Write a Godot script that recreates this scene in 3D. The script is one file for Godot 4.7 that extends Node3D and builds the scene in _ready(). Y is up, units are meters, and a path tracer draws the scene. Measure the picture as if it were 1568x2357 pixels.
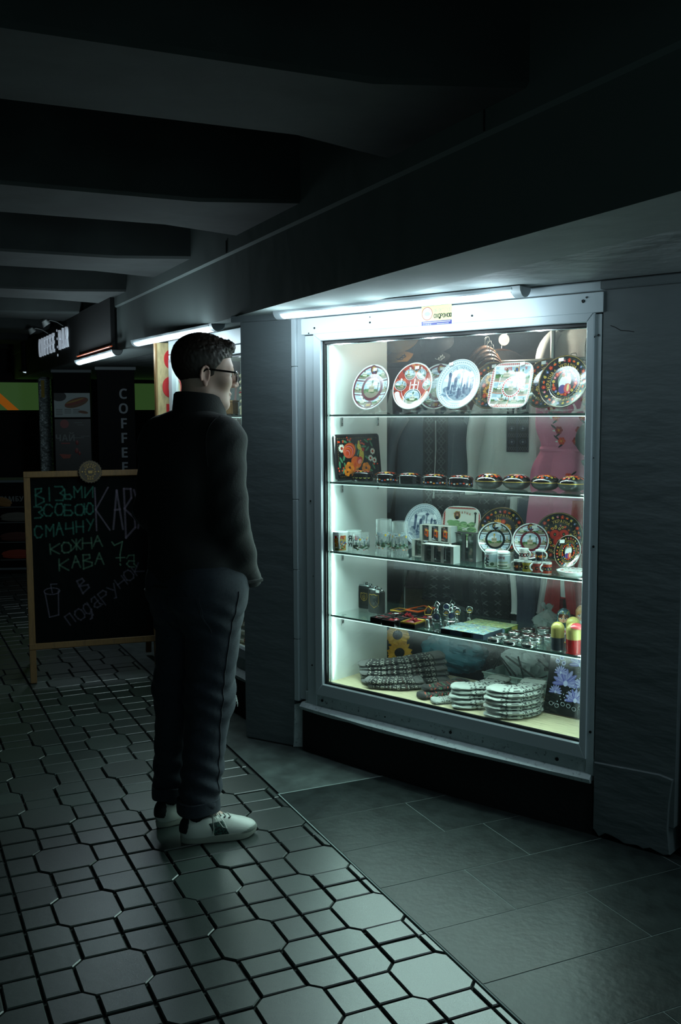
extends Node3D
# An underpass souvenir kiosk at night: a lit show window, a man looking in, a coffee bar beyond.
# Two frames are used: the corridor (t across to the right, s along towards the viewer) and the shop window (u along, y up, w out).

const COR := Vector3(0.441, 0.0, -2.336)      # where the tile border starts
const COR_TURN := 0.43350
const WIN := Vector3(-0.172, 0.0, -4.367)     # foot of the shop window's left end
const WIN_TURN := -0.71195
const FRAME_TOP := 1.915
const SOFFIT := 1.95
const RIB := 2.29

var used := {}
var M := {}
var rng := RandomNumberGenerator.new()


# ---------------------------------------------------------------- geometry
class Geo:
	var v := PackedVector3Array()
	var uv := PackedVector2Array()
	var f := PackedInt32Array()
	var c := PackedColorArray()

	func pt(p: Vector3, t := Vector2.ZERO) -> int:
		v.append(p)
		uv.append(t)
		return v.size() - 1

	func tri(a: int, b: int, d: int) -> void:
		f.append(a); f.append(b); f.append(d)

	func quad(a: int, b: int, d: int, e: int) -> void:
		f.append(a); f.append(b); f.append(d)
		f.append(a); f.append(d); f.append(e)

	# turns the faces from index k on so that they look outwards
	func orient(k: int) -> void:
		var mid := Vector3.ZERO
		for i in range(k, f.size()):
			mid += v[f[i]]
		mid /= maxf(1.0, f.size() - k)
		var vol := 0.0
		for i in range(k, f.size(), 3):
			vol += (v[f[i]] - mid).dot((v[f[i + 1]] - mid).cross(v[f[i + 2]] - mid))
		if vol < 0.0:
			for i in range(k, f.size(), 3):
				var q := f[i + 1]
				f[i + 1] = f[i + 2]
				f[i + 2] = q

	# rings of equal size, joined one after the other
	func loft(rings: Array, cap0 := true, cap1 := true, closed := true) -> Geo:
		var k := f.size()
		var n: int = rings[0].size()
		var m := rings.size()
		var cols := n + 1 if closed else n
		var b := v.size()
		for i in m:
			for j in cols:
				pt(rings[i][j % n], Vector2(float(j) / n, float(i) / maxf(1, m - 1)))
		for i in m - 1:
			for j in cols - 1:
				quad(b + i * cols + j, b + i * cols + j + 1, b + (i + 1) * cols + j + 1, b + (i + 1) * cols + j)
		for e in 2:
			if [cap0, cap1][e]:
				var r: Array = rings[[0, m - 1][e]]
				var mid := Vector3.ZERO
				for p in r:
					mid += p
				var o := pt(mid / n, Vector2(0.5, e))
				var at := b + [0, (m - 1) * cols][e] as int
				for j in n:
					var j2 := j + 1 if closed else (j + 1) % n
					if e == 0:
						tri(o, at + j2, at + j)
					else:
						tri(o, at + j, at + j2)
		orient(k)
		return self

	# a box with chamfered edges
	func box(mid: Vector3, size: Vector3, e := 0.0) -> Geo:
		var h := size / 2.0
		if e <= 0.0:
			var r0 := [mid + Vector3(-h.x, -h.y, -h.z), mid + Vector3(h.x, -h.y, -h.z), mid + Vector3(h.x, -h.y, h.z), mid + Vector3(-h.x, -h.y, h.z)]
			var r1 := []
			for p in r0:
				r1.append(p + Vector3(0, size.y, 0))
			return loft([r0, r1])
		e = minf(e, minf(h.x, minf(h.y, h.z)) * 0.9)
		var rings := []
		for q in [[-h.y, e], [-h.y + e, 0.0], [h.y - e, 0.0], [h.y, e]]:
			var a: float = h.x - q[1]
			var d: float = h.z - q[1]
			var g: float = e * 0.6
			rings.append([mid + Vector3(-a + g, q[0], -d), mid + Vector3(a - g, q[0], -d), mid + Vector3(a, q[0], -d + g), mid + Vector3(a, q[0], d - g),
				mid + Vector3(a - g, q[0], d), mid + Vector3(-a + g, q[0], d), mid + Vector3(-a, q[0], d - g), mid + Vector3(-a, q[0], -d + g)])
		return loft(rings)

	# a profile of (radius, height) turned about y; e > 2 squares the round, sx and sz stretch it
	func lathe(prof: Array, n := 32, sx := 1.0, sz := 1.0, e := 2.0, at := Vector3.ZERO) -> Geo:
		var rings := []
		for p in prof:
			var r := []
			for j in n:
				var a := TAU * j / n
				var ca := cos(a)
				var sa := sin(a)
				var k := 1.0
				if e != 2.0:
					k = 1.0 / pow(pow(absf(ca), e) + pow(absf(sa), e), 1.0 / e)
				r.append(at + Vector3(ca * k * p.x * sx, p.y, sa * k * p.x * sz))
			rings.append(r)
		return loft(rings)

	# a tube along points; rad is a number or a list
	func tube(path: Array, rad, n := 8, flat := 1.0) -> Geo:
		var rings := []
		var nm := Vector3.ZERO
		for i in path.size():
			var d: Vector3 = (path[mini(i + 1, path.size() - 1)] - path[maxi(i - 1, 0)]).normalized()
			if nm == Vector3.ZERO:
				nm = d.cross(Vector3.UP if absf(d.y) < 0.9 else Vector3.RIGHT).normalized()
			nm = (nm - d * nm.dot(d)).normalized()
			var bi := d.cross(nm)
			var r: float = rad[i] if rad is Array else rad
			var ring := []
			for j in n:
				var a := TAU * j / n
				ring.append(path[i] + nm * cos(a) * r + bi * sin(a) * r * flat)
			rings.append(ring)
		return loft(rings)

	# a polygon in x, y pushed out along z, with bevelled edges
	func prism(poly: Array, z0: float, z1: float, e := 0.0) -> Geo:
		var k := f.size()
		var n := poly.size()
		var area := 0.0
		for i in n:
			area += poly[i].cross(poly[(i + 1) % n])
		if area < 0:
			poly = poly.duplicate()
			poly.reverse()
		var inner := []
		for i in n:
			var d0: Vector2 = (poly[i] - poly[(i + n - 1) % n]).normalized()
			var d1: Vector2 = (poly[(i + 1) % n] - poly[i]).normalized()
			var nn := Vector2(-d0.y, d0.x) + Vector2(-d1.y, d1.x)
			nn = nn / maxf(0.4, nn.dot(Vector2(-d1.y, d1.x)))
			inner.append(poly[i] + nn * e)
		var layers := [[poly, z0], [poly, z1]] if e <= 0.0 else [[inner, z0], [poly, z0 + e], [poly, z1 - e], [inner, z1]]
		var b := v.size()
		for l in layers:
			for p in l[0]:
				pt(Vector3(p.x, p.y, l[1]), p)
		for i in layers.size() - 1:
			for j in n:
				quad(b + i * n + j, b + i * n + (j + 1) % n, b + (i + 1) * n + (j + 1) % n, b + (i + 1) * n + j)
		var cap := Geometry2D.triangulate_polygon(PackedVector2Array(layers[0][0]))
		var last := b + (layers.size() - 1) * n
		for i in range(0, cap.size(), 3):
			var s := 1.0
			var p0: Vector2 = poly[cap[i]]
			if (poly[cap[i + 1]] - p0).cross(poly[cap[i + 2]] - p0) < 0:
				s = -1.0
			if s > 0:
				tri(b + cap[i], b + cap[i + 2], b + cap[i + 1])
				tri(last + cap[i], last + cap[i + 1], last + cap[i + 2])
			else:
				tri(b + cap[i], b + cap[i + 1], b + cap[i + 2])
				tri(last + cap[i], last + cap[i + 2], last + cap[i + 1])
		orient(k)
		return self

	# a grid of points fn(a, b), a and b from 0 to 1, given a thickness
	func sheet(fn: Callable, na: int, nb: int, thick: float) -> Geo:
		var k := f.size()
		var P := []
		for i in na + 1:
			for j in nb + 1:
				P.append(fn.call(float(i) / na, float(j) / nb))
		var w := nb + 1
		var b := v.size()
		for side in 2:
			for i in na + 1:
				for j in w:
					var du: Vector3 = P[mini(i + 1, na) * w + j] - P[maxi(i - 1, 0) * w + j]
					var dv: Vector3 = P[i * w + mini(j + 1, nb)] - P[i * w + maxi(j - 1, 0)]
					var nn := du.cross(dv).normalized()
					pt(P[i * w + j] + nn * thick * (0.5 - side), Vector2(float(i) / na, float(j) / nb))
		var q := (na + 1) * w
		for i in na:
			for j in nb:
				var a := b + i * w + j
				quad(a, a + w, a + w + 1, a + 1)
				quad(q + a, q + a + 1, q + a + w + 1, q + a + w)
		for i in na:
			for j in [0, nb]:
				var a: int = b + i * w + j
				if j == 0:
					quad(a, q + a, q + a + w, a + w)
				else:
					quad(a, a + w, q + a + w, q + a)
		for j in nb:
			for i in [0, na]:
				var a: int = b + i * w + j
				if i == 0:
					quad(a, a + 1, q + a + 1, q + a)
				else:
					quad(a, q + a, q + a + 1, a + 1)
		orient(k)
		return self

	func ball(at: Vector3, r: Vector3, n := 12, m := 8) -> Geo:
		var prof := []
		for i in m + 1:
			var a := PI * (0.02 + 0.96 * i / m) - PI / 2
			prof.append(Vector2(cos(a), sin(a) * r.y))
		return lathe(prof, n, r.x, r.z, 2.0, at)

	func join(g: Geo, x := Transform3D()) -> Geo:
		var b := v.size()
		for i in g.v.size():
			v.append(x * g.v[i])
			uv.append(g.uv[i])
		for i in g.f:
			f.append(b + i)
		return self

	func bend(fn: Callable) -> Geo:
		for i in v.size():
			v[i] = fn.call(v[i])
		return self

	# picture coordinates from x and -z (or x and -y), for prints
	func flat_uv(size: Vector2, upright := false) -> Geo:
		for i in v.size():
			uv[i] = Vector2(v[i].x / size.x + 0.5, (-v[i].y if upright else v[i].z) / size.y + 0.5)
		return self

	func made(crease := 40.0) -> ArrayMesh:
		var n := f.size() / 3
		var fn := PackedVector3Array()
		fn.resize(n)
		var at := {}
		var key := PackedInt32Array()
		key.resize(v.size())
		for i in v.size():
			var q := Vector3i((v[i] * 50000.0).round())
			if not at.has(q):
				at[q] = at.size()
			key[i] = at[q]
		var near := []
		near.resize(at.size())
		for i in n:
			var a := v[f[i * 3]]
			fn[i] = (v[f[i * 3 + 1]] - a).cross(v[f[i * 3 + 2]] - a)
			for e in 3:
				var kk := key[f[i * 3 + e]]
				if near[kk] == null:
					near[kk] = PackedInt32Array()
				near[kk].append(i)
		var unit := PackedVector3Array()
		unit.resize(n)
		for i in n:
			unit[i] = fn[i].normalized()
		var lim := cos(deg_to_rad(crease))
		var ov := PackedVector3Array()
		var on := PackedVector3Array()
		var ou := PackedVector2Array()
		var oi := PackedInt32Array()
		var oc := PackedColorArray()
		var slot := {}
		for i in n:
			if fn[i].length_squared() < 1e-22:
				continue
			for e in [0, 2, 1]:      # clockwise for the engine
				var vi := f[i * 3 + e]
				var s := Vector3.ZERO
				for j in near[key[vi]]:
					if unit[j].dot(unit[i]) >= lim:
						s += fn[j]
				s = s.normalized()
				var id := [vi, Vector3i((s * 200.0).round())]
				if not slot.has(id):
					slot[id] = ov.size()
					ov.append(v[vi])
					on.append(s)
					ou.append(uv[vi])
					if c.size():
						oc.append(c[vi])
				oi.append(slot[id])
		return pack(ov, on, ou, oi, oc)

	# the same for large smooth meshes
	func smooth() -> ArrayMesh:
		var on := PackedVector3Array()
		on.resize(v.size())
		for i in range(0, f.size(), 3):
			var s := (v[f[i + 1]] - v[f[i]]).cross(v[f[i + 2]] - v[f[i]])
			for e in 3:
				on[f[i + e]] += s
		var oi := PackedInt32Array()
		oi.resize(f.size())
		for i in range(0, f.size(), 3):
			oi[i] = f[i]
			oi[i + 1] = f[i + 2]
			oi[i + 2] = f[i + 1]
		for i in on.size():
			on[i] = on[i].normalized()
		return pack(v, on, uv, oi, c)

	func pack(ov, on, ou, oi, oc) -> ArrayMesh:
		var arr := []
		arr.resize(Mesh.ARRAY_MAX)
		arr[Mesh.ARRAY_VERTEX] = ov
		arr[Mesh.ARRAY_NORMAL] = on
		arr[Mesh.ARRAY_TEX_UV] = ou
		arr[Mesh.ARRAY_INDEX] = oi
		if oc.size():
			arr[Mesh.ARRAY_COLOR] = oc
		var m := ArrayMesh.new()
		m.add_surface_from_arrays(Mesh.PRIMITIVE_TRIANGLES, arr)
		return m


# surface nets: meshes the zero level of a distance field
func nets(fn: Callable, lo: Vector3, hi: Vector3, cell: float, slack := 1.25) -> Geo:
	var g := Geo.new()
	var B := 4
	var nb := Vector3i(((hi - lo) / (cell * B)).ceil())
	var n := nb * B + Vector3i.ONE
	var val := PackedFloat32Array()
	val.resize(n.x * n.y * n.z)
	val.fill(1e9)
	var sx := n.y * n.z
	var sy := n.z
	var id := PackedInt32Array()
	id.resize(val.size())
	id.fill(-1)
	var live := []
	var reach := cell * B * 0.87 * slack + cell
	for bx in nb.x:
		for by in nb.y:
			for bz in nb.z:
				var c := lo + (Vector3(bx, by, bz) + Vector3.ONE * 0.5) * cell * B
				if absf(fn.call(c)) > reach:
					continue
				live.append(Vector3i(bx, by, bz) * B)
				for x in range(bx * B, bx * B + B + 1):
					for y in range(by * B, by * B + B + 1):
						for z in range(bz * B, bz * B + B + 1):
							var k := x * sx + y * sy + z
							if val[k] > 1e8:
								val[k] = fn.call(lo + Vector3(x, y, z) * cell)
	var off := [0, sx, sy, sx + sy, 1, sx + 1, sy + 1, sx + sy + 1]
	var pos := [Vector3(0, 0, 0), Vector3(1, 0, 0), Vector3(0, 1, 0), Vector3(1, 1, 0), Vector3(0, 0, 1), Vector3(1, 0, 1), Vector3(0, 1, 1), Vector3(1, 1, 1)]
	var edges := [0, 1, 2, 3, 4, 5, 6, 7, 0, 2, 1, 3, 4, 6, 5, 7, 0, 4, 1, 5, 2, 6, 3, 7]
	for b in live:
		for x in range(b.x, b.x + B):
			for y in range(b.y, b.y + B):
				for z in range(b.z, b.z + B):
					var k: int = x * sx + y * sy + z
					var neg := 0
					for e in 8:
						if val[k + off[e]] < 0.0:
							neg += 1
					if neg == 0 or neg == 8:
						continue
					var s := Vector3.ZERO
					var cnt := 0
					for e in range(0, 24, 2):
						var a: float = val[k + off[edges[e]]]
						var d: float = val[k + off[edges[e + 1]]]
						if (a < 0.0) != (d < 0.0):
							s += pos[edges[e]].lerp(pos[edges[e + 1]], a / (a - d))
							cnt += 1
					id[k] = g.pt(lo + (Vector3(x, y, z) + s / cnt) * cell)
	var ax := [sx, sy, 1]
	for b in live:
		for x in range(b.x, b.x + B):
			for y in range(b.y, b.y + B):
				for z in range(b.z, b.z + B):
					var k: int = x * sx + y * sy + z
					for e in 3:
						var a := val[k]
						var d := val[k + ax[e]]
						if d > 1e8 or (a < 0.0) == (d < 0.0):
							continue
						var p: int = ax[(e + 1) % 3]
						var q: int = ax[(e + 2) % 3]
						if k - p - q < 0:
							continue
						var i0 := id[k]
						var i1 := id[k - p]
						var i2 := id[k - p - q]
						var i3 := id[k - q]
						if i0 < 0 or i1 < 0 or i2 < 0 or i3 < 0:
							continue
						if a < 0.0:
							g.quad(i0, i1, i2, i3)
						else:
							g.quad(i0, i3, i2, i1)
	return g


static func cap(p: Vector3, a: Vector3, b: Vector3, ra: float, rb: float) -> float:
	var d := b - a
	var h := clampf((p - a).dot(d) / d.length_squared(), 0.0, 1.0)
	return (p - a - d * h).length() - lerpf(ra, rb, h)


static func ell(p: Vector3, c: Vector3, r: Vector3) -> float:
	var q := (p - c) / r
	var k := q.length()
	return k * (k - 1.0) / maxf((q / r).length(), 1e-6)


static func smin(a: float, b: float, k: float) -> float:
	var h := maxf(k - absf(a - b), 0.0) / k
	return minf(a, b) - h * h * k * 0.25


static func smax(a: float, b: float, k: float) -> float:
	return -smin(-a, -b, k)


# ---------------------------------------------------------------- scene tree
func win(u: float, y: float, w: float) -> Vector3:
	return WIN + Basis(Vector3.UP, WIN_TURN) * Vector3(u, y, w)


func cor(t: float, y: float, s: float) -> Vector3:
	return COR + Basis(Vector3.UP, COR_TURN) * Vector3(t, y, s)


func numbered(called: String) -> String:
	var k: int = used.get(called, 0)
	used[called] = k + 1
	return called if k == 0 else "%s_%03d" % [called, k]


func thing(called: String, label: String, category: String, at := Vector3.ZERO, turn := 0.0, group := "") -> Node3D:
	var o := Node3D.new()
	o.name = numbered(called)
	o.position = at
	o.rotation.y = turn
	add_child(o)
	return tag(o, label, category, group)


func tag(o: Node3D, label: String, category: String, group := "") -> Node3D:
	o.set_meta("label", label)
	o.set_meta("category", category)
	if group:
		o.set_meta("group", group)
	return o


# a thing inside the show window: u along, y up, w out of the window; turn is on top of the window's own
func inside(called: String, label: String, category: String, u: float, y: float, w: float, turn := 0.0, group := "") -> Node3D:
	return thing(called, label, category, win(u, y, w), WIN_TURN + turn, group)


func part(o: Node3D, called: String, g, m: Material, x := Transform3D(), crease := 40.0) -> MeshInstance3D:
	var i := MeshInstance3D.new()
	i.mesh = g.made(crease) if g is Geo else g
	i.material_override = m
	i.transform = x
	var n := 0
	var free := called
	while o.has_node(NodePath(free)):
		n += 1
		free = "%s_%03d" % [called, n]
	i.name = free
	o.add_child(i)
	return i


func copy(o: Node3D, label := "", at := Vector3.INF, turn := INF) -> Node3D:
	var base := String(o.name)
	if base.length() > 4 and base[-4] == "_" and base.right(3).is_valid_int():
		base = base.left(-4)
	var r: Node3D = o.duplicate()
	r.name = numbered(base)
	add_child(r)
	if label:
		r.set_meta("label", label)
	if at != Vector3.INF:
		r.position = at
	if turn != INF:
		r.rotation.y = turn
	return r


func struct(called: String, at := Vector3.ZERO, turn := 0.0, label := "", category := "") -> Node3D:
	var o := Node3D.new()
	o.name = numbered(called)
	o.position = at
	o.rotation.y = turn
	o.set_meta("kind", "structure")
	if label:
		o.set_meta("label", label)
		o.set_meta("category", category)
	add_child(o)
	return o


func stuff(i: Node3D) -> Node3D:
	i.set_meta("kind", "stuff")
	return i


func xf(at: Vector3, deg := Vector3.ZERO, s := 1.0) -> Transform3D:
	return Transform3D(Basis.from_euler(deg * PI / 180.0).scaled(Vector3.ONE * s), at)


func letters(text: String, height: float, depth: float, font_name := "Droid Sans", weight := 700, sx := 1.0) -> ArrayMesh:
	var tm := TextMesh.new()
	var sf := SystemFont.new()
	sf.font_names = PackedStringArray([font_name])
	sf.font_weight = weight
	tm.font = sf
	tm.text = text
	tm.font_size = 64
	tm.pixel_size = height / 64.0 * 1.38
	tm.depth = depth
	tm.curve_step = 2.0
	var arr := tm.get_mesh_arrays()
	var pts: PackedVector3Array = arr[Mesh.ARRAY_VERTEX]
	for i in pts.size():
		pts[i].x *= sx
	arr[Mesh.ARRAY_VERTEX] = pts
	var m := ArrayMesh.new()
	m.add_surface_from_arrays(Mesh.PRIMITIVE_TRIANGLES, arr)
	return m


# ---------------------------------------------------------------- pictures
class Pic:
	var im: Image
	var w: int
	var h: int

	func _init(ww: int, hh: int, col: Color) -> void:
		w = ww
		h = hh
		im = Image.create(w, h, false, Image.FORMAT_RGBA8)
		im.fill(col)

	func dot(x: int, y: int, col: Color, a: float) -> void:
		if x >= 0 and y >= 0 and x < w and y < h:
			im.set_pixel(x, y, im.get_pixel(x, y).lerp(col, a))

	# an ellipse; all measures are shares of the width
	func el(cx: float, cy: float, rx: float, ry: float, col: Color, deg := 0.0, ring := 0.0) -> Pic:
		var X := cx * w
		var Y := cy * w
		var A := maxf(rx * w, 0.6)
		var B := maxf(ry * w, 0.6)
		var ca := cos(deg_to_rad(deg))
		var sa := sin(deg_to_rad(deg))
		var R := maxf(A, B) + 1.0
		for y in range(maxi(0, int(Y - R)), mini(h, int(Y + R) + 1)):
			for x in range(maxi(0, int(X - R)), mini(w, int(X + R) + 1)):
				var dx := x + 0.5 - X
				var dy := y + 0.5 - Y
				var p := (dx * ca + dy * sa) / A
				var q := (dy * ca - dx * sa) / B
				var r := sqrt(p * p + q * q)
				var s := (1.0 - r) * minf(A, B) + 0.5
				if ring > 0.0:
					s = minf(s, (r - 1.0) * minf(A, B) + ring * w + 0.5)
				if s > 0.0:
					im.set_pixel(x, y, im.get_pixel(x, y).lerp(col, minf(s, 1.0) * col.a))
		return self

	func rect(x0: float, y0: float, x1: float, y1: float, col: Color) -> Pic:
		for y in range(maxi(0, int(y0 * w)), mini(h, int(y1 * w))):
			for x in range(maxi(0, int(x0 * w)), mini(w, int(x1 * w))):
				im.set_pixel(x, y, im.get_pixel(x, y).lerp(col, col.a))
		return self

	func ln(x0: float, y0: float, x1: float, y1: float, r: float, col: Color, rough := 0.0) -> Pic:
		var a := Vector2(x0, y0) * w
		var b := Vector2(x1, y1) * w
		var R := maxf(r * w, 0.5)
		var d := b - a
		var L := maxf(d.length_squared(), 1e-6)
		for y in range(maxi(0, int(minf(a.y, b.y) - R - 1)), mini(h, int(maxf(a.y, b.y) + R + 2))):
			for x in range(maxi(0, int(minf(a.x, b.x) - R - 1)), mini(w, int(maxf(a.x, b.x) + R + 2))):
				var p := Vector2(x + 0.5, y + 0.5)
				var t := clampf((p - a).dot(d) / L, 0.0, 1.0)
				var s := R - (p - a - d * t).length() + 0.5
				if s > 0.0:
					var al := minf(s, 1.0) * col.a
					if rough > 0.0:
						al *= 1.0 - rough * (hash(Vector2i(x, y)) % 1000) / 1000.0
					im.set_pixel(x, y, im.get_pixel(x, y).lerp(col, al))
		return self

	func poly(list: Array, r: float, col: Color, rough := 0.0) -> Pic:
		for i in list.size() - 1:
			ln(list[i].x, list[i].y, list[i + 1].x, list[i + 1].y, r, col, rough)
		return self

	# strokes of plain capitals, from a small table, on a 1 by 1 box
	func write(text: String, x: float, y: float, size: float, col: Color, thick := 0.1, deg := 0.0, wide := 0.62, gap := 0.22) -> Pic:
		var at := 0.0
		var turn := Transform2D(deg_to_rad(deg), Vector2(x, y))
		for ch in text:
			if STROKES.has(ch):
				for s in STROKES[ch].split(";"):
					var pts := []
					for q in s.split(" "):
						pts.append(turn * Vector2(at + (q.unicode_at(0) - 48) / 4.0 * wide * size, (q.unicode_at(1) - 48) / 4.0 * size))
					poly(pts, thick * size / 2, col)
			at += (wide + gap) * size * (0.55 if ch in " .:1I" else 1.0)
		return self

	# letters around a circle
	func arc(text: String, cx: float, cy: float, r: float, from: float, step: float, size: float, col: Color, thick := 0.14) -> Pic:
		for i in text.length():
			var a := deg_to_rad(from + step * i)
			var k := 1.0 if step > 0 else -1.0
			var p := Vector2(cx + sin(a) * r, cy - cos(a) * r)
			var deg := from + step * i + (0.0 if step > 0 else 180.0)
			var o := Vector2(-0.31 * size, -0.5 * size).rotated(deg_to_rad(deg))
			write(text[i], p.x + o.x, p.y + o.y, size, col, thick, deg)
		return self

	# a five-petalled flower
	func flower(cx: float, cy: float, r: float, col: Color, heart: Color, n := 5, thin := 0.42) -> Pic:
		for i in n:
			var a := 360.0 / n * i + cx * 900.0
			var d := Vector2.from_angle(deg_to_rad(a)) * r * 0.58
			el(cx + d.x, cy + d.y, r * 0.5, r * thin, col.darkened(0.16 * (i % 2)), a)
		el(cx, cy, r * 0.26, r * 0.26, heart)
		return self

	func leaf(cx: float, cy: float, r: float, deg: float, col: Color) -> Pic:
		el(cx, cy, r, r * 0.4, col, deg)
		var d := Vector2.from_angle(deg_to_rad(deg)) * r * 0.8
		ln(cx - d.x, cy - d.y, cx + d.x, cy + d.y, r * 0.05, col.lightened(0.35))
		return self

	# a sunflower or daisy
	func daisy(cx: float, cy: float, r: float, col: Color, heart: Color, n := 12) -> Pic:
		for i in n:
			var a := 360.0 / n * i
			var d := Vector2.from_angle(deg_to_rad(a)) * r * 0.62
			el(cx + d.x, cy + d.y, r * 0.4, r * 0.15, col.darkened(0.2 * (i % 2)), a)
		el(cx, cy, r * 0.36, r * 0.36, heart)
		return self

	# a small view: sky, clouds, trees, a domed or gabled building
	func view(x: float, y: float, ww: float, hh: float, k: int, tint := Color(1, 1, 1), round_it := false) -> Pic:
		var r := RandomNumberGenerator.new()
		r.seed = 77 + k
		var p := Pic.new(maxi(8, int(ww * w)), maxi(8, int(hh * w)), Color(0.62, 0.7, 0.76))
		var q := float(p.h) / p.w
		for i in 9:
			p.el(r.randf(), r.randf() * q * 0.5, 0.2, 0.05, Color(0.9, 0.92, 0.94, 0.6))
		p.rect(0, q * 0.66, 1, q, Color(0.5, 0.47, 0.4))
		for i in 16:
			p.el(r.randf(), q * (0.6 + r.randf() * 0.12), 0.08, 0.06, Color(0.2 + r.randf() * 0.1, 0.3 + r.randf() * 0.12, 0.18))
		var bx := 0.3 + 0.4 * r.randf()
		var wall := Color(0.82, 0.8, 0.72) if k % 2 else Color(0.66, 0.6, 0.5)
		p.rect(bx - 0.16, q * 0.42, bx + 0.16, q * 0.7, wall)
		p.rect(bx - 0.04, q * 0.2, bx + 0.04, q * 0.5, wall)
		p.el(bx, q * 0.2, 0.06, 0.08, Color(0.3, 0.42, 0.36) if k % 3 else Color(0.75, 0.6, 0.25))
		for i in 5:
			p.rect(bx - 0.14 + i * 0.06, q * 0.48, bx - 0.115 + i * 0.06, q * 0.58, Color(0.25, 0.26, 0.28))
		if k % 2 == 0:
			p.ln(0.85, q * 0.3, 0.85, q * 0.7, 0.02, Color(0.15, 0.2, 0.18))
			p.el(0.85, q * 0.28, 0.05, 0.03, Color(0.1, 0.15, 0.13))
		for yy in p.h:
			for xx in p.w:
				var col := p.im.get_pixel(xx, yy)
				if round_it and Vector2((xx + 0.5) / p.w - 0.5, (yy + 0.5) / p.h - 0.5).length() > 0.5:
					continue
				if tint != Color(1, 1, 1):
					var gr := col.get_luminance()
					col = tint.lerp(Color(0.9, 0.93, 0.95), clampf((gr - 0.15) * 1.5, 0, 1))
				dot(int(x * w) + xx, int(y * w) + yy, col, 1.0)
		return self

	func tex() -> ImageTexture:
		return ImageTexture.create_from_image(im)


# each letter: strokes of points, a point is column and row from 0 to 4 (y down)
const STROKES := {
	"А": "04 20 44;12 32", "Б": "30 00 04 34 43 32 02", "В": "04 00 30 31 02 33 34 04", "Г": "04 00 40", "Д": "04 44;14 10 30 34", "Е": "40 00 04 44;02 32",
	"Є": "41 30 10 01 03 14 34 43;02 32", "Ж": "00 44;40 04;20 24", "З": "00 30 41 22 43 34 04", "И": "00 04 40 44", "І": "20 24", "Ї": "21 24;10 11;30 31", "Й": "00 04 40 44;10 30", "К": "00 04;40 02 44",
	"Л": "04 10 40 44", "М": "04 00 22 40 44", "Н": "00 04;40 44;02 42", "О": "10 30 41 43 34 14 03 01 10", "П": "04 00 40 44", "Р": "04 00 30 41 32 02", "С": "41 30 10 01 03 14 34 43",
	"Т": "00 40;20 24", "У": "00 22;40 14", "Х": "00 44;40 04", "Ч": "00 02 42;40 44", "Ь": "00 04 34 43 32 02", "Ю": "00 04;02 12;20 30 41 43 34 24 13 11 20", "Я": "44 40 10 01 12 42;22 04",
	"1": "11 20 24", "3": "00 30 41 22 43 34 04", "9": "44 41 30 10 01 12 42", "0": "10 30 41 43 34 14 03 01 10", "D": "00 04 24 42 20 00", "R": "04 00 30 41 32 02;22 44",
	"C": "41 30 10 01 03 14 34 43", "F": "04 00 40;02 32", "E": "40 00 04 44;02 32", "B": "04 00 30 31 02 33 34 04", "A": "04 20 44;12 32", "-": "02 42", ".": "24 24",
	"S": "41 30 10 01 12 32 43 34 14 03", "I": "20 24", "V": "00 24 40", "U": "00 03 14 34 43 40", "M": "04 00 22 40 44", "N": "04 00 44 40", "7": "00 40 14", "2": "01 10 30 41 04 44", "8": "10 30 31 12 03 14 34 43 32 11 10",
}


# ---------------------------------------------------------------- materials
func noise(freq: float, fractal := 4, seed_no := 1, kind := FastNoiseLite.TYPE_SIMPLEX_SMOOTH) -> FastNoiseLite:
	var n := FastNoiseLite.new()
	n.noise_type = kind
	n.frequency = freq
	n.fractal_octaves = fractal
	n.seed = seed_no
	return n


func noise_tex(size: int, n: FastNoiseLite, cols: Array, at := []) -> NoiseTexture2D:
	var t := NoiseTexture2D.new()
	t.width = size
	t.height = size
	t.seamless = true
	t.noise = n
	if cols.size():
		var r := Gradient.new()
		var o := PackedFloat32Array()
		for i in cols.size():
			o.append(at[i] if at.size() else float(i) / (cols.size() - 1))
		r.offsets = o
		r.colors = PackedColorArray(cols)
		t.color_ramp = r
	return t


func mat(called: String, col: Color, rough := 0.6, metal := 0.0) -> StandardMaterial3D:
	var m := StandardMaterial3D.new()
	m.resource_name = called
	m.albedo_color = col
	m.roughness = rough
	m.metallic = metal
	M[called] = m
	return m


func printed(called: String, p: Pic, rough := 0.35, coat := 0.0) -> StandardMaterial3D:
	var m := mat(called, Color.WHITE, rough)
	m.albedo_texture = p.tex()
	m.texture_repeat = false
	if coat > 0.0:
		m.clearcoat_enabled = true
		m.clearcoat = coat
		m.clearcoat_roughness = 0.06
	return m


func relief(m: StandardMaterial3D, t: Texture2D, cm: float, scale: float, tint: Texture2D = null, world := false) -> StandardMaterial3D:
	m.uv1_triplanar = true
	m.uv1_world_triplanar = world
	m.uv1_scale = Vector3.ONE * scale
	if t:
		m.heightmap_enabled = true
		m.heightmap_scale = cm
		m.heightmap_texture = t
	if tint:
		m.albedo_texture = tint
	return m


func glow(m: StandardMaterial3D, col: Color, e: float) -> StandardMaterial3D:
	m.emission_enabled = true
	m.emission = col
	m.emission_energy_multiplier = e
	return m


func glass(called: String, col: Color, alpha := 0.06) -> StandardMaterial3D:
	var m := mat(called, Color(col, alpha), 0.02)
	m.transparency = BaseMaterial3D.TRANSPARENCY_ALPHA
	return m


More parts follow.
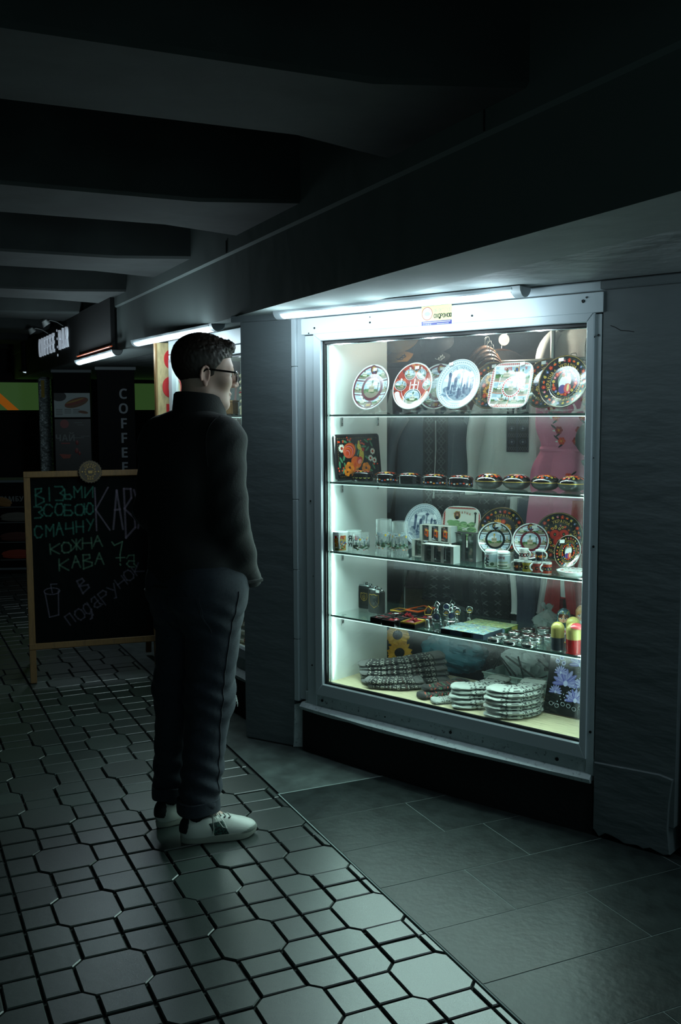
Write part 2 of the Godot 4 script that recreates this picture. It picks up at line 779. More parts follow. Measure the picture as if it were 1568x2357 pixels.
# ---------------------------------------------------------------- the scene
func _ready() -> void:
	rng.seed = 4711
	var cam := Camera3D.new()
	cam.name = "camera"
	cam.fov = 54.45
	cam.near = 0.05
	cam.far = 100.0
	cam.position = Vector3(0, 1.5, 0)
	cam.rotation = Vector3(-0.0965, 0.0, -0.0048)
	add_child(cam)
	cam.current = true
	var env := Environment.new()
	env.background_mode = Environment.BG_COLOR
	env.background_color = Color(0.74, 0.93, 0.94)
	env.background_energy_multiplier = 0.40
	env.tonemap_mode = Environment.TONE_MAPPER_LINEAR
	env.tonemap_exposure = 1.0
	env.sdfgi_enabled = true
	env.ssao_enabled = true
	env.ssil_enabled = true
	var we := WorldEnvironment.new()
	we.name = "environment"
	we.environment = env
	add_child(we)
	# the strips inside the show window: one along its head, one up each jamb
	var cool := Color(0.83, 1.0, 0.965)
	strip_light("case_head_light", Vector3(0.755, 1.806, -0.045), Vector2(1.15, 0.02), Vector3(-58, 180, 0), cool, 0.35)
	for y in [1.488, 1.200, 0.899, 0.619]:
		strip_light("shelf_light", Vector3(0.755, y, -0.026), Vector2(1.15, 0.006), Vector3(-50, 180, 0), cool, 0.47)
	strip_light("case_side_light", Vector3(0.172, 1.07, -0.030), Vector2(0.012, 1.40), Vector3(0, 118, 0), cool, 0.12)
	strip_light("case_side_light", Vector3(1.335, 1.07, -0.030), Vector2(0.012, 1.40), Vector3(0, -118, 0), cool, 0.26)
	materials()
	floor_()
	shell()
	window_main()
	window_far()
	lamps()
	shelf_top()
	shelf_second()
	shelf_third()
	shelf_fourth()
	case_floor()
	stockroom()
	far_case()
	board()
	coffee_bar()
	man()


func strip_light(called: String, at: Vector3, size: Vector2, deg: Vector3, col: Color, e: float, frame := WIN, turn := WIN_TURN) -> void:
	var l := AreaLight3D.new()
	l.name = numbered(called)
	l.area_size = size
	l.light_color = col
	l.light_energy = e
	l.shadow_enabled = true
	l.area_range = 12.0
	l.area_attenuation = 2.0
	l.transform = Transform3D(Basis(Vector3.UP, turn), frame) * Transform3D(Basis.from_euler(deg * PI / 180.0), at)
	add_child(l)


func materials() -> void:
	var t_fine := noise_tex(512, noise(0.035, 5, 3), [])
	var t_broad := noise_tex(512, noise(0.008, 5, 9), [])
	M["fine"] = t_fine
	M["broad"] = t_broad
	var streak := noise(0.012, 5, 21)
	M["streak"] = noise_tex(512, streak, [])
	var speck := noise_tex(1024, noise(0.20, 2, 5, FastNoiseLite.TYPE_CELLULAR), [Color(0.92, 0.94, 0.93), Color(0.66, 0.70, 0.69), Color(0.46, 0.50, 0.49), Color(0.40, 0.44, 0.43)], [0.0, 0.16, 0.4, 1.0])
	var speck_rough := noise_tex(1024, noise(0.20, 2, 5, FastNoiseLite.TYPE_CELLULAR), [Color(0.14, 0.14, 0.14), Color(0.32, 0.32, 0.32), Color(0.46, 0.46, 0.46)], [0.0, 0.2, 0.6])
	for k in 4:
		var m := mat("terrazzo_%s" % ["grey", "dark", "pale", "worn"][k], [Color(0.33, 0.372, 0.36), Color(0.29, 0.33, 0.32), Color(0.375, 0.42, 0.405), Color(0.31, 0.35, 0.335)][k], 0.95)
		relief(m, t_fine, 0.02, 1.7, speck, true)
		m.roughness_texture = speck_rough
		m.metallic_specular = 0.8
		m.uv1_offset = Vector3(k * 0.37, 0, k * 0.21)
	relief(mat("grout", Color(0.13, 0.15, 0.145), 0.95), t_fine, 0.3, 4.0, null, true)
	for k in 3:
		var m := mat("slate_%s" % ["a", "b", "c"][k], [Color(0.155, 0.18, 0.178), Color(0.14, 0.162, 0.16), Color(0.17, 0.195, 0.19)][k], 0.42)
		m.metallic_specular = 0.36
		relief(m, t_fine, 0.07, 1.6, noise_tex(512, noise(0.012, 5, 30 + k), [Color(0.62, 0.64, 0.64), Color(0.84, 0.86, 0.86), Color(1, 1, 1)]), true)
	relief(mat("screed", Color(0.33, 0.37, 0.36), 0.8), t_broad, 0.25, 1.1, noise_tex(512, noise(0.012, 5, 41), [Color(0.55, 0.57, 0.57), Color(0.9, 0.92, 0.92)]), true)
	relief(mat("plaster_grey", Color(0.34, 0.37, 0.38), 0.62), M["streak"], 0.35, 1.0)
	M["plaster_grey"].uv1_scale = Vector3(0.5, 1.6, 0.5)
	relief(mat("plaster_white", Color(0.74, 0.77, 0.78), 0.6), t_fine, 0.12, 2.0)
	relief(mat("soffit", Color(0.42, 0.45, 0.45), 0.85), t_broad, 0.9, 0.9)
	relief(mat("concrete", Color(0.22, 0.245, 0.24), 0.9), t_broad, 0.25, 0.6, noise_tex(512, noise(0.006, 4, 61), [Color(0.7, 0.7, 0.7), Color(1, 1, 1)]))
	relief(mat("plinth_black", Color(0.03, 0.03, 0.03), 0.75), t_fine, 0.15, 2.0)
	relief(mat("frame_white", Color(0.70, 0.74, 0.76), 0.42), t_fine, 0.02, 2.0)
	relief(mat("ledge_white", Color(0.66, 0.70, 0.71), 0.55), t_broad, 0.9, 1.6, noise_tex(512, noise(0.05, 4, 77), [Color(0.25, 0.26, 0.26), Color(0.9, 0.9, 0.9), Color(1, 1, 1), Color(1, 1, 1)], [0.0, 0.22, 0.3, 1.0]))
	mat("gasket", Color(0.05, 0.07, 0.065), 0.5)
	mat("screw", Color(0.16, 0.17, 0.17), 0.4, 0.7)
	mat("panel_white", Color(0.86, 0.89, 0.88), 0.38)
	mat("panel_edge", Color(0.72, 0.76, 0.75), 0.5)
	mat("chrome", Color(0.75, 0.78, 0.78), 0.16, 1.0)
	mat("steel", Color(0.55, 0.57, 0.56), 0.3, 1.0)
	mat("dark", Color(0.05, 0.055, 0.055), 0.8)
	mat("black_gloss", Color(0.015, 0.017, 0.016), 0.09)
	M["black_gloss"].clearcoat_enabled = true
	M["black_gloss"].clearcoat = 0.8
	mat("white_gloss", Color(0.86, 0.88, 0.87), 0.12)
	mat("lamp_body", Color(0.42, 0.45, 0.46), 0.5)
	glow(mat("lamp_glow", Color(0.9, 0.95, 0.97), 0.4), Color(0.88, 0.97, 1.0), 1.05)
	glow(mat("strip_glow", Color(0.9, 0.95, 0.97), 0.4), Color(0.88, 1.0, 0.98), 1.0)
	glow(mat("edge_glow", Color(0.85, 0.92, 0.91), 0.4), Color(0.86, 1.0, 0.97), 0.42)
	glass("pane", Color(1, 1, 1), 0.04)
	glass("clear_plastic", Color(0.92, 1.0, 0.98), 0.10)
	glass("drink_glass", Color(0.95, 1.0, 0.99), 0.07)
	glass("shelf_glass", Color(0.62, 0.85, 0.78), 0.05)
	mat("shelf_edge", Color(0.04, 0.16, 0.13), 0.12)
	var grain := noise(0.02, 4, 15)
	M["wood_tex"] = noise_tex(512, grain, [Color(0.78, 0.78, 0.78), Color(1, 1, 1), Color(0.86, 0.86, 0.86)])
	relief(mat("wood_pale", Color(0.80, 0.76, 0.62), 0.5), null, 0.0, 1.0, M["wood_tex"])
	M["wood_pale"].uv1_scale = Vector3(0.6, 6, 9)
	relief(mat("wood_oak", Color(0.50, 0.37, 0.20), 0.55), M["wood_tex"], 0.1, 1.0, M["wood_tex"])
	M["wood_oak"].uv1_scale = Vector3(5, 0.7, 5)
	relief(mat("plywood", Color(0.72, 0.64, 0.46), 0.6), null, 0.0, 1.0, M["wood_tex"])
	M["plywood"].uv1_scale = Vector3(2, 0.8, 2)
	mat("paper", Color(0.86, 0.87, 0.86), 0.7)
	mat("gold", Color(0.85, 0.68, 0.30), 0.3, 0.9)


# ---------------------------------------------------------------- floor
func floor_() -> void:
	var fl := struct("floor", COR, COR_TURN)
	part(fl, "grout_bed", Geo.new().box(Vector3(-1.8, -0.035, -3.5), Vector3(3.62, 0.05, 15.0)), M["grout"])
	part(fl, "screed_bed", Geo.new().box(Vector3(1.61, -0.0245, -3.5), Vector3(3.2, 0.045, 15.0)), M["screed"])
	# square cells of nine pieces: an octagon, four corner pieces and four small ones between them
	var P := 0.386
	var kinds := []
	var a := 0.0042
	var b := 0.1236
	var o0 := 0.0994
	var o1 := 0.2866
	var ct := 0.028
	var cor_poly := [Vector2(a, a), Vector2(b, a), Vector2(b, b - ct), Vector2(b - ct, b), Vector2(a, b)]
	var mid_t := [Vector2(0.1326, a), Vector2(0.2534, a), Vector2(0.2534, 0.0926), Vector2(0.1326, 0.0926)]
	var oct := [Vector2(o0 + ct, o0), Vector2(o1 - ct, o0), Vector2(o1, o0 + ct), Vector2(o1, o1 - ct), Vector2(o1 - ct, o1), Vector2(o0 + ct, o1), Vector2(o0, o1 - ct), Vector2(o0, o0 + ct)]
	kinds.append(oct)
	for q in 4:
		for pl in [cor_poly, mid_t]:
			var r := []
			for p in pl:
				var c: Vector2 = (p - Vector2(P, P) / 2).rotated(PI / 2 * q) + Vector2(P, P) / 2
				r.append(c)
			kinds.append(r)
	var meshes := []
	for k in kinds:
		# laid flat: the polygon's x is t, its y is s
		var g := Geo.new().prism(k, -0.011, 0.0, 0.0028)
		for i in g.v.size():
			g.v[i] = Vector3(g.v[i].x, g.v[i].z, g.v[i].y)
		g.orient(0)
		meshes.append(g)
	var spots := []
	var eye := COR.rotated(Vector3.UP, 0.0)
	for ci in range(-10, 1):
		for si in range(-24, 9):
			var t0 := 0.100 - P + ci * P
			var s0 := -0.858 + si * P
			for k in 9:
				var mid := Vector2.ZERO
				for p in kinds[k]:
					mid += p
				mid = mid / kinds[k].size() + Vector2(t0, s0)
				var cut := false
				var out_all := true
				for p in kinds[k]:
					if p.x + t0 > -0.004:
						cut = true
					if p.x + t0 < -0.014:
						out_all = false
				if out_all:
					continue
				var w := cor(mid.x, 0, mid.y)
				var depth := -w.z
				var seen := depth > 1.9 and absf(w.x / depth) < 0.36
				spots.append([depth if seen else depth + 50.0 + absf(w.x), k, t0, s0, cut])
	spots.sort_custom(func(x, y): return x[0] < y[0])
	var made := {}
	var rest := Geo.new()
	var singles := 0
	for s in spots:
		if s[0] > 50.0 and s[0] < 52.0 - 50.0:
			continue
		var g: Geo = meshes[s[1]]
		if s[4]:
			var pl := []
			for p in kinds[s[1]]:
				pl.append(p + Vector2(s[2], s[3]))
			var clip := Geometry2D.intersect_polygons(PackedVector2Array(pl), PackedVector2Array([Vector2(-9, -30), Vector2(-0.004, -30), Vector2(-0.004, 30), Vector2(-9, 30)]))
			if clip.is_empty():
				continue
			var arr := []
			for p in clip[0]:
				arr.append(p - Vector2(s[2], s[3]))
			g = Geo.new().prism(arr, -0.011, 0.0, 0.0028)
			for i in g.v.size():
				g.v[i] = Vector3(g.v[i].x, g.v[i].z, g.v[i].y)
			g.orient(0)
		var x := Transform3D(Basis.from_euler(Vector3(rng.randf_range(-0.006, 0.006), 0, rng.randf_range(-0.006, 0.006))), Vector3(s[2], rng.randf_range(-0.0016, 0.0006), s[3]))
		if singles < 292:
			if not s[4] and not made.has(s[1]):
				made[s[1]] = g.made(20)
			part(fl, "tile", g if s[4] else made[s[1]], M["terrazzo_%s" % ["grey", "dark", "pale", "worn"][rng.randi() % 4]], x, 20)
			singles += 1
		else:
			rest.join(g, x)
	stuff(part(fl, "far_tiles", rest, M["terrazzo_grey"], Transform3D(), 20))
	part(fl, "joint_bed", Geo.new().box(Vector3(1.0, -0.0051, -0.47), Vector3(2.0, 0.010, 2.38)), relief(mat("joint_grey", Color(0.46, 0.51, 0.50), 0.9), null, 0.0, 1.0))
	# slate slabs in rows across
	var rows := [[-1.652, -1.357, [0.85]], [-1.357, -1.062, [0.415, 1.15]], [-1.062, -0.772, [0.58, 1.05]], [-0.772, -0.474, [0.318, 0.98]], [-0.474, -0.178, [0.58, 1.18]], [-0.178, 0.118, [0.86]], [0.118, 0.412, [0.35, 0.95]], [0.412, 0.706, [0.6]]]
	var sl := 0
	for r in rows:
		var cuts: Array = [0.004] + r[2] + [1.6 + r[0] * 0.5 + 0.9]
		for i in cuts.size() - 1:
			var g := Geo.new()
			var j := 0.0013
			g.box(Vector3((cuts[i] + cuts[i + 1]) / 2, -0.010, (r[0] + r[1]) / 2), Vector3(cuts[i + 1] - cuts[i] - 2 * j, 0.022, r[1] - r[0] - 2 * j), 0.0007)
			part(fl, "slab", g, M["slate_%s" % ["a", "b", "c"][sl * 7 % 3]], Transform3D(Basis(), Vector3(0, rng.randf_range(-0.0002, 0.0004), 0)))
			sl += 1


# ---------------------------------------------------------------- ceiling, fascia, walls
func shell() -> void:
	var ce := struct("ceiling", COR, COR_TURN)
	part(ce, "slab", Geo.new().box(Vector3(-1.7, 2.90, -3.0), Vector3(4.2, 0.2, 15.0)), M["concrete"])
	for i in 10:
		var c := 2.37 - 1.44 * i
		var pl := [Vector2(-3.7, c - 0.25), Vector2(-0.27, c - 0.25), Vector2(0.10, c - 0.38), Vector2(0.10, c + 0.38), Vector2(-0.27, c + 0.25), Vector2(-3.7, c + 0.25)]
		var g := Geo.new().prism(pl, RIB, 2.82, 0.012)
		for k in g.v.size():
			g.v[k] = Vector3(g.v[k].x, g.v[k].z, g.v[k].y)
		g.orient(0)
		part(ce, "rib", g, M["concrete"])
	# the fascia beam over the shop fronts, with a flat moulding along its upper edge
	var fa := struct("trim_1", COR, COR_TURN, "dark concrete fascia beam running above the shop fronts", "beam")
	var prof := [Vector2(0.10, 1.945), Vector2(0.40, 1.945), Vector2(0.40, 2.9), Vector2(0.085, 2.9), Vector2(0.085, 2.232), Vector2(0.10, 2.224)]
	var fg := Geo.new().prism(prof, -10.5, 4.4, 0.004)
	part(fa, "beam", fg, relief(mat("fascia_grey", Color(0.40, 0.44, 0.43), 0.9), M["broad"], 0.2, 0.6))
	for s in [-0.33, -2.45]:
		part(fa, "joint", Geo.new().box(Vector3(0.0845, 2.262, s), Vector3(0.004, 0.055, 0.006)), M["dark"])
	var so := struct("ceiling_soffit", COR, COR_TURN)
	part(so, "plaster", Geo.new().box(Vector3(1.9, 2.05, -3.0), Vector3(3.4, 0.2, 15.0)).bend(func(p): return p + Vector3(0, 0.003 * (p.x - 0.2) if p.y < 2.0 else 0.0, 0)), M["soffit"])
	# pillars of the curved front
	var p1 := struct("wall_pillar", WIN, WIN_TURN, "narrow dark grey pillar between the two shop windows", "pillar")
	var pg := Geo.new().prism([Vector2(-0.325, 0.045), Vector2(-0.062, -0.006), Vector2(-0.070, -0.52), Vector2(-0.40, -0.42)], 0.0, SOFFIT, 0.006)
	part(p1, "shaft", laid(pg), M["plaster_grey"])
	# the white boards on its window side, and the chipped foot
	var ys := [0.215, 0.50, 0.815, 1.13, 1.715, 1.925]
	for i in ys.size() - 1:
		part(p1, "reveal_board", Geo.new().box(Vector3(-0.048, (ys[i] + ys[i + 1]) / 2, -0.045), Vector3(0.026, ys[i + 1] - ys[i] - 0.0015, 0.075), 0.002), M["frame_white"])
	part(p1, "reveal_post", Geo.new().box(Vector3(-0.012, 1.075, -0.06), Vector3(0.045, 1.70, 0.08), 0.003), M["frame_white"])
	var foot := Geo.new().loft([[Vector3(-0.064, 0, 0.0), Vector3(-0.01, 0, -0.045), Vector3(-0.02, 0, -0.12), Vector3(-0.065, 0, -0.12)], [Vector3(-0.064, 0.02, -0.004), Vector3(-0.012, 0.03, -0.05), Vector3(-0.02, 0.03, -0.12), Vector3(-0.065, 0.03, -0.12)],
		[Vector3(-0.064, 0.16, -0.006), Vector3(-0.026, 0.16, -0.05), Vector3(-0.03, 0.16, -0.12), Vector3(-0.065, 0.16, -0.12)], [Vector3(-0.064, 0.195, -0.006), Vector3(-0.034, 0.205, -0.045), Vector3(-0.036, 0.205, -0.12), Vector3(-0.065, 0.2, -0.12)]])
	part(p1, "chipped_foot", foot, M["ledge_white"])
	var p2 := struct("wall_right", WIN, WIN_TURN, "wide dark grey plastered pillar right of the lit window", "pillar")
	part(p2, "shaft", laid(Geo.new().prism([Vector2(1.418, 0.004), Vector2(1.712, 0.004), Vector2(1.712, -0.5), Vector2(1.418, -0.5)], 0.10, SOFFIT + 0.02, 0.006)), M["plaster_grey"])
	# broken foot of the pillar: a lower slab with a ragged edge
	var rag := []
	for i in 13:
		rag.append(Vector2(1.420 + 0.285 * i / 12.0, [0.028, 0.004, 0.022, 0.020, 0.014, 0.005, 0.008, 0.012, 0.006, 0.016, 0.010, 0.004, 0.012][i]))
	for q in [[1.694, 0.10], [1.697, 0.19], [1.705, 0.26], [1.708, 0.275], [1.66, 0.283], [1.420, 0.272]]:
		rag.append(Vector2(q[0], q[1]))
	part(p2, "foot_slab", Geo.new().prism(rag, -0.4, 0.012, 0.003), M["plaster_grey"])
	part(p2, "next_front", Geo.new().box(Vector3(1.78, 0.98, -0.05), Vector3(0.10, 1.92, 0.06), 0.003), M["frame_white"])
	part(p2, "crack", Geo.new().tube([Vector3(1.445, 1.80, 0.004), Vector3(1.462, 1.793, 0.004), Vector3(1.483, 1.781, 0.004), Vector3(1.51, 1.778, 0.004), Vector3(1.53, 1.774, 0.004)], 0.0012, 5), M["dark"])
	var cv := struct("trim_2", WIN, WIN_TURN, "narrow cove moulding under the soffit above the window", "moulding")
	part(cv, "cove", Geo.new().box(Vector3(0.68, 1.934, 0.008), Vector3(1.50, 0.030, 0.05), 0.004), M["frame_white"])
	part(cv, "pillar_cove", Geo.new().box(Vector3(1.62, 1.934, 0.014), Vector3(0.40, 0.030, 0.05), 0.004), M["plaster_grey"])
	part(cv, "narrow_cove", laid(Geo.new().prism([Vector2(-0.36, 0.07), Vector2(-0.062, 0.022), Vector2(-0.062, -0.03), Vector2(-0.36, 0.0)], 1.919, 1.95, 0.003)), M["plaster_grey"])
	# shop walls that close the stock room, and the passage's other sides
	var wl := struct("wall_stockroom", WIN, WIN_TURN)
	part(wl, "back", Geo.new().box(Vector3(0.82, 1.1, -1.55), Vector3(2.8, 2.3, 0.1)), M["stock_wall"] if M.has("stock_wall") else relief(mat("stock_wall", Color(0.30, 0.31, 0.31), 0.85), M["fine"], 0.1, 2.0))
	part(wl, "side", Geo.new().box(Vector3(-0.55, 1.1, -1.14), Vector3(0.1, 2.3, 0.74)), M["stock_wall"])
	part(wl, "side", Geo.new().box(Vector3(2.15, 1.1, -0.80), Vector3(0.1, 2.3, 1.40)), M["stock_wall"])
	part(wl, "stock_ceiling", Geo.new().box(Vector3(0.84, 1.98, -0.98), Vector3(2.7, 0.06, 1.06)), M["soffit"])
	var lw := struct("wall_left", COR, COR_TURN)
	part(lw, "wall", Geo.new().box(Vector3(-3.75, 1.4, -3.0), Vector3(0.2, 2.9, 15.0)), M["concrete"])
	var bw := struct("wall_back", COR, COR_TURN)
	part(bw, "wall", Geo.new().box(Vector3(-0.2, 1.4, -10.55), Vector3(7.4, 2.9, 0.15)), mat("back_dark", Color(0.06, 0.065, 0.065), 0.8))
	var rw := struct("wall_side", COR, COR_TURN)
	part(rw, "wall", Geo.new().box(Vector3(3.55, 1.1, -3.0), Vector3(0.2, 2.3, 15.0)), M["concrete"])


func laid(g: Geo) -> Geo:
	# a prism drawn in plan (x, z) and pushed up along y
	for k in g.v.size():
		g.v[k] = Vector3(g.v[k].x, g.v[k].z, g.v[k].y)
	g.orient(0)
	return g


# ---------------------------------------------------------------- the lit show window
func window_main() -> void:
	var w := struct("window_1", WIN, WIN_TURN, "lit souvenir show window in a white metal frame", "window")
	var F: Material = M["frame_white"]
	part(w, "header_board", Geo.new().box(Vector3(0.717, 1.881, -0.004), Vector3(1.40, 0.069, 0.03), 0.002), F)
	# outer posts and the frame proper, mitred
	part(w, "outer_post", Geo.new().box(Vector3(0.058, 1.03, -0.012), Vector3(0.052, 1.625, 0.03), 0.002), F)
	part(w, "outer_post", Geo.new().box(Vector3(1.398, 1.03, -0.012), Vector3(0.030, 1.625, 0.03), 0.002), F)
	part(w, "lower_band", Geo.new().box(Vector3(0.717, 0.246, -0.014), Vector3(1.40, 0.062, 0.03), 0.002), M["ledge_white"])
	var x0 := 0.086
	var x1 := 1.386
	var y0 := 0.274
	var y1 := 1.848
	var i0 := 0.128
	var i1 := 1.360
	var j0 := 0.326
	var j1 := 1.816
	var fr := [[Vector2(x0, y0), Vector2(i0, j0), Vector2(i0, j1), Vector2(x0, y1)], [Vector2(x1, y1), Vector2(i1, j1), Vector2(i1, j0), Vector2(x1, y0)],
		[Vector2(x0, y1), Vector2(i0, j1), Vector2(i1, j1), Vector2(x1, y1)], [Vector2(x1, y0), Vector2(i1, j0), Vector2(i0, j0), Vector2(x0, y0)]]
	for p in fr:
		part(w, "frame_bar", Geo.new().prism(p, -0.03, 0.012, 0.0025), F)
	# gaskets round the pane
	part(w, "gasket", Geo.new().box(Vector3(i0 + 0.006, 1.071, -0.012), Vector3(0.012, 1.49, 0.016)), M["gasket"])
	part(w, "gasket", Geo.new().box(Vector3(i1 - 0.001, 1.071, -0.016), Vector3(0.006, 1.49, 0.016)), M["gasket"])
	part(w, "gasket", Geo.new().box(Vector3(0.744, j1 - 0.006, -0.012), Vector3(1.23, 0.013, 0.016)), M["gasket"])
	part(w, "gasket", Geo.new().box(Vector3(0.744, j0 + 0.004, -0.012), Vector3(1.23, 0.010, 0.016)), M["gasket"])
	part(w, "glazing_bead", Geo.new().box(Vector3(0.744, j1 - 0.0155, -0.017), Vector3(1.21, 0.006, 0.01), 0.001), M["chrome"])
	part(w, "glazing_bead", Geo.new().box(Vector3(i0 + 0.015, 1.071, -0.016), Vector3(0.005, 1.47, 0.008), 0.001), M["chrome"])
	part(w, "pane", Geo.new().box(Vector3(0.744, 1.071, -0.012), Vector3(1.226, 1.484, 0.0002)), M["pane"])
	# the worn ledge along the foot of the frame, bowed a little outwards
	var ring := []
	for i in 15:
		var u := -0.004 + 1.412 * i / 14.0
		var bow := 0.030 * sin(PI * i / 14.0) + rng.randf_range(-0.002, 0.002)
		ring.append([Vector3(u, 0.192 + rng.randf_range(-0.003, 0.002), 0.014 + bow), Vector3(u, 0.206, 0.020 + bow), Vector3(u, 0.222, 0.004), Vector3(u, 0.222, -0.03), Vector3(u, 0.185, -0.03)])
	part(w, "ledge", Geo.new().loft(ring), M["ledge_white"])
	var base := []
	for i in 15:
		var u := -0.002 + 1.415 * i / 14.0
		var bow := 0.026 * sin(PI * i / 14.0)
		base.append([Vector3(u, 0, 0.004 + bow), Vector3(u, 0.196, 0.002 + bow), Vector3(u, 0.196, -0.05), Vector3(u, 0, -0.05)])
	var bs := struct("baseboard_window", WIN, WIN_TURN, "black plinth under the lit show window", "plinth")
	part(bs, "plinth", Geo.new().loft(base), M["plinth_black"])
	# screws and pin holes
	var sc := [[0.095, 1.872, 0.0045], [0.400, 1.876, 0.0040], [0.400, 1.898, 0.002], [0.745, 1.872, 0.004], [0.892, 1.870, 0.004], [1.345, 1.888, 0.006], [1.358, 1.90, 0.0035], [0.062, 1.852, 0.003], [0.058, 1.13, 0.004], [0.06, 0.40, 0.004], [1.398, 1.04, 0.0045], [1.40, 0.375, 0.005],
		[0.118, 0.25, 0.006], [0.47, 0.246, 0.003], [0.80, 0.248, 0.006], [1.27, 0.246, 0.007], [1.402, 1.77, 0.004], [1.386, 1.765, 0.003], [0.07, 0.80, 0.002], [1.392, 1.35, 0.002]]
	for s in sc:
		part(w, "screw", Geo.new().lathe([Vector2(s[2], -0.002), Vector2(s[2], 0.001), Vector2(s[2] * 0.6, 0.0022), Vector2(0.0004, 0.0014)], 10), M["screw"], Transform3D(Basis(Vector3.RIGHT, PI / 2), Vector3(s[0], s[1], 0.012 if s[1] > 1.845 else 0.004)))
	# the case behind the pane: end panels, head, floor, four glass shelves
	part(w, "end_panel", Geo.new().box(Vector3(0.140, 1.08, -0.222), Vector3(0.016, 1.56, 0.400), 0.001), M["panel_white"])
	part(w, "end_panel", Geo.new().box(Vector3(1.376, 1.08, -0.222), Vector3(0.016, 1.56, 0.400), 0.001), M["panel_white"])
	part(w, "case_head", Geo.new().box(Vector3(0.758, 1.872, -0.222), Vector3(1.25, 0.05, 0.400), 0.001), M["panel_white"])
	part(w, "case_floor_board", Geo.new().box(Vector3(0.758, 0.325, -0.235), Vector3(1.25, 0.02, 0.43), 0.001), M["wood_pale"])
	part(w, "case_back_kick", Geo.new().box(Vector3(0.758, 0.15, -0.44), Vector3(1.25, 0.32, 0.02)), M["dark"])
	part(w, "lamp_strip_head", Geo.new().box(Vector3(0.755, 1.826, -0.032), Vector3(1.17, 0.012, 0.016), 0.002), M["strip_glow"])
	for u in [0.156, 1.358]:
		part(w, "lamp_strip_side", Geo.new().box(Vector3(u, 1.071, -0.026), Vector3(0.004, 1.45, 0.010), 0.001), M["edge_glow"])
	var sy := [1.501, 1.213, 0.912, 0.632]
	for i in 4:
		var sh := inside("glass_shelf", ["top glass shelf of the lit window holding souvenir plates", "second glass shelf from the top holding lacquer boxes", "third glass shelf from the top holding mugs and plates", "lowest glass shelf holding flasks and gift boxes"][i], "shelf", 0.758, sy[i], -0.215, 0.0, "glass shelves in the lit window")
		part(sh, "glass_sheet", Geo.new().box(Vector3.ZERO, Vector3(1.216, 0.0075, 0.388), 0.0008), M["shelf_glass"])
		part(sh, "polished_edge", Geo.new().box(Vector3(0, 0.0, 0.1948), Vector3(1.216, 0.0075, 0.0012)), M["shelf_edge"])
		part(sh, "edge_trim", Geo.new().box(Vector3(0, -0.0065, 0.1940), Vector3(1.216, 0.0032, 0.004), 0.0008), M["edge_glow"])
		for d in [0.12, -0.13]:
			for q in [-0.602, 0.602]:
				var br := part(sh, "bracket", Geo.new().box(Vector3(q, -0.026, d), Vector3(0.0035, 0.042, 0.014), 0.0015).box(Vector3(q - 0.008 * signf(q), -0.006, d), Vector3(0.018, 0.003, 0.014), 0.001), M["steel"])
				for yy in [-0.018, -0.036]:
					part(br, "screw", Geo.new().lathe([Vector2(0.003, 0), Vector2(0.002, 0.0015), Vector2(0.0003, 0.0018)], 8), M["screw"], Transform3D(Basis(Vector3.BACK, PI / 2 * signf(q)), Vector3(q - 0.0018 * signf(q), yy, d)))
	var st := inside("alarm_sticker", "small blue and yellow security notice on the window head", "sticker", 0.7295, 1.8735, 0.0113)
	var p := Pic.new(256, 172, Color(0.80, 0.82, 0.52))
	p.rect(0, 0.42, 1, 0.68, Color(0.16, 0.17, 0.47))
	p.el(0.19, 0.21, 0.17, 0.17, Color(0.93, 0.93, 0.88)).el(0.19, 0.21, 0.18, 0.18, Color(0.55, 0.2, 0.18), 0, 0.02)
	p.el(0.19, 0.22, 0.1, 0.06, Color(0.6, 0.62, 0.6)).arc("СІЧ", 0.19, 0.21, 0.12, -30, 30, 0.055, Color(0.3, 0.2, 0.2))
	p.write("ОБ ЄКТ ПІД", 0.42, 0.10, 0.075, Color(0.55, 0.57, 0.5), 0.16, 0, 0.6, 0.2)
	p.write("ОХОРОНОЮ", 0.42, 0.24, 0.095, Color(0.06, 0.07, 0.08), 0.22, 0, 0.58, 0.2)
	for i in 4:
		p.write(["063-93-00-93", "097-05-00", "050-97-05", "044-10-00"][i], 0.06, 0.485 + i * 0.045, 0.026, Color(0.85, 0.87, 0.9), 0.16)
		p.ln(0.52, 0.50 + i * 0.045, 0.9 - 0.06 * (i % 2), 0.50 + i * 0.045, 0.007, Color(0.75, 0.78, 0.85))
	p.ln(0.05, 0.45, 0.95, 0.45, 0.009, Color(0.8, 0.82, 0.88))
	part(st, "sheet", Geo.new().box(Vector3.ZERO, Vector3(0.141, 0.095, 0.0008)).flat_uv(Vector2(0.141, 0.095), true), printed("alarm_print", p, 0.4))


# ---------------------------------------------------------------- the window behind the man
const FAR := Vector3(-0.395, 0.0, -4.711)
const FAR_TURN := -1.0472

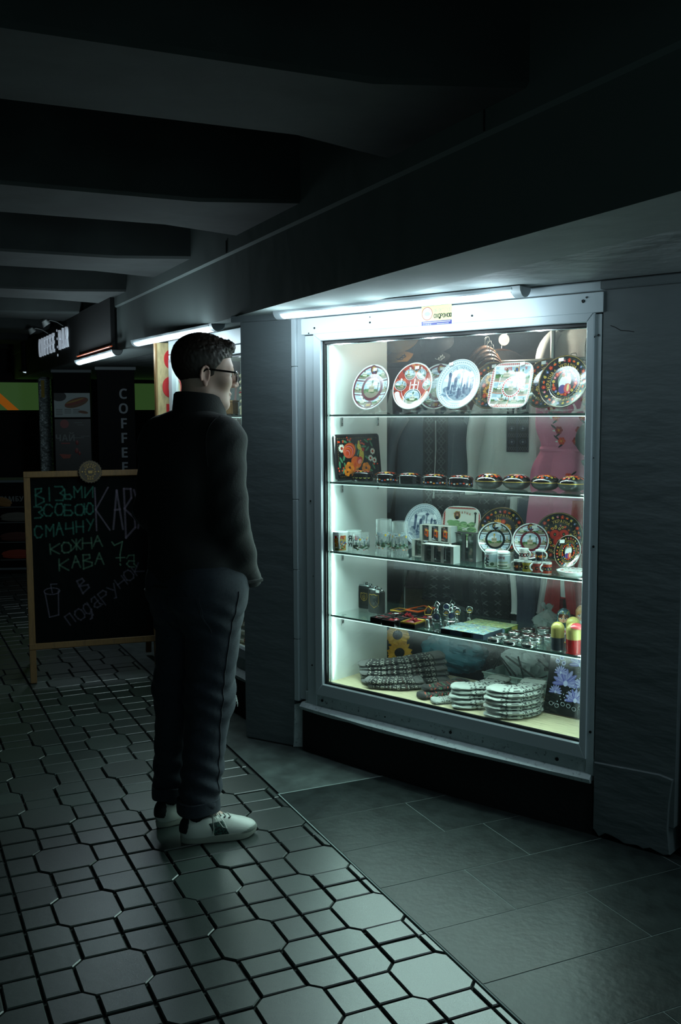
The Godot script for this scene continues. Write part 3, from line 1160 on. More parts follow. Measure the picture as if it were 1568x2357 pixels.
func window_far() -> void:
	var w := struct("window_2", FAR, FAR_TURN, "second lit shop window partly hidden behind the man", "window")
	var F: Material = M["frame_white"]
	part(w, "header_board", Geo.new().box(Vector3(-0.56, 1.885, -0.004), Vector3(1.13, 0.075, 0.03), 0.002), F)
	for q in [[-0.56, 1.822, 1.13, 0.045], [-0.56, 0.325, 1.13, 0.05]]:
		part(w, "frame_bar", Geo.new().box(Vector3(q[0], q[1], -0.008), Vector3(q[2], q[3], 0.04), 0.003), F)
	for u in [-1.105, -0.02]:
		part(w, "frame_bar", Geo.new().box(Vector3(u, 1.07, -0.008), Vector3(0.05, 1.50, 0.04), 0.003), F)
	part(w, "gasket", Geo.new().box(Vector3(-0.56, 1.795, -0.012), Vector3(1.07, 0.012, 0.016)), M["gasket"])
	part(w, "pane", Geo.new().box(Vector3(-0.56, 1.072, -0.012), Vector3(1.07, 1.446, 0.0002)), M["pane"])
	part(w, "lower_band", Geo.new().box(Vector3(-0.56, 0.265, -0.014), Vector3(1.12, 0.075, 0.03), 0.002), M["ledge_white"])
	var ring := []
	for i in 12:
		var u := -1.125 + 1.135 * i / 11.0
		ring.append([Vector3(u, 0.195 + rng.randf_range(-0.004, 0.003), 0.026), Vector3(u, 0.212, 0.034), Vector3(u, 0.240, 0.002), Vector3(u, 0.24, -0.03), Vector3(u, 0.185, -0.03)])
	part(w, "ledge", Geo.new().loft(ring), M["ledge_white"])
	part(w, "end_panel", Geo.new().box(Vector3(0.015, 1.07, -0.23), Vector3(0.016, 1.55, 0.42)), M["panel_white"])
	part(w, "case_back", Geo.new().box(Vector3(-0.56, 1.07, -0.44), Vector3(1.14, 1.56, 0.016)), mat("far_back", Color(0.46, 0.52, 0.50), 0.6))
	part(w, "case_head", Geo.new().box(Vector3(-0.56, 1.835, -0.23), Vector3(1.12, 0.03, 0.42)), M["panel_white"])
	part(w, "case_floor_board", Geo.new().box(Vector3(-0.56, 0.315, -0.23), Vector3(1.12, 0.02, 0.43)), M["wood_pale"])
	part(w, "lamp_strip_head", Geo.new().box(Vector3(-0.56, 1.808, -0.035), Vector3(1.07, 0.012, 0.016), 0.002), M["strip_glow"])
	strip_light("far_case_light", Vector3(-0.56, 1.793, -0.045), Vector2(1.04, 0.02), Vector3(-62, 180, 0), Color(0.86, 1.0, 0.97), 0.30, FAR, FAR_TURN)
	var bs := struct("baseboard_far_window", FAR, FAR_TURN, "black plinth under the second shop window", "plinth")
	part(bs, "plinth", Geo.new().box(Vector3(-0.56, 0.095, -0.02), Vector3(1.14, 0.19, 0.05)), M["plinth_black"])
	part(bs, "rear_wall", Geo.new().box(Vector3(-0.56, 0.975, -0.50), Vector3(1.7, 1.95, 0.08)), M["dark"])


# ---------------------------------------------------------------- the passage's lamps
func lamp_fitting(called: String, label: String, at: Vector3, turn: float, length: float, e: float) -> void:
	var o := thing(called, label, "lamp", at, turn, "linear lamps under the soffit")
	# half-round section: back plate on the soffit, round diffuser below
	var shell_ := []
	var dif := []
	for x in [-length / 2, length / 2]:
		var r0 := []
		var r1 := []
		for i in 9:
			var a := PI * i / 8.0
			r0.append(Vector3(x, -sin(a) * 0.016, cos(a) * 0.036))
			r1.append(Vector3(x * 0.985, -0.006 - sin(a) * 0.020, 0.004 + cos(a) * 0.028))
		shell_.append(r0)
		dif.append(r1)
	part(o, "housing", Geo.new().loft(shell_).box(Vector3(0, 0.004, 0), Vector3(length, 0.014, 0.074), 0.002), M["lamp_body"])
	part(o, "diffuser", Geo.new().loft(dif), M["lamp_glow"])
	for x in [-1, 1]:
		var c := []
		for i in 9:
			var a := PI * i / 8.0
			c.append(Vector2(cos(a) * 0.037, 0.010 - sin(a) * 0.038))
		part(o, "end_cap", Geo.new().prism(c, -0.022, 0.022, 0.004), M["lamp_body"], Transform3D(Basis(Vector3.UP, PI / 2), Vector3(x * (length / 2 + 0.014), 0, 0)))
	for i in 5:
		var l := OmniLight3D.new()
		l.name = numbered(called + "_light")
		l.light_color = Color(0.86, 0.96, 1.0)
		l.light_energy = e / 5.0
		l.light_size = 0.05
		l.omni_range = 14.0
		l.omni_attenuation = 2.0
		l.shadow_enabled = true
		l.transform = Transform3D(Basis(Vector3.UP, turn), at) * Transform3D(Basis(), Vector3(length * (i - 2) * 0.22, -0.075, 0.085))
		add_child(l)


func lamps() -> void:
	lamp_fitting("linear_lamp", "long bright linear lamp above the lit show window", win(0.56, 1.937, 0.088), WIN_TURN, 1.14, 0.29)
	lamp_fitting("linear_lamp", "linear lamp above the next shop front, past the wide pillar", win(2.75, 1.937, 0.20), WIN_TURN - 0.12, 1.14, 0.36)
	lamp_fitting("linear_lamp", "linear lamp above the second window, behind the man's head", win_far(-0.86, 1.937, 0.08), FAR_TURN, 1.16, 0.22)
	lamp_fitting("linear_lamp", "far linear lamp beneath the coffee bar sign", cor(0.060, 1.926, -5.32), COR_TURN - PI / 2, 1.30, 0.34)


func win_far(u: float, y: float, w: float) -> Vector3:
	return FAR + Basis(Vector3.UP, FAR_TURN) * Vector3(u, y, w)


# ---------------------------------------------------------------- plates
const RED := Color(0.66, 0.11, 0.07)
const WHITE := Color(0.88, 0.90, 0.90)
const BLACK := Color(0.02, 0.022, 0.02)
const GOLD := Color(0.72, 0.58, 0.24)
const LEAF := Color(0.10, 0.30, 0.17)
const ORANGE := Color(0.80, 0.30, 0.06)
const YELLOW := Color(0.85, 0.62, 0.10)

func pic_city(ring: Color, k: int) -> Pic:
	var p := Pic.new(256, 256, WHITE)
	p.el(0.5, 0.5, 0.475, 0.475, ring)
	p.el(0.5, 0.5, 0.455, 0.455, Color(0.75, 0.8, 0.84))
	for i in 6:
		p.view([0.12, 0.56, 0.05, 0.74, 0.12, 0.56][i], [0.10, 0.10, 0.385, 0.385, 0.69, 0.69][i], [0.32, 0.32, 0.21, 0.21, 0.32, 0.32][i], [0.21, 0.21, 0.23, 0.23, 0.21, 0.21][i], k * 7 + i)
	for y in [0.345, 0.655]:
		p.ln(0.05, y, 0.95, y, 0.011, ring)
	p.el(0.5, 0.5, 0.485, 0.485, WHITE, 0, 0.02).el(0.5, 0.5, 0.465, 0.465, ring, 0, 0.028)
	p.el(0.5, 0.115, 0.09, 0.10, ring).el(0.5, 0.885, 0.10, 0.09, ring)
	p.el(0.5, 0.5, 0.285, 0.285, ring)
	p.view(0.275, 0.275, 0.45, 0.45, k + 3, Color(1, 1, 1), true)
	p.rect(0.465, 0.09, 0.535, 0.14, Color(0.16, 0.24, 0.42)).el(0.5, 0.14, 0.035, 0.035, Color(0.16, 0.24, 0.42)).rect(0.49, 0.10, 0.51, 0.15, Color(0.7, 0.7, 0.65))
	p.el(0.5, 0.07, 0.045, 0.022, GOLD).el(0.45, 0.115, 0.012, 0.035, GOLD).el(0.55, 0.115, 0.012, 0.035, GOLD)
	for i in 8:
		p.el(0.455 + 0.03 * (i % 4), 0.868 + 0.032 * (i / 4), 0.013, 0.014, GOLD)
	p.arc("КИЇВ", 0.5, 0.5, 0.258, -16, 11, 0.035, GOLD)
	# the corner beyond the plate's edge is never seen: the disc is round
	return p


func pic_red() -> Pic:
	var p := Pic.new(256, 256, Color(0.62, 0.16, 0.05))
	var r := RandomNumberGenerator.new()
	r.seed = 5
	for i in 90:
		var a := r.randf() * TAU
		var d := sqrt(r.randf()) * 0.5
		p.el(0.5 + cos(a) * d, 0.5 + sin(a) * d, 0.035, 0.022, [Color(0.82, 0.40, 0.10), Color(0.25, 0.07, 0.04), Color(0.85, 0.62, 0.35), Color(0.06, 0.05, 0.05)][i % 4], r.randf() * 180, 0.010)
	for q in [[0.36, 0.24, 0.13], [0.65, 0.24, 0.13], [0.17, 0.47, 0.13], [0.83, 0.47, 0.12], [0.50, 0.73, 0.22]]:
		p.el(q[0], q[1], q[2], q[2] * 0.86, WHITE).el(q[0], q[1], q[2] * 0.92, q[2] * 0.79, Color(0.10, 0.10, 0.12))
		p.view(q[0] - q[2] * 0.85, q[1] - q[2] * 0.72, q[2] * 1.7, q[2] * 1.44, int(q[0] * 50), Color(1, 1, 1), true)
		p.ln(q[0], q[1] - q[2] * 1.1, q[0], q[1] - q[2] * 0.8, 0.010, WHITE).ln(q[0] - 0.02, q[1] - q[2] * 1.0, q[0] + 0.02, q[1] - q[2] * 1.0, 0.008, WHITE)
	p.el(0.5, 0.12, 0.045, 0.055, Color(0.17, 0.25, 0.42)).el(0.5, 0.12, 0.05, 0.06, GOLD, 0, 0.012)
	p.ln(0.5, 0.34, 0.5, 0.56, 0.016, WHITE).ln(0.44, 0.46, 0.56, 0.46, 0.014, WHITE).ln(0.40, 0.40, 0.40, 0.56, 0.012, WHITE).ln(0.60, 0.40, 0.60, 0.56, 0.012, WHITE)
	for i in 26:
		var a := deg_to_rad(20.0 + 140.0 * i / 25.0)
		p.el(0.5 + cos(a) * 0.40, 0.52 + sin(a) * 0.40, 0.05, 0.05, WHITE)
	p.el(0.5, 0.5, 0.488, 0.488, WHITE, 0, 0.018)
	return p


func pic_blue() -> Pic:
	var p := Pic.new(256, 256, Color(0.78, 0.83, 0.87))
	var ink := Color(0.18, 0.26, 0.38)
	p.view(0.13, 0.2, 0.74, 0.62, 2, Color(0.22, 0.30, 0.40))
	p.el(0.5, 0.5, 0.56, 0.56, Color(0.80, 0.85, 0.88), 0, 0.19)
	for i in 60:
		var a := TAU * i / 60
		p.el(0.5 + cos(a) * 0.435, 0.5 + sin(a) * 0.435, 0.008, 0.008, ink)
	p.el(0.5, 0.5, 0.485, 0.485, ink, 0, 0.010).el(0.5, 0.5, 0.495, 0.495, WHITE, 0, 0.014).el(0.5, 0.5, 0.39, 0.39, Color(0.45, 0.55, 0.65), 0, 0.008)
	for q in [[0.26, 0.30, 0.03, 0.30], [0.40, 0.40, 0.035, 0.22], [0.55, 0.24, 0.012, 0.50], [0.68, 0.36, 0.025, 0.24], [0.80, 0.42, 0.02, 0.14], [0.33, 0.52, 0.02, 0.16], [0.50, 0.60, 0.03, 0.18], [0.62, 0.52, 0.022, 0.16]]:
		p.rect(q[0] - q[2], q[1], q[0] + q[2], q[1] + q[3], Color(ink, 0.75)).el(q[0], q[1], q[2] * 1.1, q[2] * 1.6, Color(ink, 0.85)).ln(q[0], q[1] - 0.07, q[0], q[1], 0.004, ink)
	p.el(0.55, 0.24, 0.045, 0.03, Color(ink, 0.8))
	for i in 14:
		p.el(0.16 + 0.05 * i, 0.70 + 0.03 * sin(i * 2.3), 0.03, 0.022, Color(ink, 0.5))
	p.arc("КИЇВ-УКРАЇНА", 0.5, 0.5, 0.345, -38, 7, 0.045, Color(ink, 0.8), 0.12)
	return p


func wreath(p: Pic, r0: float, cx := 0.5, cy := 0.5, n := 26, big := 1.0, odd := 0.0) -> void:
	for i in n:
		var a := TAU * (i + odd) / n
		var c := Vector2(cx + cos(a) * r0, cy + sin(a) * r0)
		p.leaf(c.x + cos(a) * 0.02, c.y + sin(a) * 0.02, 0.032 * big, rad_to_deg(a) + 60, [LEAF, Color(0.12, 0.33, 0.30), Color(0.25, 0.36, 0.16)][i % 3])
		match i % 4:
			0: p.flower(c.x, c.y, 0.036 * big, Color(0.72, 0.12, 0.08), YELLOW)
			1: p.el(c.x, c.y, 0.03 * big, 0.018 * big, ORANGE, rad_to_deg(a) + 90)
			2: p.flower(c.x, c.y, 0.026 * big, Color(0.80, 0.66, 0.25), Color(0.5, 0.2, 0.05))
			3: p.flower(c.x, c.y, 0.024 * big, Color(0.75, 0.30, 0.38) if i % 8 == 3 else Color(0.30, 0.33, 0.55), WHITE)


func pic_folk(k: int) -> Pic:
	var p := Pic.new(320, 320, BLACK)
	wreath(p, 0.405)
	p.el(0.5, 0.5, 0.485, 0.485, GOLD, 0, 0.007).el(0.5, 0.5, 0.285, 0.285, Color(0.62, 0.66, 0.62) if k == 2 else Color(0.15, 0.16, 0.12), 0, 0.007)
	for i in 4:
		p.arc("УКРАЇНА", 0.5, 0.5, 0.325, i * 90 - 24, 9.5, 0.058, GOLD, 0.16)
		var a := deg_to_rad(i * 90 + 45)
		p.el(0.5 + sin(a) * 0.325, 0.5 - cos(a) * 0.325, 0.014, 0.02, Color(0.5, 0.42, 0.2))
	if k == 0:        # sunflowers
		for q in [[0.42, 0.36, 0.12], [0.60, 0.44, 0.10], [0.42, 0.60, 0.13], [0.60, 0.62, 0.11]]:
			p.daisy(q[0], q[1], q[2], Color(0.86, 0.58, 0.10), Color(0.25, 0.12, 0.04), 16)
		for q in [[0.30, 0.48, 0.05], [0.66, 0.54, 0.05], [0.52, 0.30, 0.05], [0.50, 0.50, 0.05], [0.35, 0.70, 0.05], [0.55, 0.72, 0.06]]:
			p.el(q[0], q[1], q[2], q[2], Color(0.68, 0.16, 0.08)).el(q[0], q[1], q[2] * 0.5, q[2] * 0.5, ORANGE)
	elif k == 1:      # poppies
		for q in [[0.41, 0.45, 0.10], [0.59, 0.44, 0.10], [0.50, 0.59, 0.11]]:
			p.el(q[0], q[1], q[2] * 1.05, q[2], Color(0.60, 0.09, 0.05)).el(q[0], q[1] - q[2] * 0.2, q[2] * 0.8, q[2] * 0.65, Color(0.72, 0.15, 0.08)).el(q[0], q[1], q[2] * 0.3, q[2] * 0.34, BLACK).el(q[0], q[1], q[2] * 0.15, q[2] * 0.18, Color(0.3, 0.4, 0.2))
		for q in [[0.36, 0.33], [0.42, 0.31], [0.50, 0.33], [0.56, 0.30], [0.30, 0.56], [0.33, 0.62], [0.40, 0.68], [0.62, 0.60], [0.66, 0.55], [0.60, 0.68]]:
			p.el(q[0], q[1], 0.026, 0.026, Color(0.82, 0.66, 0.28), 0, 0.013)
		wreath(p, 0.235, 0.5, 0.5, 15, 0.8, 0.4)
	else:             # a couple in embroidered dress among flowers
		wreath(p, 0.225, 0.5, 0.5, 20, 1.15, 0.3)
		p.el(0.5, 0.46, 0.14, 0.16, Color(0.45, 0.50, 0.45))
		p.el(0.46, 0.50, 0.07, 0.13, WHITE, 12).el(0.57, 0.46, 0.055, 0.10, WHITE, -10).el(0.46, 0.36, 0.035, 0.04, Color(0.72, 0.52, 0.42)).el(0.56, 0.34, 0.032, 0.038, Color(0.72, 0.52, 0.42))
		p.el(0.46, 0.335, 0.035, 0.02, Color(0.6, 0.15, 0.1)).el(0.56, 0.31, 0.034, 0.02, Color(0.15, 0.10, 0.08))
		p.el(0.47, 0.63, 0.075, 0.085, Color(0.32, 0.24, 0.48)).el(0.57, 0.61, 0.07, 0.09, Color(0.78, 0.30, 0.30)).el(0.58, 0.60, 0.025, 0.07, Color(0.85, 0.75, 0.5))
	return p


func pic_square() -> Pic:
	var p := Pic.new(256, 256, WHITE)
	for i in 20:
		for q in [[0.045 + 0.048 * i, 0.04], [0.045 + 0.048 * i, 0.96], [0.04, 0.045 + 0.048 * i], [0.96, 0.045 + 0.048 * i]]:
			p.el(q[0], q[1], 0.020, 0.020, Color(0.66, 0.14, 0.12)).el(q[0], q[1], 0.007, 0.007, WHITE)
	for q in [[0.09, 0.09, 0.52, 0.29], [0.63, 0.09, 0.29, 0.36], [0.09, 0.40, 0.26, 0.24], [0.67, 0.47, 0.25, 0.22], [0.09, 0.66, 0.38, 0.24], [0.49, 0.72, 0.42, 0.18]]:
		p.view(q[0], q[1], q[2], q[3], int(q[0] * 40 + q[1] * 10))
	for q in [[0.62, 0.08, 0.62, 0.33], [0.08, 0.39, 0.32, 0.39], [0.08, 0.65, 0.30, 0.65], [0.70, 0.46, 0.92, 0.46], [0.68, 0.70, 0.92, 0.70], [0.48, 0.76, 0.48, 0.92]]:
		p.ln(q[0], q[1], q[2], q[3], 0.008, Color(0.74, 0.36, 0.2))
	p.el(0.5, 0.52, 0.235, 0.235, WHITE)
	for i in 26:
		var a := TAU * i / 26
		p.el(0.5 + cos(a) * 0.205, 0.52 + sin(a) * 0.205, 0.019, 0.019, Color(0.70, 0.17, 0.14))
	p.view(0.325, 0.345, 0.35, 0.35, 4, Color(1, 1, 1), true)
	p.write("КИЇВ", 0.28, 0.10, 0.055, Color(0.72, 0.25, 0.22), 0.2).write("KYIV", 0.68, 0.10, 0.05, Color(0.72, 0.25, 0.22), 0.2).write("УКРАЇНА", 0.20, 0.90, 0.055, Color(0.72, 0.25, 0.2), 0.2)
	p.rect(0.54, 0.11, 0.60, 0.19, Color(0.20, 0.30, 0.50)).el(0.57, 0.15, 0.045, 0.055, GOLD, 0, 0.012)
	return p


func pic_map() -> Pic:
	var p := Pic.new(256, 256, Color(0.86, 0.87, 0.82))
	for i in 24:
		for q in [[0.04 * i + 0.04, 0.045], [0.045, 0.04 * i + 0.04], [0.955, 0.04 * i + 0.04]]:
			p.el(q[0], q[1], 0.018, 0.018, Color(0.62, 0.13, 0.12), 45).el(q[0] + 0.02, q[1] + 0.015, 0.012, 0.012, Color(0.7, 0.35, 0.3))
	var r := RandomNumberGenerator.new()
	r.seed = 8
	for i in 60:
		p.el(0.2 + 0.62 * r.randf(), 0.38 + 0.4 * r.randf(), 0.09, 0.05, [Color(0.50, 0.66, 0.45), Color(0.58, 0.72, 0.50), Color(0.44, 0.60, 0.42)][i % 3])
	for i in 46:
		var q := Vector2(0.15 + 0.68 * r.randf(), 0.36 + 0.42 * r.randf())
		p.ln(q.x, q.y, q.x + 0.07, q.y, 0.004, Color(0.12, 0.24, 0.14))
	for i in 14:
		p.flower(0.1 + 0.8 * r.randf(), 0.82 + 0.12 * r.randf(), 0.025, [Color(0.75, 0.3, 0.15), YELLOW, Color(0.4, 0.5, 0.2)][i % 3], RED)
	p.el(0.36, 0.22, 0.085, 0.10, GOLD).el(0.36, 0.22, 0.07, 0.085, Color(0.35, 0.28, 0.2)).el(0.36, 0.21, 0.03, 0.04, Color(0.7, 0.52, 0.42)).el(0.36, 0.28, 0.05, 0.04, Color(0.12, 0.12, 0.12))
	p.arc("УКРАЇНА", 0.5, 0.7, 0.55, -22, 7, 0.05, Color(0.62, 0.3, 0.2), 0.2)
	p.ln(0.84, 0.16, 0.84, 0.38, 0.02, Color(0.15, 0.18, 0.16)).el(0.84, 0.16, 0.04, 0.03, Color(0.15, 0.18, 0.16))
	return p


# a plate on a clear stand: r is its radius, face the print; e above 2 squares it
func plate(label: String, u: float, y: float, w: float, r: float, face: Material, body: Material, turn := 0.0, lean := 16.0, e := 2.0, price := Vector2(0.2, 0.75), oval := 1.0, lift := 0.0) -> Node3D:
	var o := inside("souvenir_plate", label, "plate", u, y, w, turn)
	var k := r / 0.1
	var x := Transform3D(Basis.from_euler(Vector3(PI / 2 - deg_to_rad(lean), 0, 0)), Vector3(0, 0.014 + lift + r * cos(deg_to_rad(lean)), 0))
	var prof := []
	for q in [[0.002, 0.003], [0.054, 0.003], [0.057, 0.0], [0.061, 0.001], [0.066, 0.005], [0.085, 0.011], [0.097, 0.0165], [0.1, 0.0185], [0.0985, 0.0202], [0.094, 0.0188], [0.083, 0.0140], [0.067, 0.0085], [0.061, 0.0062], [0.002, 0.006]]:
		prof.append(Vector2(q[0], q[1]) * k)
	part(o, "plate_body", Geo.new().lathe(prof, 56, oval, 1.0, e), body, x)
	var face_prof := []
	for q in [[0.001, 0.0064], [0.061, 0.0066], [0.067, 0.0089], [0.083, 0.0144], [0.094, 0.0192], [0.0978, 0.0204]]:
		face_prof.append(Vector2(q[0], q[1]) * k)
	var rings := []
	for q in face_prof:
		var ring := []
		for j in 56:
			var a := TAU * j / 56
			var kk := 1.0 if e == 2.0 else 1.0 / pow(pow(absf(cos(a)), e) + pow(absf(sin(a)), e), 1.0 / e)
			ring.append(Vector3(cos(a) * q.x * kk * oval, q.y, sin(a) * q.x * kk))
		rings.append(ring)
	var g := Geo.new().loft(rings, true, false)
	g.flat_uv(Vector2(r * 2 * oval, r * 2))
	if e != 2.0:
		g.flat_uv(Vector2(r * 2, r * 2))
	part(o, "printed_face", g, face, x)
	if price.x < 5.0:
		part(o, "price_tag", Geo.new().box(Vector3(price.x * r, 0.0205 * k, -price.y * r), Vector3(0.020, 0.0008, 0.013)), M["paper"], x * Transform3D(Basis(Vector3.UP, 0.12), Vector3.ZERO))
	# stand: two bent clear feet and a bar
	for s in [-1, 1]:
		var pts := []
		for q in [[0.052, 0.0], [0.048, 0.006], [0.030, 0.010], [0.034, 0.022], [0.046, 0.036], [0.044, 0.052], [0.038, 0.050], [0.038, 0.036], [0.022, 0.024], [0.014, 0.014], [-0.018, 0.018], [-0.034, 0.06], [-0.052, 0.105], [-0.060, 0.104], [-0.058, 0.05], [-0.062, 0.0], [-0.052, 0.0], [-0.036, 0.008], [0.0, 0.006], [0.028, 0.0]]:
			pts.append(Vector2(q[0] - 0.012, q[1]) * minf(k, 1.0))
		part(o, "stand_foot", Geo.new().prism(pts, -0.002, 0.002, 0.0006), M["clear_plastic"], Transform3D(Basis(Vector3.UP, -PI / 2).scaled(Vector3(1, 1.0 + lift * 30.0, 1)), Vector3(s * r * 0.48, 0, 0.0)))
	part(o, "stand_bar", Geo.new().tube([Vector3(-r * 0.48, 0.012, -0.03 * k), Vector3(r * 0.48, 0.012, -0.03 * k)], 0.0025, 6), M["clear_plastic"])
	return o


func shelf_top() -> void:
	mat("porcelain", Color(0.84, 0.87, 0.87), 0.10)
	M["porcelain"].clearcoat_enabled = true
	var red_wine := Color(0.34, 0.06, 0.14)
	printed("print_city", pic_city(red_wine, 1), 0.16, 0.7)
	printed("print_red", pic_red(), 0.16, 0.7)
	printed("print_blue", pic_blue(), 0.16, 0.7)
	printed("print_sun", pic_folk(0), 0.14, 0.8)
	printed("print_poppy", pic_folk(1), 0.14, 0.8)
	printed("print_couple", pic_folk(2), 0.14, 0.8)
	printed("print_square", pic_square(), 0.16, 0.7)
	var y := 1.505
	plate("white plate with a maroon ring and town views, leftmost on the top shelf", 0.301, y, -0.13, 0.1, M["print_city"], M["porcelain"])
	plate("orange-red patterned plate with small city views on the top shelf", 0.522, y, -0.13, 0.1, M["print_red"], M["porcelain"])
	plate("maroon ringed view plate half hidden behind the orange-red plate", 0.545, y, -0.275, 0.1, M["print_city"], M["porcelain"])
	plate("pale blue and white city plate in the middle of the top shelf", 0.753, y, -0.12, 0.102, M["print_blue"], M["porcelain"], 0.0, 16.0, 2.0, Vector2(-0.35, 0.86))
	plate("black sunflower plate half hidden between the blue plate and the square plate", 0.815, y, -0.262, 0.098, M["print_sun"], M["black_gloss"], 0.0, 16.0, 2.0, Vector2(0.12, 0.80))
	plate("square white plate with red checked border and town views", 0.990, y, -0.12, 0.092, M["print_square"], M["porcelain"], 0.0, 18.0, 4.5, Vector2(0.52, 0.86))
	plate("black plate with big red poppies, behind the square white plate", 1.062, y, -0.262, 0.1, M["print_poppy"], M["black_gloss"], 0.0, 15.0, 2.0, Vector2(-0.1, 0.84))
	plate("black plate with flower wreath and embroidered couple, rightmost on the top shelf", 1.218, y, -0.11, 0.1, M["print_couple"], M["black_gloss"], 0.0, 16.0, 2.0, Vector2(-0.1, 0.84))


# ---------------------------------------------------------------- lacquer
func pic_lid(k: int) -> Pic:
	var p := Pic.new(192, 192, BLACK)
	var r := RandomNumberGenerator.new()
	r.seed = 300 + k
	wreath(p, 0.36, 0.5, 0.5, 14, 1.7, r.randf())
	for i in 9:
		var a := r.randf() * TAU
		p.leaf(0.5 + cos(a) * 0.2, 0.5 + sin(a) * 0.2, 0.12, r.randf() * 180, [LEAF, Color(0.30, 0.40, 0.25), Color(0.12, 0.33, 0.30)][i % 3])
	for i in 5:
		var a := TAU * i / 5.0 + k
		p.flower(0.5 + cos(a) * 0.2, 0.5 + sin(a) * 0.2, 0.12, [Color(0.78, 0.20, 0.08), Color(0.85, 0.62, 0.25), WHITE, Color(0.74, 0.35, 0.40), Color(0.82, 0.42, 0.10)][(i + k) % 5], [YELLOW, RED][i % 2])
	p.flower(0.5, 0.5, 0.17, [Color(0.74, 0.14, 0.07), Color(0.80, 0.40, 0.10), Color(0.85, 0.80, 0.70), Color(0.70, 0.16, 0.08)][k % 4], YELLOW, 6)
	return p


func pic_side(k: int) -> Pic:
	var p := Pic.new(256, 64, BLACK)
	var r := RandomNumberGenerator.new()
	r.seed = 500 + k
	for i in 12:
		var x := (i + 0.5) / 12.0
		var y := 0.12 + r.randf() * 0.05
		p.leaf(x + 0.02, y, 0.034, r.randf() * 180, LEAF)
		p.flower(x, y, 0.032, [Color(0.75, 0.16, 0.08), WHITE, Color(0.80, 0.45, 0.12), Color(0.35, 0.42, 0.62)][(i + k) % 4] if k != 2 else Color(0.10, 0.11, 0.09), YELLOW if k != 2 else BLACK)
	if k == 0:
		p = Pic.new(256, 64, BLACK)
		for i in 7:
			p.leaf(0.1 + 0.13 * i, 0.13, 0.04, 25, Color(0.55, 0.52, 0.2)).leaf(0.14 + 0.13 * i, 0.12, 0.03, -30, Color(0.5, 0.48, 0.2))
	return p


func pic_rooster() -> Pic:
	var p := Pic.new(400, 300, BLACK)
	for i in 46:
		var q := Vector2(0.06 + 0.88 * i / 45.0, 0.0)
		for y in [0.045, 0.705]:
			if i % 2 == 0:
				p.ln(q.x, y, q.x + 0.009, y, 0.003, GOLD)
	for i in 34:
		for x in [0.045, 0.955]:
			if i % 2 == 0:
				p.ln(x, 0.05 + 0.019 * i, x, 0.06 + 0.019 * i, 0.003, GOLD)
	for q in [[0.20, 0.10, 20], [0.33, 0.12, 60], [0.30, 0.17, 20], [0.45, 0.2, 100], [0.70, 0.10, 30], [0.80, 0.08, -10], [0.72, 0.24, -40], [0.10, 0.42, 60], [0.17, 0.38, 110], [0.18, 0.52, 70], [0.14, 0.6, 100], [0.82, 0.16, 60], [0.84, 0.56, 60], [0.76, 0.62, 20], [0.50, 0.30, 120], [0.70, 0.40, 30], [0.06, 0.50, 90], [0.64, 0.20, 0], [0.90, 0.44, 80]]:
		p.leaf(q[0], q[1], 0.062, q[2], [Color(0.14, 0.38, 0.24), Color(0.18, 0.42, 0.30)][int(q[2]) % 2])
	var r := RandomNumberGenerator.new()
	r.seed = 12
	for i in 26:
		var q: Vector2 = [Vector2(0.30, 0.06), Vector2(0.12, 0.12), Vector2(0.55, 0.12), Vector2(0.80, 0.10), Vector2(0.08, 0.58), Vector2(0.88, 0.52), Vector2(0.62, 0.16)][i % 7]
		p.el(q.x + r.randf_range(-0.06, 0.06), q.y + r.randf_range(-0.03, 0.03), 0.016, 0.016, Color(0.78, 0.22, 0.05))
	for q in [[0.13, 0.22, 0.075], [0.84, 0.29, 0.06], [0.78, 0.41, 0.06], [0.87, 0.45, 0.055]]:
		p.daisy(q[0], q[1], q[2], Color(0.88, 0.88, 0.82), Color(0.55, 0.14, 0.03), 15)
	# tail, body, neck, wing
	for i in 9:
		var t := i / 8.0
		p.el(0.30 - 0.05 * t, 0.26 + 0.05 * t, 0.15 - 0.11 * t, 0.13 - 0.085 * t, [Color(0.74, 0.22, 0.04), Color(0.86, 0.42, 0.08), Color(0.66, 0.12, 0.10), Color(0.82, 0.45, 0.42)][i % 4], -30)
	p.el(0.44, 0.47, 0.12, 0.10, Color(0.80, 0.34, 0.05), 30).el(0.40, 0.56, 0.035, 0.09, Color(0.72, 0.24, 0.05), 12)
	p.el(0.57, 0.36, 0.055, 0.14, Color(0.72, 0.62, 0.20), 8).el(0.53, 0.20, 0.045, 0.06, Color(0.74, 0.66, 0.22), -15).el(0.53, 0.12, 0.022, 0.03, Color(0.72, 0.66, 0.25))
	for i in 12:
		p.el(0.55 + 0.03 * sin(i * 2.0), 0.20 + 0.022 * i, 0.006, 0.006, Color(0.25, 0.25, 0.08))
	p.el(0.52, 0.44, 0.075, 0.06, Color(0.70, 0.18, 0.14), -40).el(0.52, 0.46, 0.05, 0.035, Color(0.85, 0.50, 0.42), -40).el(0.62, 0.25, 0.03, 0.035, Color(0.62, 0.12, 0.06))
	for i in 3:
		p.ln(0.42 + 0.02 * i, 0.55, 0.42 + 0.03 * i, 0.70, 0.006, Color(0.8, 0.5, 0.1))
	for q in [[0.28, 0.56, 0.10], [0.66, 0.58, 0.095], [0.22, 0.63, 0.07]]:
		p.flower(q[0], q[1], q[2], Color(0.86, 0.48, 0.08), Color(0.30, 0.10, 0.04), 6, 0.5)
	return p


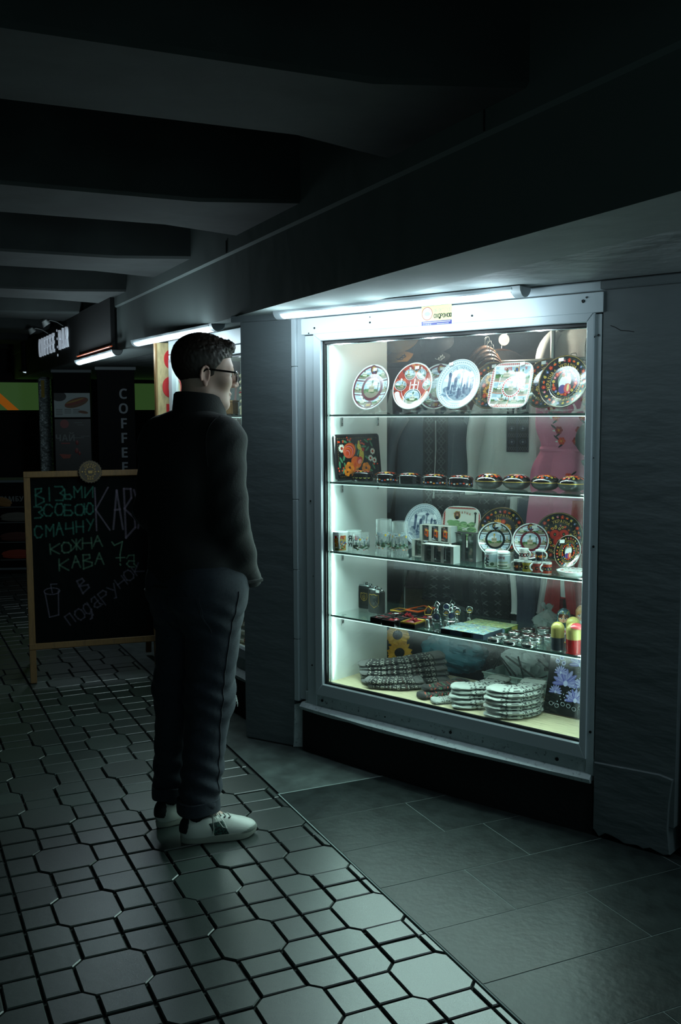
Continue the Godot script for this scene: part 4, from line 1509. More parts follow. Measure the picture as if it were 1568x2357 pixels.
func shelf_second() -> void:
	var y := 1.2170
	# the painted tray, leaning on the white end panel
	var tr := inside("painted_tray", "black lacquer tray painted with a red rooster, flowers and daisies", "tray", 0.182, y, -0.180, PI / 2)
	var poly := []
	for q in [[1, 1], [-1, 1], [-1, -1], [1, -1]]:
		for i in 5:
			var a: float = atan2(q[1], q[0]) - PI / 4 + PI / 8 * i
			poly.append(Vector2(q[0] * 0.142 + cos(a) * 0.014, 0.102 + q[1] * 0.086 + sin(a) * 0.014))
	var lean := Transform3D(Basis(Vector3.RIGHT, -0.10), Vector3(0, 0.0008, 0.0))
	part(tr, "tray_body", Geo.new().prism(poly, -0.006, 0.006, 0.0025), M["black_gloss"], lean)
	var inner := []
	for q in poly:
		inner.append(Vector2(q.x * 0.94, 0.102 + (q.y - 0.102) * 0.93))
	var g := Geo.new().prism(inner, 0.005, 0.0068)
	for i in g.v.size():
		g.uv[i] = Vector2(g.v[i].x / 0.295 + 0.5, 0.5 - (g.v[i].y - 0.102) / 0.188)
	part(tr, "painting", g, printed("print_rooster", pic_rooster(), 0.12, 0.7), lean)
	# five oval boxes
	var us := [0.245, 0.398, 0.525, 0.652, 0.783]
	var ws := [-0.125, -0.100, -0.092, -0.090, -0.082]
	var words := ["oval black lacquer box with gold leaf side, first from the rooster tray", "oval black lacquer box with blue and white side flowers, second in the row", "plain dark oval lacquer box, third in the row", "oval black lacquer box with red and orange flower band, fourth in the row", "oval black lacquer box with bright flowers, last oval before the round boxes"]
	for i in 5:
		var o := inside("lacquer_box", words[i], "box", us[i], y, ws[i], 0.1 * (i - 2) * 0.3, "oval lacquer boxes on the second shelf")
		part(o, "box_body", Geo.new().lathe([Vector2(0.01, 0.0), Vector2(0.047, 0.0), Vector2(0.051, 0.002), Vector2(0.0525, 0.006), Vector2(0.0525, 0.030)], 40, 1.0, 0.72), M["black_gloss"])
		var band := printed("print_side_%d" % i, pic_side(i), 0.1, 0.8)
		band.texture_repeat = true
		band.uv1_scale = Vector3(2, 1, 1)
		part(o, "painted_band", sleeve(0.0527, 0.004, 0.0295, 40).bend(func(p): return Vector3(p.x, p.y, p.z * 0.72)), band)
		var lid := Geo.new().lathe([Vector2(0.0545, 0.0302), Vector2(0.0548, 0.0345), Vector2(0.050, 0.0405), Vector2(0.036, 0.0450), Vector2(0.018, 0.0472), Vector2(0.0006, 0.048)], 40, 1.0, 0.72)
		part(o, "lid", lid.flat_uv(Vector2(0.110, 0.080)), printed("print_lid_%d" % i, pic_lid(i), 0.1, 0.8))
	# four round ones
	us = [0.905, 1.012, 1.122, 1.232]
	ws = [-0.098, -0.122, -0.146, -0.150]
	words = ["round domed lacquer box with one red flower, first of the round boxes", "round domed lacquer box with pale green leaves, second of the round boxes", "round domed lacquer box with orange flower, third of the round boxes", "round domed lacquer box with orange and yellow flowers, at the row's window end"]
	for i in 4:
		var o := inside("round_lacquer_box", words[i], "box", us[i], y, ws[i], i * 1.3, "round lacquer boxes on the second shelf")
		part(o, "bowl", Geo.new().lathe([Vector2(0.004, 0.0), Vector2(0.026, 0.0), Vector2(0.040, 0.006), Vector2(0.050, 0.0155), Vector2(0.0535, 0.0245), Vector2(0.054, 0.029)], 40), M["black_gloss"])
		part(o, "gold_rim", Geo.new().lathe([Vector2(0.0541, 0.0285), Vector2(0.0545, 0.0290), Vector2(0.0545, 0.0302), Vector2(0.0541, 0.0307)], 40), M["gold"])
		var dome := []
		for k in 9:
			var a := PI / 2 * k / 8.0
			dome.append(Vector2(0.0538 * cos(a) + 0.0003, 0.0305 + 0.0285 * sin(a)))
		part(o, "lid", Geo.new().lathe(dome, 40).flat_uv(Vector2(0.112, 0.112)), printed("print_dome_%d" % i, pic_lid(i + 5), 0.08, 0.9))


# ---------------------------------------------------------------- mugs, glasses, jars, cups
func pic_mug(k: int) -> Pic:
	var p := Pic.new(320, 128, Color(0.82, 0.85, 0.84))
	var r := RandomNumberGenerator.new()
	r.seed = 40 + k
	if k == 0:
		p.rect(0.30, 0.06, 0.56, 0.39, Color(0.62, 0.56, 0.30))
		for i in 60:
			p.el(0.30 + 0.26 * r.randf(), 0.08 + 0.30 * r.randf(), 0.03, 0.014, [Color(0.75, 0.42, 0.12), Color(0.30, 0.38, 0.52), Color(0.80, 0.68, 0.25), Color(0.82, 0.82, 0.76), Color(0.24, 0.34, 0.18), Color(0.6, 0.2, 0.12)][i % 6], r.randf() * 180)
		p.write("УКР", 0.42, 0.07, 0.05, RED, 0.25).el(0.33, 0.1, 0.03, 0.03, RED)
	elif k == 1:
		p.write("Я", 0.30, 0.10, 0.105, Color(0.05, 0.05, 0.05), 0.22)
		p.el(0.435, 0.125, 0.035, 0.035, Color(0.72, 0.08, 0.09)).el(0.488, 0.125, 0.035, 0.035, Color(0.72, 0.08, 0.09))
		for i in 12:
			p.ln(0.462 - 0.057 * (1.0 - i / 12.0), 0.138 + 0.07 * i / 12.0, 0.462 + 0.057 * (1.0 - i / 12.0), 0.138 + 0.07 * i / 12.0, 0.006, Color(0.72, 0.08, 0.09))
		p.write("УКРАЇНУ", 0.29, 0.25, 0.082, Color(0.05, 0.05, 0.05), 0.2)
	return p


func pic_clear(k: int) -> Pic:
	# print on clear glass: white, alpha where nothing is printed
	var p := Pic.new(256, 128, Color(0.9, 0.95, 0.95, 0.0))
	var r := RandomNumberGenerator.new()
	r.seed = 60 + k
	for i in 46:
		p.el(r.randf(), 0.30 + 0.12 * r.randf(), 0.05, 0.022, [Color(0.14, 0.26, 0.15, 1), Color(0.22, 0.34, 0.22, 1), Color(0.35, 0.30, 0.24, 1), Color(0.5, 0.6, 0.55, 0.8)][i % 4])
	for i in 8:
		var x := (i + 0.5) / 8.0
		p.ln(x, 0.16 + 0.06 * (i % 3), x, 0.34, 0.012, Color(0.22, 0.30, 0.34, 1))
		p.el(x, 0.16 + 0.06 * (i % 3), 0.014, 0.02, Color(0.30, 0.36, 0.36, 1))
	for i in 20:
		p.el(r.randf(), 0.06 + 0.12 * r.randf(), 0.05, 0.014, Color(0.50, 0.60, 0.66, 0.9), 0, 0.008)
	for x in [0.30, 0.80]:
		p.el(x, 0.12, 0.03, 0.03, Color(0.82, 0.66, 0.12, 1))
		p.el(x + 0.2, 0.13, 0.03, 0.02, Color(0.6, 0.34, 0.16, 1), 0, 0.012)
	for i in 16:
		p.el(r.randf(), 0.42 + 0.03 * r.randf(), 0.015, 0.012, [Color(0.7, 0.2, 0.1, 1), Color(0.8, 0.6, 0.2, 1), WHITE][i % 3])
	return p


func sleeve(r: float, y0: float, y1: float, n := 28, bulge := 0.0) -> Geo:
	# an open printed band round a vessel; u runs around, v from top to bottom
	var rings := []
	for i in 5:
		var t := i / 4.0
		var ring := []
		for j in n:
			var a := TAU * j / n
			ring.append(Vector3(cos(a), 0, -sin(a)) * (r + bulge * sin(PI * t)) + Vector3(0, lerpf(y1, y0, t), 0))
		rings.append(ring)
	return Geo.new().loft(rings, false, false)


func handle(r: float, h: float, y: float, rad := 0.004, out := 0.018) -> Geo:
	var pts := []
	for i in 11:
		var a := PI * i / 10.0
		pts.append(Vector3(r - 0.002 + sin(a) * out, y + cos(a) * h / 2, 0))
	return Geo.new().tube(pts, rad, 8, 1.3)


func shelf_third() -> void:
	var y := 0.9162
	var mugm := mat("frosted_glass", Color(0.80, 0.85, 0.84), 0.3)
	for k in 2:
		var o := inside("mug", ["pale mug with a small colourful folk picture, at the shelf's left end", "frosted white mug reading Я with a red heart"][k], "mug", [0.190, 0.205][k], y, [-0.042, -0.115][k], [2.7, 2.8][k])
		part(o, "mug_body", Geo.new().lathe([Vector2(0.001, 0.0), Vector2(0.031, 0.0), Vector2(0.0335, 0.003), Vector2(0.0335, 0.084), Vector2(0.0325, 0.085), Vector2(0.031, 0.084), Vector2(0.030, 0.006), Vector2(0.001, 0.006)], 32), mugm)
		var m := printed("print_mug_%d" % k, pic_mug(k), 0.25, 0.4)
		part(o, "print", sleeve(0.0337, 0.004, 0.083), m)
		part(o, "handle", handle(0.0335, 0.05, 0.043), mugm, Transform3D(Basis(Vector3.UP, 2.6), Vector3.ZERO))
	# clear tumblers and beer mugs with printed views
	for k in 3:
		var h: float = [0.086, 0.150, 0.148][k]
		var r: float = [0.037, 0.034, 0.034][k]
		var o := inside(["tumbler", "beer_mug", "beer_mug"][k], ["short clear tumbler with a printed yellow sun and river view", "tall clear beer mug with a green landscape print", "tall clear beer mug with a yellow sun print, beside the shot glass boxes"][k], ["glass", "mug", "mug"][k], [0.294, 0.406, 0.498][k], y, [-0.055, -0.070, -0.062][k], [0.2, 0.5, 1.1][k])
		part(o, "glass_body", Geo.new().lathe([Vector2(0.001, 0.0), Vector2(r * 1.04, 0.0), Vector2(r * 1.06, 0.006), Vector2(r, 0.020), Vector2(r, h), Vector2(r - 0.0022, h), Vector2(r - 0.0024, 0.018), Vector2(0.001, 0.015)], 36), M["drink_glass"])
		var m := mat("print_clear_%d" % k, Color.WHITE, 0.4)
		m.albedo_texture = pic_clear(k).tex()
		m.transparency = BaseMaterial3D.TRANSPARENCY_ALPHA_SCISSOR
		m.alpha_scissor_threshold = 0.35
		m.uv1_scale = Vector3(1.6, 1, 1)
		part(o, "print", sleeve(r + 0.0004, 0.022 if k else 0.008, h * (0.72 if k else 0.92)), m)
		if k:
			part(o, "handle", handle(r, h * 0.56, h * 0.55, 0.006, 0.028), M["drink_glass"], Transform3D(Basis(Vector3.UP, 1.9 - k * 1.2), Vector3.ZERO))
			for j in 18:
				var a := TAU * j / 18
				part(o, "base_facet", Geo.new().ball(Vector3(cos(a) * r * 1.03, 0.008, sin(a) * r * 1.03), Vector3(0.004, 0.006, 0.004), 6, 4), M["drink_glass"])
	# cartons of shot glasses: a card sleeve with gaps, three glasses inside
	mat("card_grey", Color(0.62, 0.63, 0.60), 0.8)
	mat("card_dark", Color(0.16, 0.18, 0.18), 0.7)
	var pm := []
	for k in 2:
		var p := Pic.new(96, 96, [Color(0.20, 0.20, 0.24), Color(0.20, 0.25, 0.22)][k])
		var r := RandomNumberGenerator.new()
		r.seed = 81 + k
		for i in 26:
			p.el(r.randf(), r.randf(), 0.10, 0.05, [[Color(0.75, 0.38, 0.08), Color(0.16, 0.14, 0.20), Color(0.80, 0.62, 0.15), Color(0.55, 0.16, 0.10)], [Color(0.12, 0.18, 0.15), Color(0.40, 0.48, 0.46), Color(0.26, 0.34, 0.28), Color(0.06, 0.08, 0.08)]][k][i % 4], r.randf() * 90)
		if k == 0:
			for x in [0.3, 0.8]:
				p.ln(x - 0.13, 0.3, x - 0.13, 0.7, 0.03, ORANGE).ln(x + 0.13, 0.3, x + 0.13, 0.7, 0.03, ORANGE).ln(x, 0.3, x, 0.85, 0.03, ORANGE).ln(x - 0.13, 0.7, x + 0.13, 0.7, 0.03, ORANGE)
		p.write(["УКРАЇНА", "КИЇВ"][k], 0.06, [0.02, 0.86][k], 0.13, [Color(0.7, 0.2, 0.15), Color(0.72, 0.32, 0.2)][k], 0.2)
		pm.append(printed("print_shot_%d" % k, p, 0.3))
	var lots := [[0.600, 0.0, -0.135, 3, 1, "card_grey", 0.070, "grey carton of shot glasses underneath another, behind the beer mugs"], [0.650, 0.0708, -0.120, 3, 0, "card_grey", 0.066, "grey carton of orange-printed shot glasses, on top of another carton"],
		[0.715, 0.0, -0.045, 3, 1, "card_grey", 0.070, "grey carton of dark green shot glasses, frontmost on the shelf edge"], [0.770, 0.0, -0.150, 2, 1, "card_dark", 0.112, "tall dark carton holding two long printed glasses"]]
	for l in lots:
		var n: int = l[3]
		var gap := 0.047 if n == 3 else 0.052
		var h: float = l[6]
		var d := 0.046
		var o := inside("glass_carton", l[7], "carton", l[0], y + l[1], l[2], 0.0, "cartons of printed glasses")
		var cm: Material = M[l[5]]
		var half := gap * n / 2.0
		part(o, "card_base", Geo.new().box(Vector3(0, 0.0008, 0), Vector3(half * 2 + 0.01, 0.0016, d), 0.0003), cm)
		part(o, "card_top", Geo.new().box(Vector3(0, h, 0), Vector3(half * 2 + 0.01, 0.0016, d), 0.0003), cm)
		for i in n + 1:
			var x := -half + gap * i
			part(o, "card_strip", Geo.new().box(Vector3(x, h / 2, d / 2), Vector3(0.014, h, 0.0014), 0.0003), cm)
			part(o, "card_strip", Geo.new().box(Vector3(x, h / 2, -d / 2), Vector3(0.014, h, 0.0014), 0.0003), cm)
		for s in [-1, 1]:
			part(o, "card_end", Geo.new().box(Vector3(s * (half + 0.005), h / 2, 0), Vector3(0.0014, h, d), 0.0003), M["panel_edge"])
		for i in n:
			var gl := part(o, "shot_glass", Geo.new().lathe([Vector2(0.001, 0.002), Vector2(0.016, 0.002), Vector2(0.020, h - 0.005), Vector2(0.0185, h - 0.005), Vector2(0.015, 0.010), Vector2(0.001, 0.010)], 20), M["drink_glass"], xf(Vector3(-half + gap * (i + 0.5), 0, 0)))
			part(gl, "print", sleeve(0.0188, 0.012, h - 0.012, 20), pm[l[4]])
	# the plates at the back
	printed("print_city_dark", pic_city(Color(0.05, 0.08, 0.08), 3), 0.16, 0.7)
	printed("print_map", pic_map(), 0.16, 0.7)
	plate("blue and white city plate at the back of the third shelf", 0.452, y, -0.30, 0.095, M["print_blue"], M["porcelain"], 0.1, 14.0, 2.0, Vector2(9, 9))
	plate("rounded square plate with a green map, behind the glass cartons", 0.672, y, -0.262, 0.086, M["print_map"], M["porcelain"], 0.2, 10.0, 4.0, Vector2(9, 9), 1.0, 0.020)
	plate("large black sunflower plate at the back, behind the dark-ringed plate", 0.838, y, -0.305, 0.098, M["print_sun"], M["black_gloss"], 0.35, 14.0, 2.0, Vector2(9, 9))
	plate("small city plate with a black ring, behind the two white jars", 0.893, y, -0.165, 0.068, M["print_city_dark"], M["porcelain"], 0.5, 16.0, 2.0, Vector2(0.25, 0.78), 1.0, 0.014)
	plate("small city plate with a maroon ring, behind the little cups", 1.040, y, -0.185, 0.070, M["print_city"], M["porcelain"], 0.5, 16.0, 2.0, Vector2(0.3, 0.75), 1.0, 0.014)
	plate("large black poppy plate at the back right of the third shelf", 1.110, y, -0.285, 0.096, M["print_poppy"], M["black_gloss"], 0.3, 14.0, 2.0, Vector2(9, 9))
	plate("small black oval plate with an embroidered couple, right end", 1.222, y, -0.150, 0.062, M["print_couple"], M["porcelain"], 0.0, 16.0, 2.0, Vector2(-0.35, 0.62), 0.86)
	# two spice jars
	for k in 2:
		var o := inside("spice_jar", ["white porcelain spice jar with a tree and tower print, left of two", "white porcelain spice jar with a blossom print, right of two"][k], "jar", [0.942, 1.002][k], y, [-0.058, -0.052][k], [0.4, 0.9][k], "porcelain spice jars")
		part(o, "jar_body", Geo.new().lathe([Vector2(0.001, 0.0), Vector2(0.023, 0.0), Vector2(0.025, 0.003), Vector2(0.025, 0.054), Vector2(0.0225, 0.0575), Vector2(0.001, 0.0575)], 30), M["porcelain"])
		part(o, "lid", Geo.new().lathe([Vector2(0.001, 0.0578), Vector2(0.0235, 0.0578), Vector2(0.0250, 0.0605), Vector2(0.0235, 0.0655), Vector2(0.016, 0.0700), Vector2(0.0006, 0.0715)], 30), M["porcelain"])
		var p := Pic.new(192, 72, Color(0.66, 0.74, 0.76))
		p.rect(0, 0.22, 1, 0.4, Color(0.72, 0.77, 0.72))
		for x in [0.15, 0.65]:
			if k == 0:
				for i in 9:
					p.el(x + 0.05 * sin(i * 1.7), 0.12 + 0.024 * i, 0.03, 0.02, Color(0.10, 0.17, 0.13))
				p.ln(x, 0.08, x, 0.33, 0.012, Color(0.08, 0.13, 0.11)).el(x + 0.15, 0.28, 0.05, 0.05, Color(0.16, 0.28, 0.14))
			else:
				for i in 22:
					p.el(x - 0.12 + 0.012 * i, 0.24 + 0.06 * sin(i * 2.1), 0.022, 0.018, [Color(0.85, 0.83, 0.75), Color(0.20, 0.30, 0.20), Color(0.55, 0.60, 0.45)][i % 3])
			p.write(["КИЇВ", "КИЇВ"][k], x - 0.12, 0.03, 0.06, Color(0.42, 0.20, 0.2), 0.2)
			p.ln(x - 0.2, 0.35, x + 0.3, 0.36, 0.012, Color(0.30, 0.42, 0.28))
		part(o, "print", sleeve(0.0252, 0.003, 0.053), printed("print_jar_%d" % k, p, 0.2, 0.5))
	# six espresso cups, two on top of four
	var cu := [[1.070, 0, -0.045], [1.107, 0, -0.047], [1.146, 0, -0.050], [1.184, 0, -0.056], [1.083, 1, -0.062], [1.150, 1, -0.066]]
	var lab := ["small cup with a brown folk pattern, lower row left", "small cup with a yellow-green and dark pattern in the lower row", "small red and blue-green cup between the yellow and the orange cups", "small orange-red and blue cup, lower row right", "white cup with dark red diamonds, on top of the lower cups", "white cup with a dark blue and orange picture, on top at right"]
	for i in 6:
		var c: Array = cu[i]
		var o := inside("espresso_cup", lab[i], "cup", c[0], y + c[1] * 0.0425, c[2], [0.9, 1.0, 1.2, 0.8, 0.15, 0.15][i], "stacked espresso cups")
		part(o, "cup_body", Geo.new().lathe([Vector2(0.001, 0.0), Vector2(0.0165, 0.0), Vector2(0.0175, 0.002), Vector2(0.0180, 0.041), Vector2(0.0172, 0.042), Vector2(0.0162, 0.041), Vector2(0.0155, 0.005), Vector2(0.001, 0.004)], 26), M["white_gloss"])
		part(o, "handle", handle(0.0178, 0.024, 0.022, 0.0025, 0.012), M["white_gloss"], Transform3D(Basis(Vector3.UP, [2.6, 2.4, 2.9, 3.4, -0.15, -0.15][i]), Vector3.ZERO))
		var bg: Color = [Color(0.16, 0.13, 0.10), Color(0.58, 0.52, 0.12), Color(0.58, 0.14, 0.08), Color(0.66, 0.20, 0.08), Color(0.80, 0.80, 0.78), Color(0.08, 0.10, 0.14)][i]
		var p := Pic.new(128, 48, bg)
		for j in 10:
			var x := j / 10.0
			p.el(x + 0.05, 0.19, 0.07, 0.08, [[Color(0.5, 0.2, 0.1), Color(0.10, 0.14, 0.12)], [Color(0.06, 0.10, 0.10), Color(0.40, 0.40, 0.12)], [Color(0.06, 0.12, 0.14), Color(0.62, 0.18, 0.10)], [Color(0.08, 0.12, 0.16), Color(0.14, 0.20, 0.34)], [Color(0.40, 0.08, 0.08), Color(0.06, 0.07, 0.07)], [Color(0.68, 0.24, 0.08), Color(0.10, 0.14, 0.20)]][i][j % 2], 45)
			p.el(x + 0.05, 0.19, 0.025, 0.03, [GOLD, GOLD, ORANGE, GOLD, WHITE, YELLOW][i])
		part(o, "print", sleeve(0.0182, 0.002, 0.036, 26), printed("print_cup_%d" % i, p, 0.2, 0.5))
	# a shallow dish lying at the right end
	var ds := inside("shallow_dish", "small white dish with a flowered inside lying at the right end", "dish", 1.282, y, -0.075)
	part(ds, "dish_body", Geo.new().lathe([Vector2(0.001, 0.001), Vector2(0.035, 0.0), Vector2(0.050, 0.008), Vector2(0.060, 0.019), Vector2(0.0585, 0.0202), Vector2(0.048, 0.011), Vector2(0.034, 0.004), Vector2(0.001, 0.004)], 40), M["porcelain"])
	var pd := Pic.new(128, 128, WHITE)
	wreath(pd, 0.36, 0.5, 0.5, 18, 1.5)
	part(ds, "printed_face", Geo.new().lathe([Vector2(0.001, 0.0044), Vector2(0.034, 0.0044), Vector2(0.048, 0.0114), Vector2(0.057, 0.0195)], 40).flat_uv(Vector2(0.118, 0.118)), printed("print_dish", pd, 0.2, 0.5))
	var bowl := inside("glass_saucer", "small clear glass saucer behind the espresso cups", "saucer", 1.238, y, -0.075)
	part(bowl, "saucer_body", Geo.new().lathe([Vector2(0.001, 0.0), Vector2(0.012, 0.0), Vector2(0.022, 0.014), Vector2(0.024, 0.020), Vector2(0.0225, 0.020), Vector2(0.011, 0.003), Vector2(0.001, 0.003)], 28), M["drink_glass"])


# ---------------------------------------------------------------- fourth shelf
func doll_prof(h: float, r: float) -> Array:
	# a nesting doll: round head running into a fuller body
	var o := [Vector2(0.001, 0), Vector2(r * 0.80, 0), Vector2(r * 0.84, h * 0.02)]
	for q in [[0.06, 0.86], [0.18, 0.96], [0.30, 1.0], [0.42, 0.98], [0.52, 0.90], [0.60, 0.80], [0.66, 0.745], [0.72, 0.74], [0.79, 0.75], [0.86, 0.70], [0.92, 0.57], [0.965, 0.38], [0.99, 0.18], [1.0, 0.01]]:
		o.append(Vector2(r * q[1], h * q[0]))
	return o


func pic_doll(k: int) -> Pic:
	# u runs round the doll, its face at u = 0.5; v from foot to crown
	var p := Pic.new(256, 256, [Color(0.12, 0.26, 0.30), Color(0.78, 0.82, 0.86)][k])
	var r := RandomNumberGenerator.new()
	r.seed = 130 + k
	for i in 70:
		var c: Color = [[Color(0.20, 0.36, 0.38), Color(0.45, 0.56, 0.52), Color(0.62, 0.70, 0.66), Color(0.08, 0.18, 0.24)], [Color(0.12, 0.16, 0.34), Color(0.20, 0.26, 0.46), Color(0.82, 0.84, 0.88), Color(0.10, 0.12, 0.22)]][k][i % 4]
		p.el(r.randf(), 0.32 + r.randf() * 0.68, 0.020, 0.013, c, r.randf() * 180)
	p.rect(0, 0, 1, 0.36, [Color(0.16, 0.30, 0.34), Color(0.62, 0.40, 0.16)][k])
	for i in 26:
		p.el(r.randf(), r.randf() * 0.34, 0.026, 0.02, [[Color(0.50, 0.48, 0.20), Color(0.28, 0.42, 0.40)], [Color(0.68, 0.50, 0.22), Color(0.72, 0.56, 0.30)]][k][i % 2], r.randf() * 90)
	p.el(0.5, 0.28, 0.145, 0.135, [Color(0.50, 0.44, 0.20), Color(0.72, 0.52, 0.20)][k])
	p.el(0.5, 0.29, 0.118, 0.112, Color(0.82, 0.64, 0.53))
	p.el(0.42, 0.215, 0.075, 0.045, [Color(0.32, 0.13, 0.06), Color(0.75, 0.48, 0.14)][k], -38).el(0.58, 0.215, 0.075, 0.045, [Color(0.32, 0.13, 0.06), Color(0.75, 0.48, 0.14)][k], 38)
	for s in [-1, 1]:
		p.el(0.5 + s * 0.048, 0.285, 0.026, 0.020, WHITE).el(0.5 + s * 0.048, 0.285, 0.014, 0.018, Color(0.10, 0.20, 0.30)).el(0.5 + s * 0.048, 0.285, 0.006, 0.008, BLACK)
		p.ln(0.5 + s * 0.025, 0.262, 0.5 + s * 0.075, 0.262, 0.006, Color(0.2, 0.1, 0.05)).ln(0.5 + s * 0.02, 0.242, 0.5 + s * 0.08, 0.240, 0.005, Color(0.3, 0.16, 0.08))
		p.el(0.5 + s * 0.07, 0.335, 0.024, 0.018, Color(0.85, 0.45, 0.38, 0.5))
	p.el(0.5, 0.355, 0.018, 0.010, Color(0.66, 0.06, 0.06)).ln(0.497, 0.30, 0.505, 0.325, 0.003, Color(0.6, 0.4, 0.3))
	if k == 0:
		p.flower(0.5, 0.66, 0.11, Color(0.88, 0.84, 0.84), Color(0.70, 0.16, 0.30), 7, 0.4).flower(0.5, 0.66, 0.05, Color(0.74, 0.25, 0.38), RED)
	else:
		p.flower(0.46, 0.62, 0.09, Color(0.16, 0.22, 0.44), WHITE, 7).flower(0.58, 0.76, 0.08, Color(0.20, 0.28, 0.50), WHITE, 7)
	return p


func shelf_fourth() -> void:
	var y := 0.6362
	# two flasks
	mat("flask_leather", Color(0.035, 0.045, 0.042), 0.42)
	var fl := [[0.180, -0.225, 0.10, "black hip flask with a framed trident emblem, nearer the white panel"], [0.281, -0.172, -0.02, "black hip flask with a gilt shield outline, in front of the other flask"]]
	for k in 2:
		var o := inside("hip_flask", fl[k][3], "flask", fl[k][0], y, fl[k][1], fl[k][2])
		var ring := []
		for l in [[0.0, 0.94], [0.003, 1.0], [0.092, 1.0], [0.098, 0.97], [0.102, 0.86]]:
			var r := []
			for j in 24:
				var a := TAU * j / 24
				r.append(Vector3(signf(cos(a)) * pow(absf(cos(a)), 0.55) * 0.046 * l[1], l[0] as float, sin(a) * 0.011 * l[1] + 0.006 * cos(a) * cos(a) * -1.0))
			ring.append(r)
		part(o, "flask_body", Geo.new().loft(ring), M["flask_leather"])
		part(o, "top_plate", Geo.new().lathe([Vector2(0.004, 0.1015), Vector2(0.040, 0.1020), Vector2(0.037, 0.1070), Vector2(0.012, 0.1085)], 24, 1.0, 0.24), M["chrome"])
		part(o, "cap", Geo.new().lathe([Vector2(0.001, 0.108), Vector2(0.009, 0.108), Vector2(0.0095, 0.110), Vector2(0.0095, 0.118), Vector2(0.008, 0.1195), Vector2(0.001, 0.1198)], 20), M["chrome"])
		part(o, "cap_arm", Geo.new().box(Vector3(0.018, 0.113, 0), Vector3(0.026, 0.003, 0.005), 0.001).box(Vector3(0.031, 0.109, 0), Vector3(0.004, 0.010, 0.006), 0.001), M["chrome"])
		var sh := [Vector2(-0.026, 0.083), Vector2(-0.014, 0.080), Vector2(0, 0.084), Vector2(0.014, 0.080), Vector2(0.026, 0.083), Vector2(0.027, 0.050), Vector2(0.020, 0.036), Vector2(0, 0.024), Vector2(-0.020, 0.036), Vector2(-0.027, 0.050)]
		if k == 0:
			part(o, "emblem_plate", Geo.new().box(Vector3(0, 0.052, 0.0118), Vector3(0.058, 0.076, 0.003), 0.001), mat("flask_plate", Color(0.07, 0.075, 0.06), 0.35, 0.5))
		var sc := 1.0 if k else 0.62
		var line := []
		for q in sh + [sh[0]]:
			line.append(Vector3(q.x * sc, 0.053 + (q.y - 0.053) * sc, 0.0128 if k else 0.0140))
		part(o, "shield_outline", Geo.new().tube(line, 0.0009, 6), M["gold"])
		var tri := Geo.new()
		for s in [[-0.006, 0.062, -0.006, 0.046], [0.006, 0.062, 0.006, 0.046], [0.0, 0.066, 0.0, 0.040], [-0.006, 0.046, 0.006, 0.046], [-0.003, 0.040, 0.003, 0.040]]:
			tri.tube([Vector3(s[0], s[1], 0.0128 if k else 0.0140), Vector3(s[2], s[3], 0.0128 if k else 0.0140)], 0.0008, 5)
		part(o, "trident", tri, M["gold"] if k == 0 else M["steel"])
		if k == 1:
			part(o, "price_tag", Geo.new().box(Vector3(0.020, 0.099, 0.012), Vector3(0.020, 0.012, 0.001)), M["paper"])
			part(o, "pen_charm", Geo.new().tube([Vector3(0.008, 0.056, 0.014), Vector3(0.030, 0.034, 0.016)], 0.0016, 6), M["steel"])
	# gift boxes lined with red satin
	var satin := mat("satin", Color(0.42, 0.035, 0.07), 0.32)
	satin.rim_enabled = true
	satin.rim = 0.5
	mat("box_black", Color(0.025, 0.025, 0.025), 0.5)
	mat("orange_card", Color(0.78, 0.30, 0.04), 0.5)
	mat("brass_trim", Color(0.78, 0.62, 0.24), 0.35, 0.6)
	var gb := [[0.425, -0.030, 0.062, 0.072, "black", 1, "black gift box lined in red satin, front left of the group"], [0.496, -0.022, 0.066, 0.076, "black", 0, "black gift box of crumpled red satin, between two others at the front"], [0.577, -0.050, 0.070, 0.092, "brass", 2, "gold-rimmed gift box with red satin, rightmost at the front"],
		[0.425, -0.122, 0.064, 0.066, "black", 1, "black gift box with silver card, behind the front left box"], [0.500, -0.112, 0.066, 0.062, "black", 2, "red satin gift box in the middle of the second row"], [0.577, -0.150, 0.068, 0.072, "black", 0, "red satin gift box behind the gold-rimmed one"],
		[0.482, -0.232, 0.072, 0.12, "orange", 1, "bright orange-rimmed gift box at the back of the group"], [0.388, -0.205, 0.058, 0.062, "brass", 1, "brass-rimmed gift box behind, next to the black flask"]]
	for k in gb.size():
		var b: Array = gb[k]
		var o := inside("gift_box", b[6], "box", b[0], y + (0.012 if k == 6 else 0.0), b[1], 0.08 * (k % 3 - 1), "opened gift boxes")
		var hw: float = b[2] / 2
		var hd: float = b[3] / 2
		var rim: Material = M[{"black": "box_black", "brass": "brass_trim", "orange": "orange_card"}[b[4]]]
		part(o, "box_base", Geo.new().box(Vector3(0, 0.009, 0), Vector3(b[2], 0.018, b[3]), 0.001), M["box_black"])
		for s in [-1, 1]:
			part(o, "rim", Geo.new().box(Vector3(s * (hw - 0.003), 0.021, 0), Vector3(0.006, 0.007, b[3]), 0.001), rim)
			part(o, "rim", Geo.new().box(Vector3(0, 0.021, s * (hd - 0.003)), Vector3(b[2] - 0.012, 0.007, 0.006), 0.001), rim)
		var sd := k * 1.7
		part(o, "satin_lining", Geo.new().sheet(func(u, v): return Vector3((u - 0.5) * (b[2] - 0.012), 0.0195 + 0.003 * sin(u * 9 + sd + 3.0 * sin(v * 5 + sd)) + 0.004 * sin(v * 11 + u * 7 + sd) * sin(PI * u) * sin(PI * v), (v - 0.5) * (b[3] - 0.012)), 16, 16, 0.001), satin if k != 6 else M["box_black"])
		if b[5] == 1:
			part(o, "silver_plate", Geo.new().box(Vector3(0.004, 0.0245, 0.004), Vector3(0.030, 0.002, 0.022), 0.0006), M["steel"])
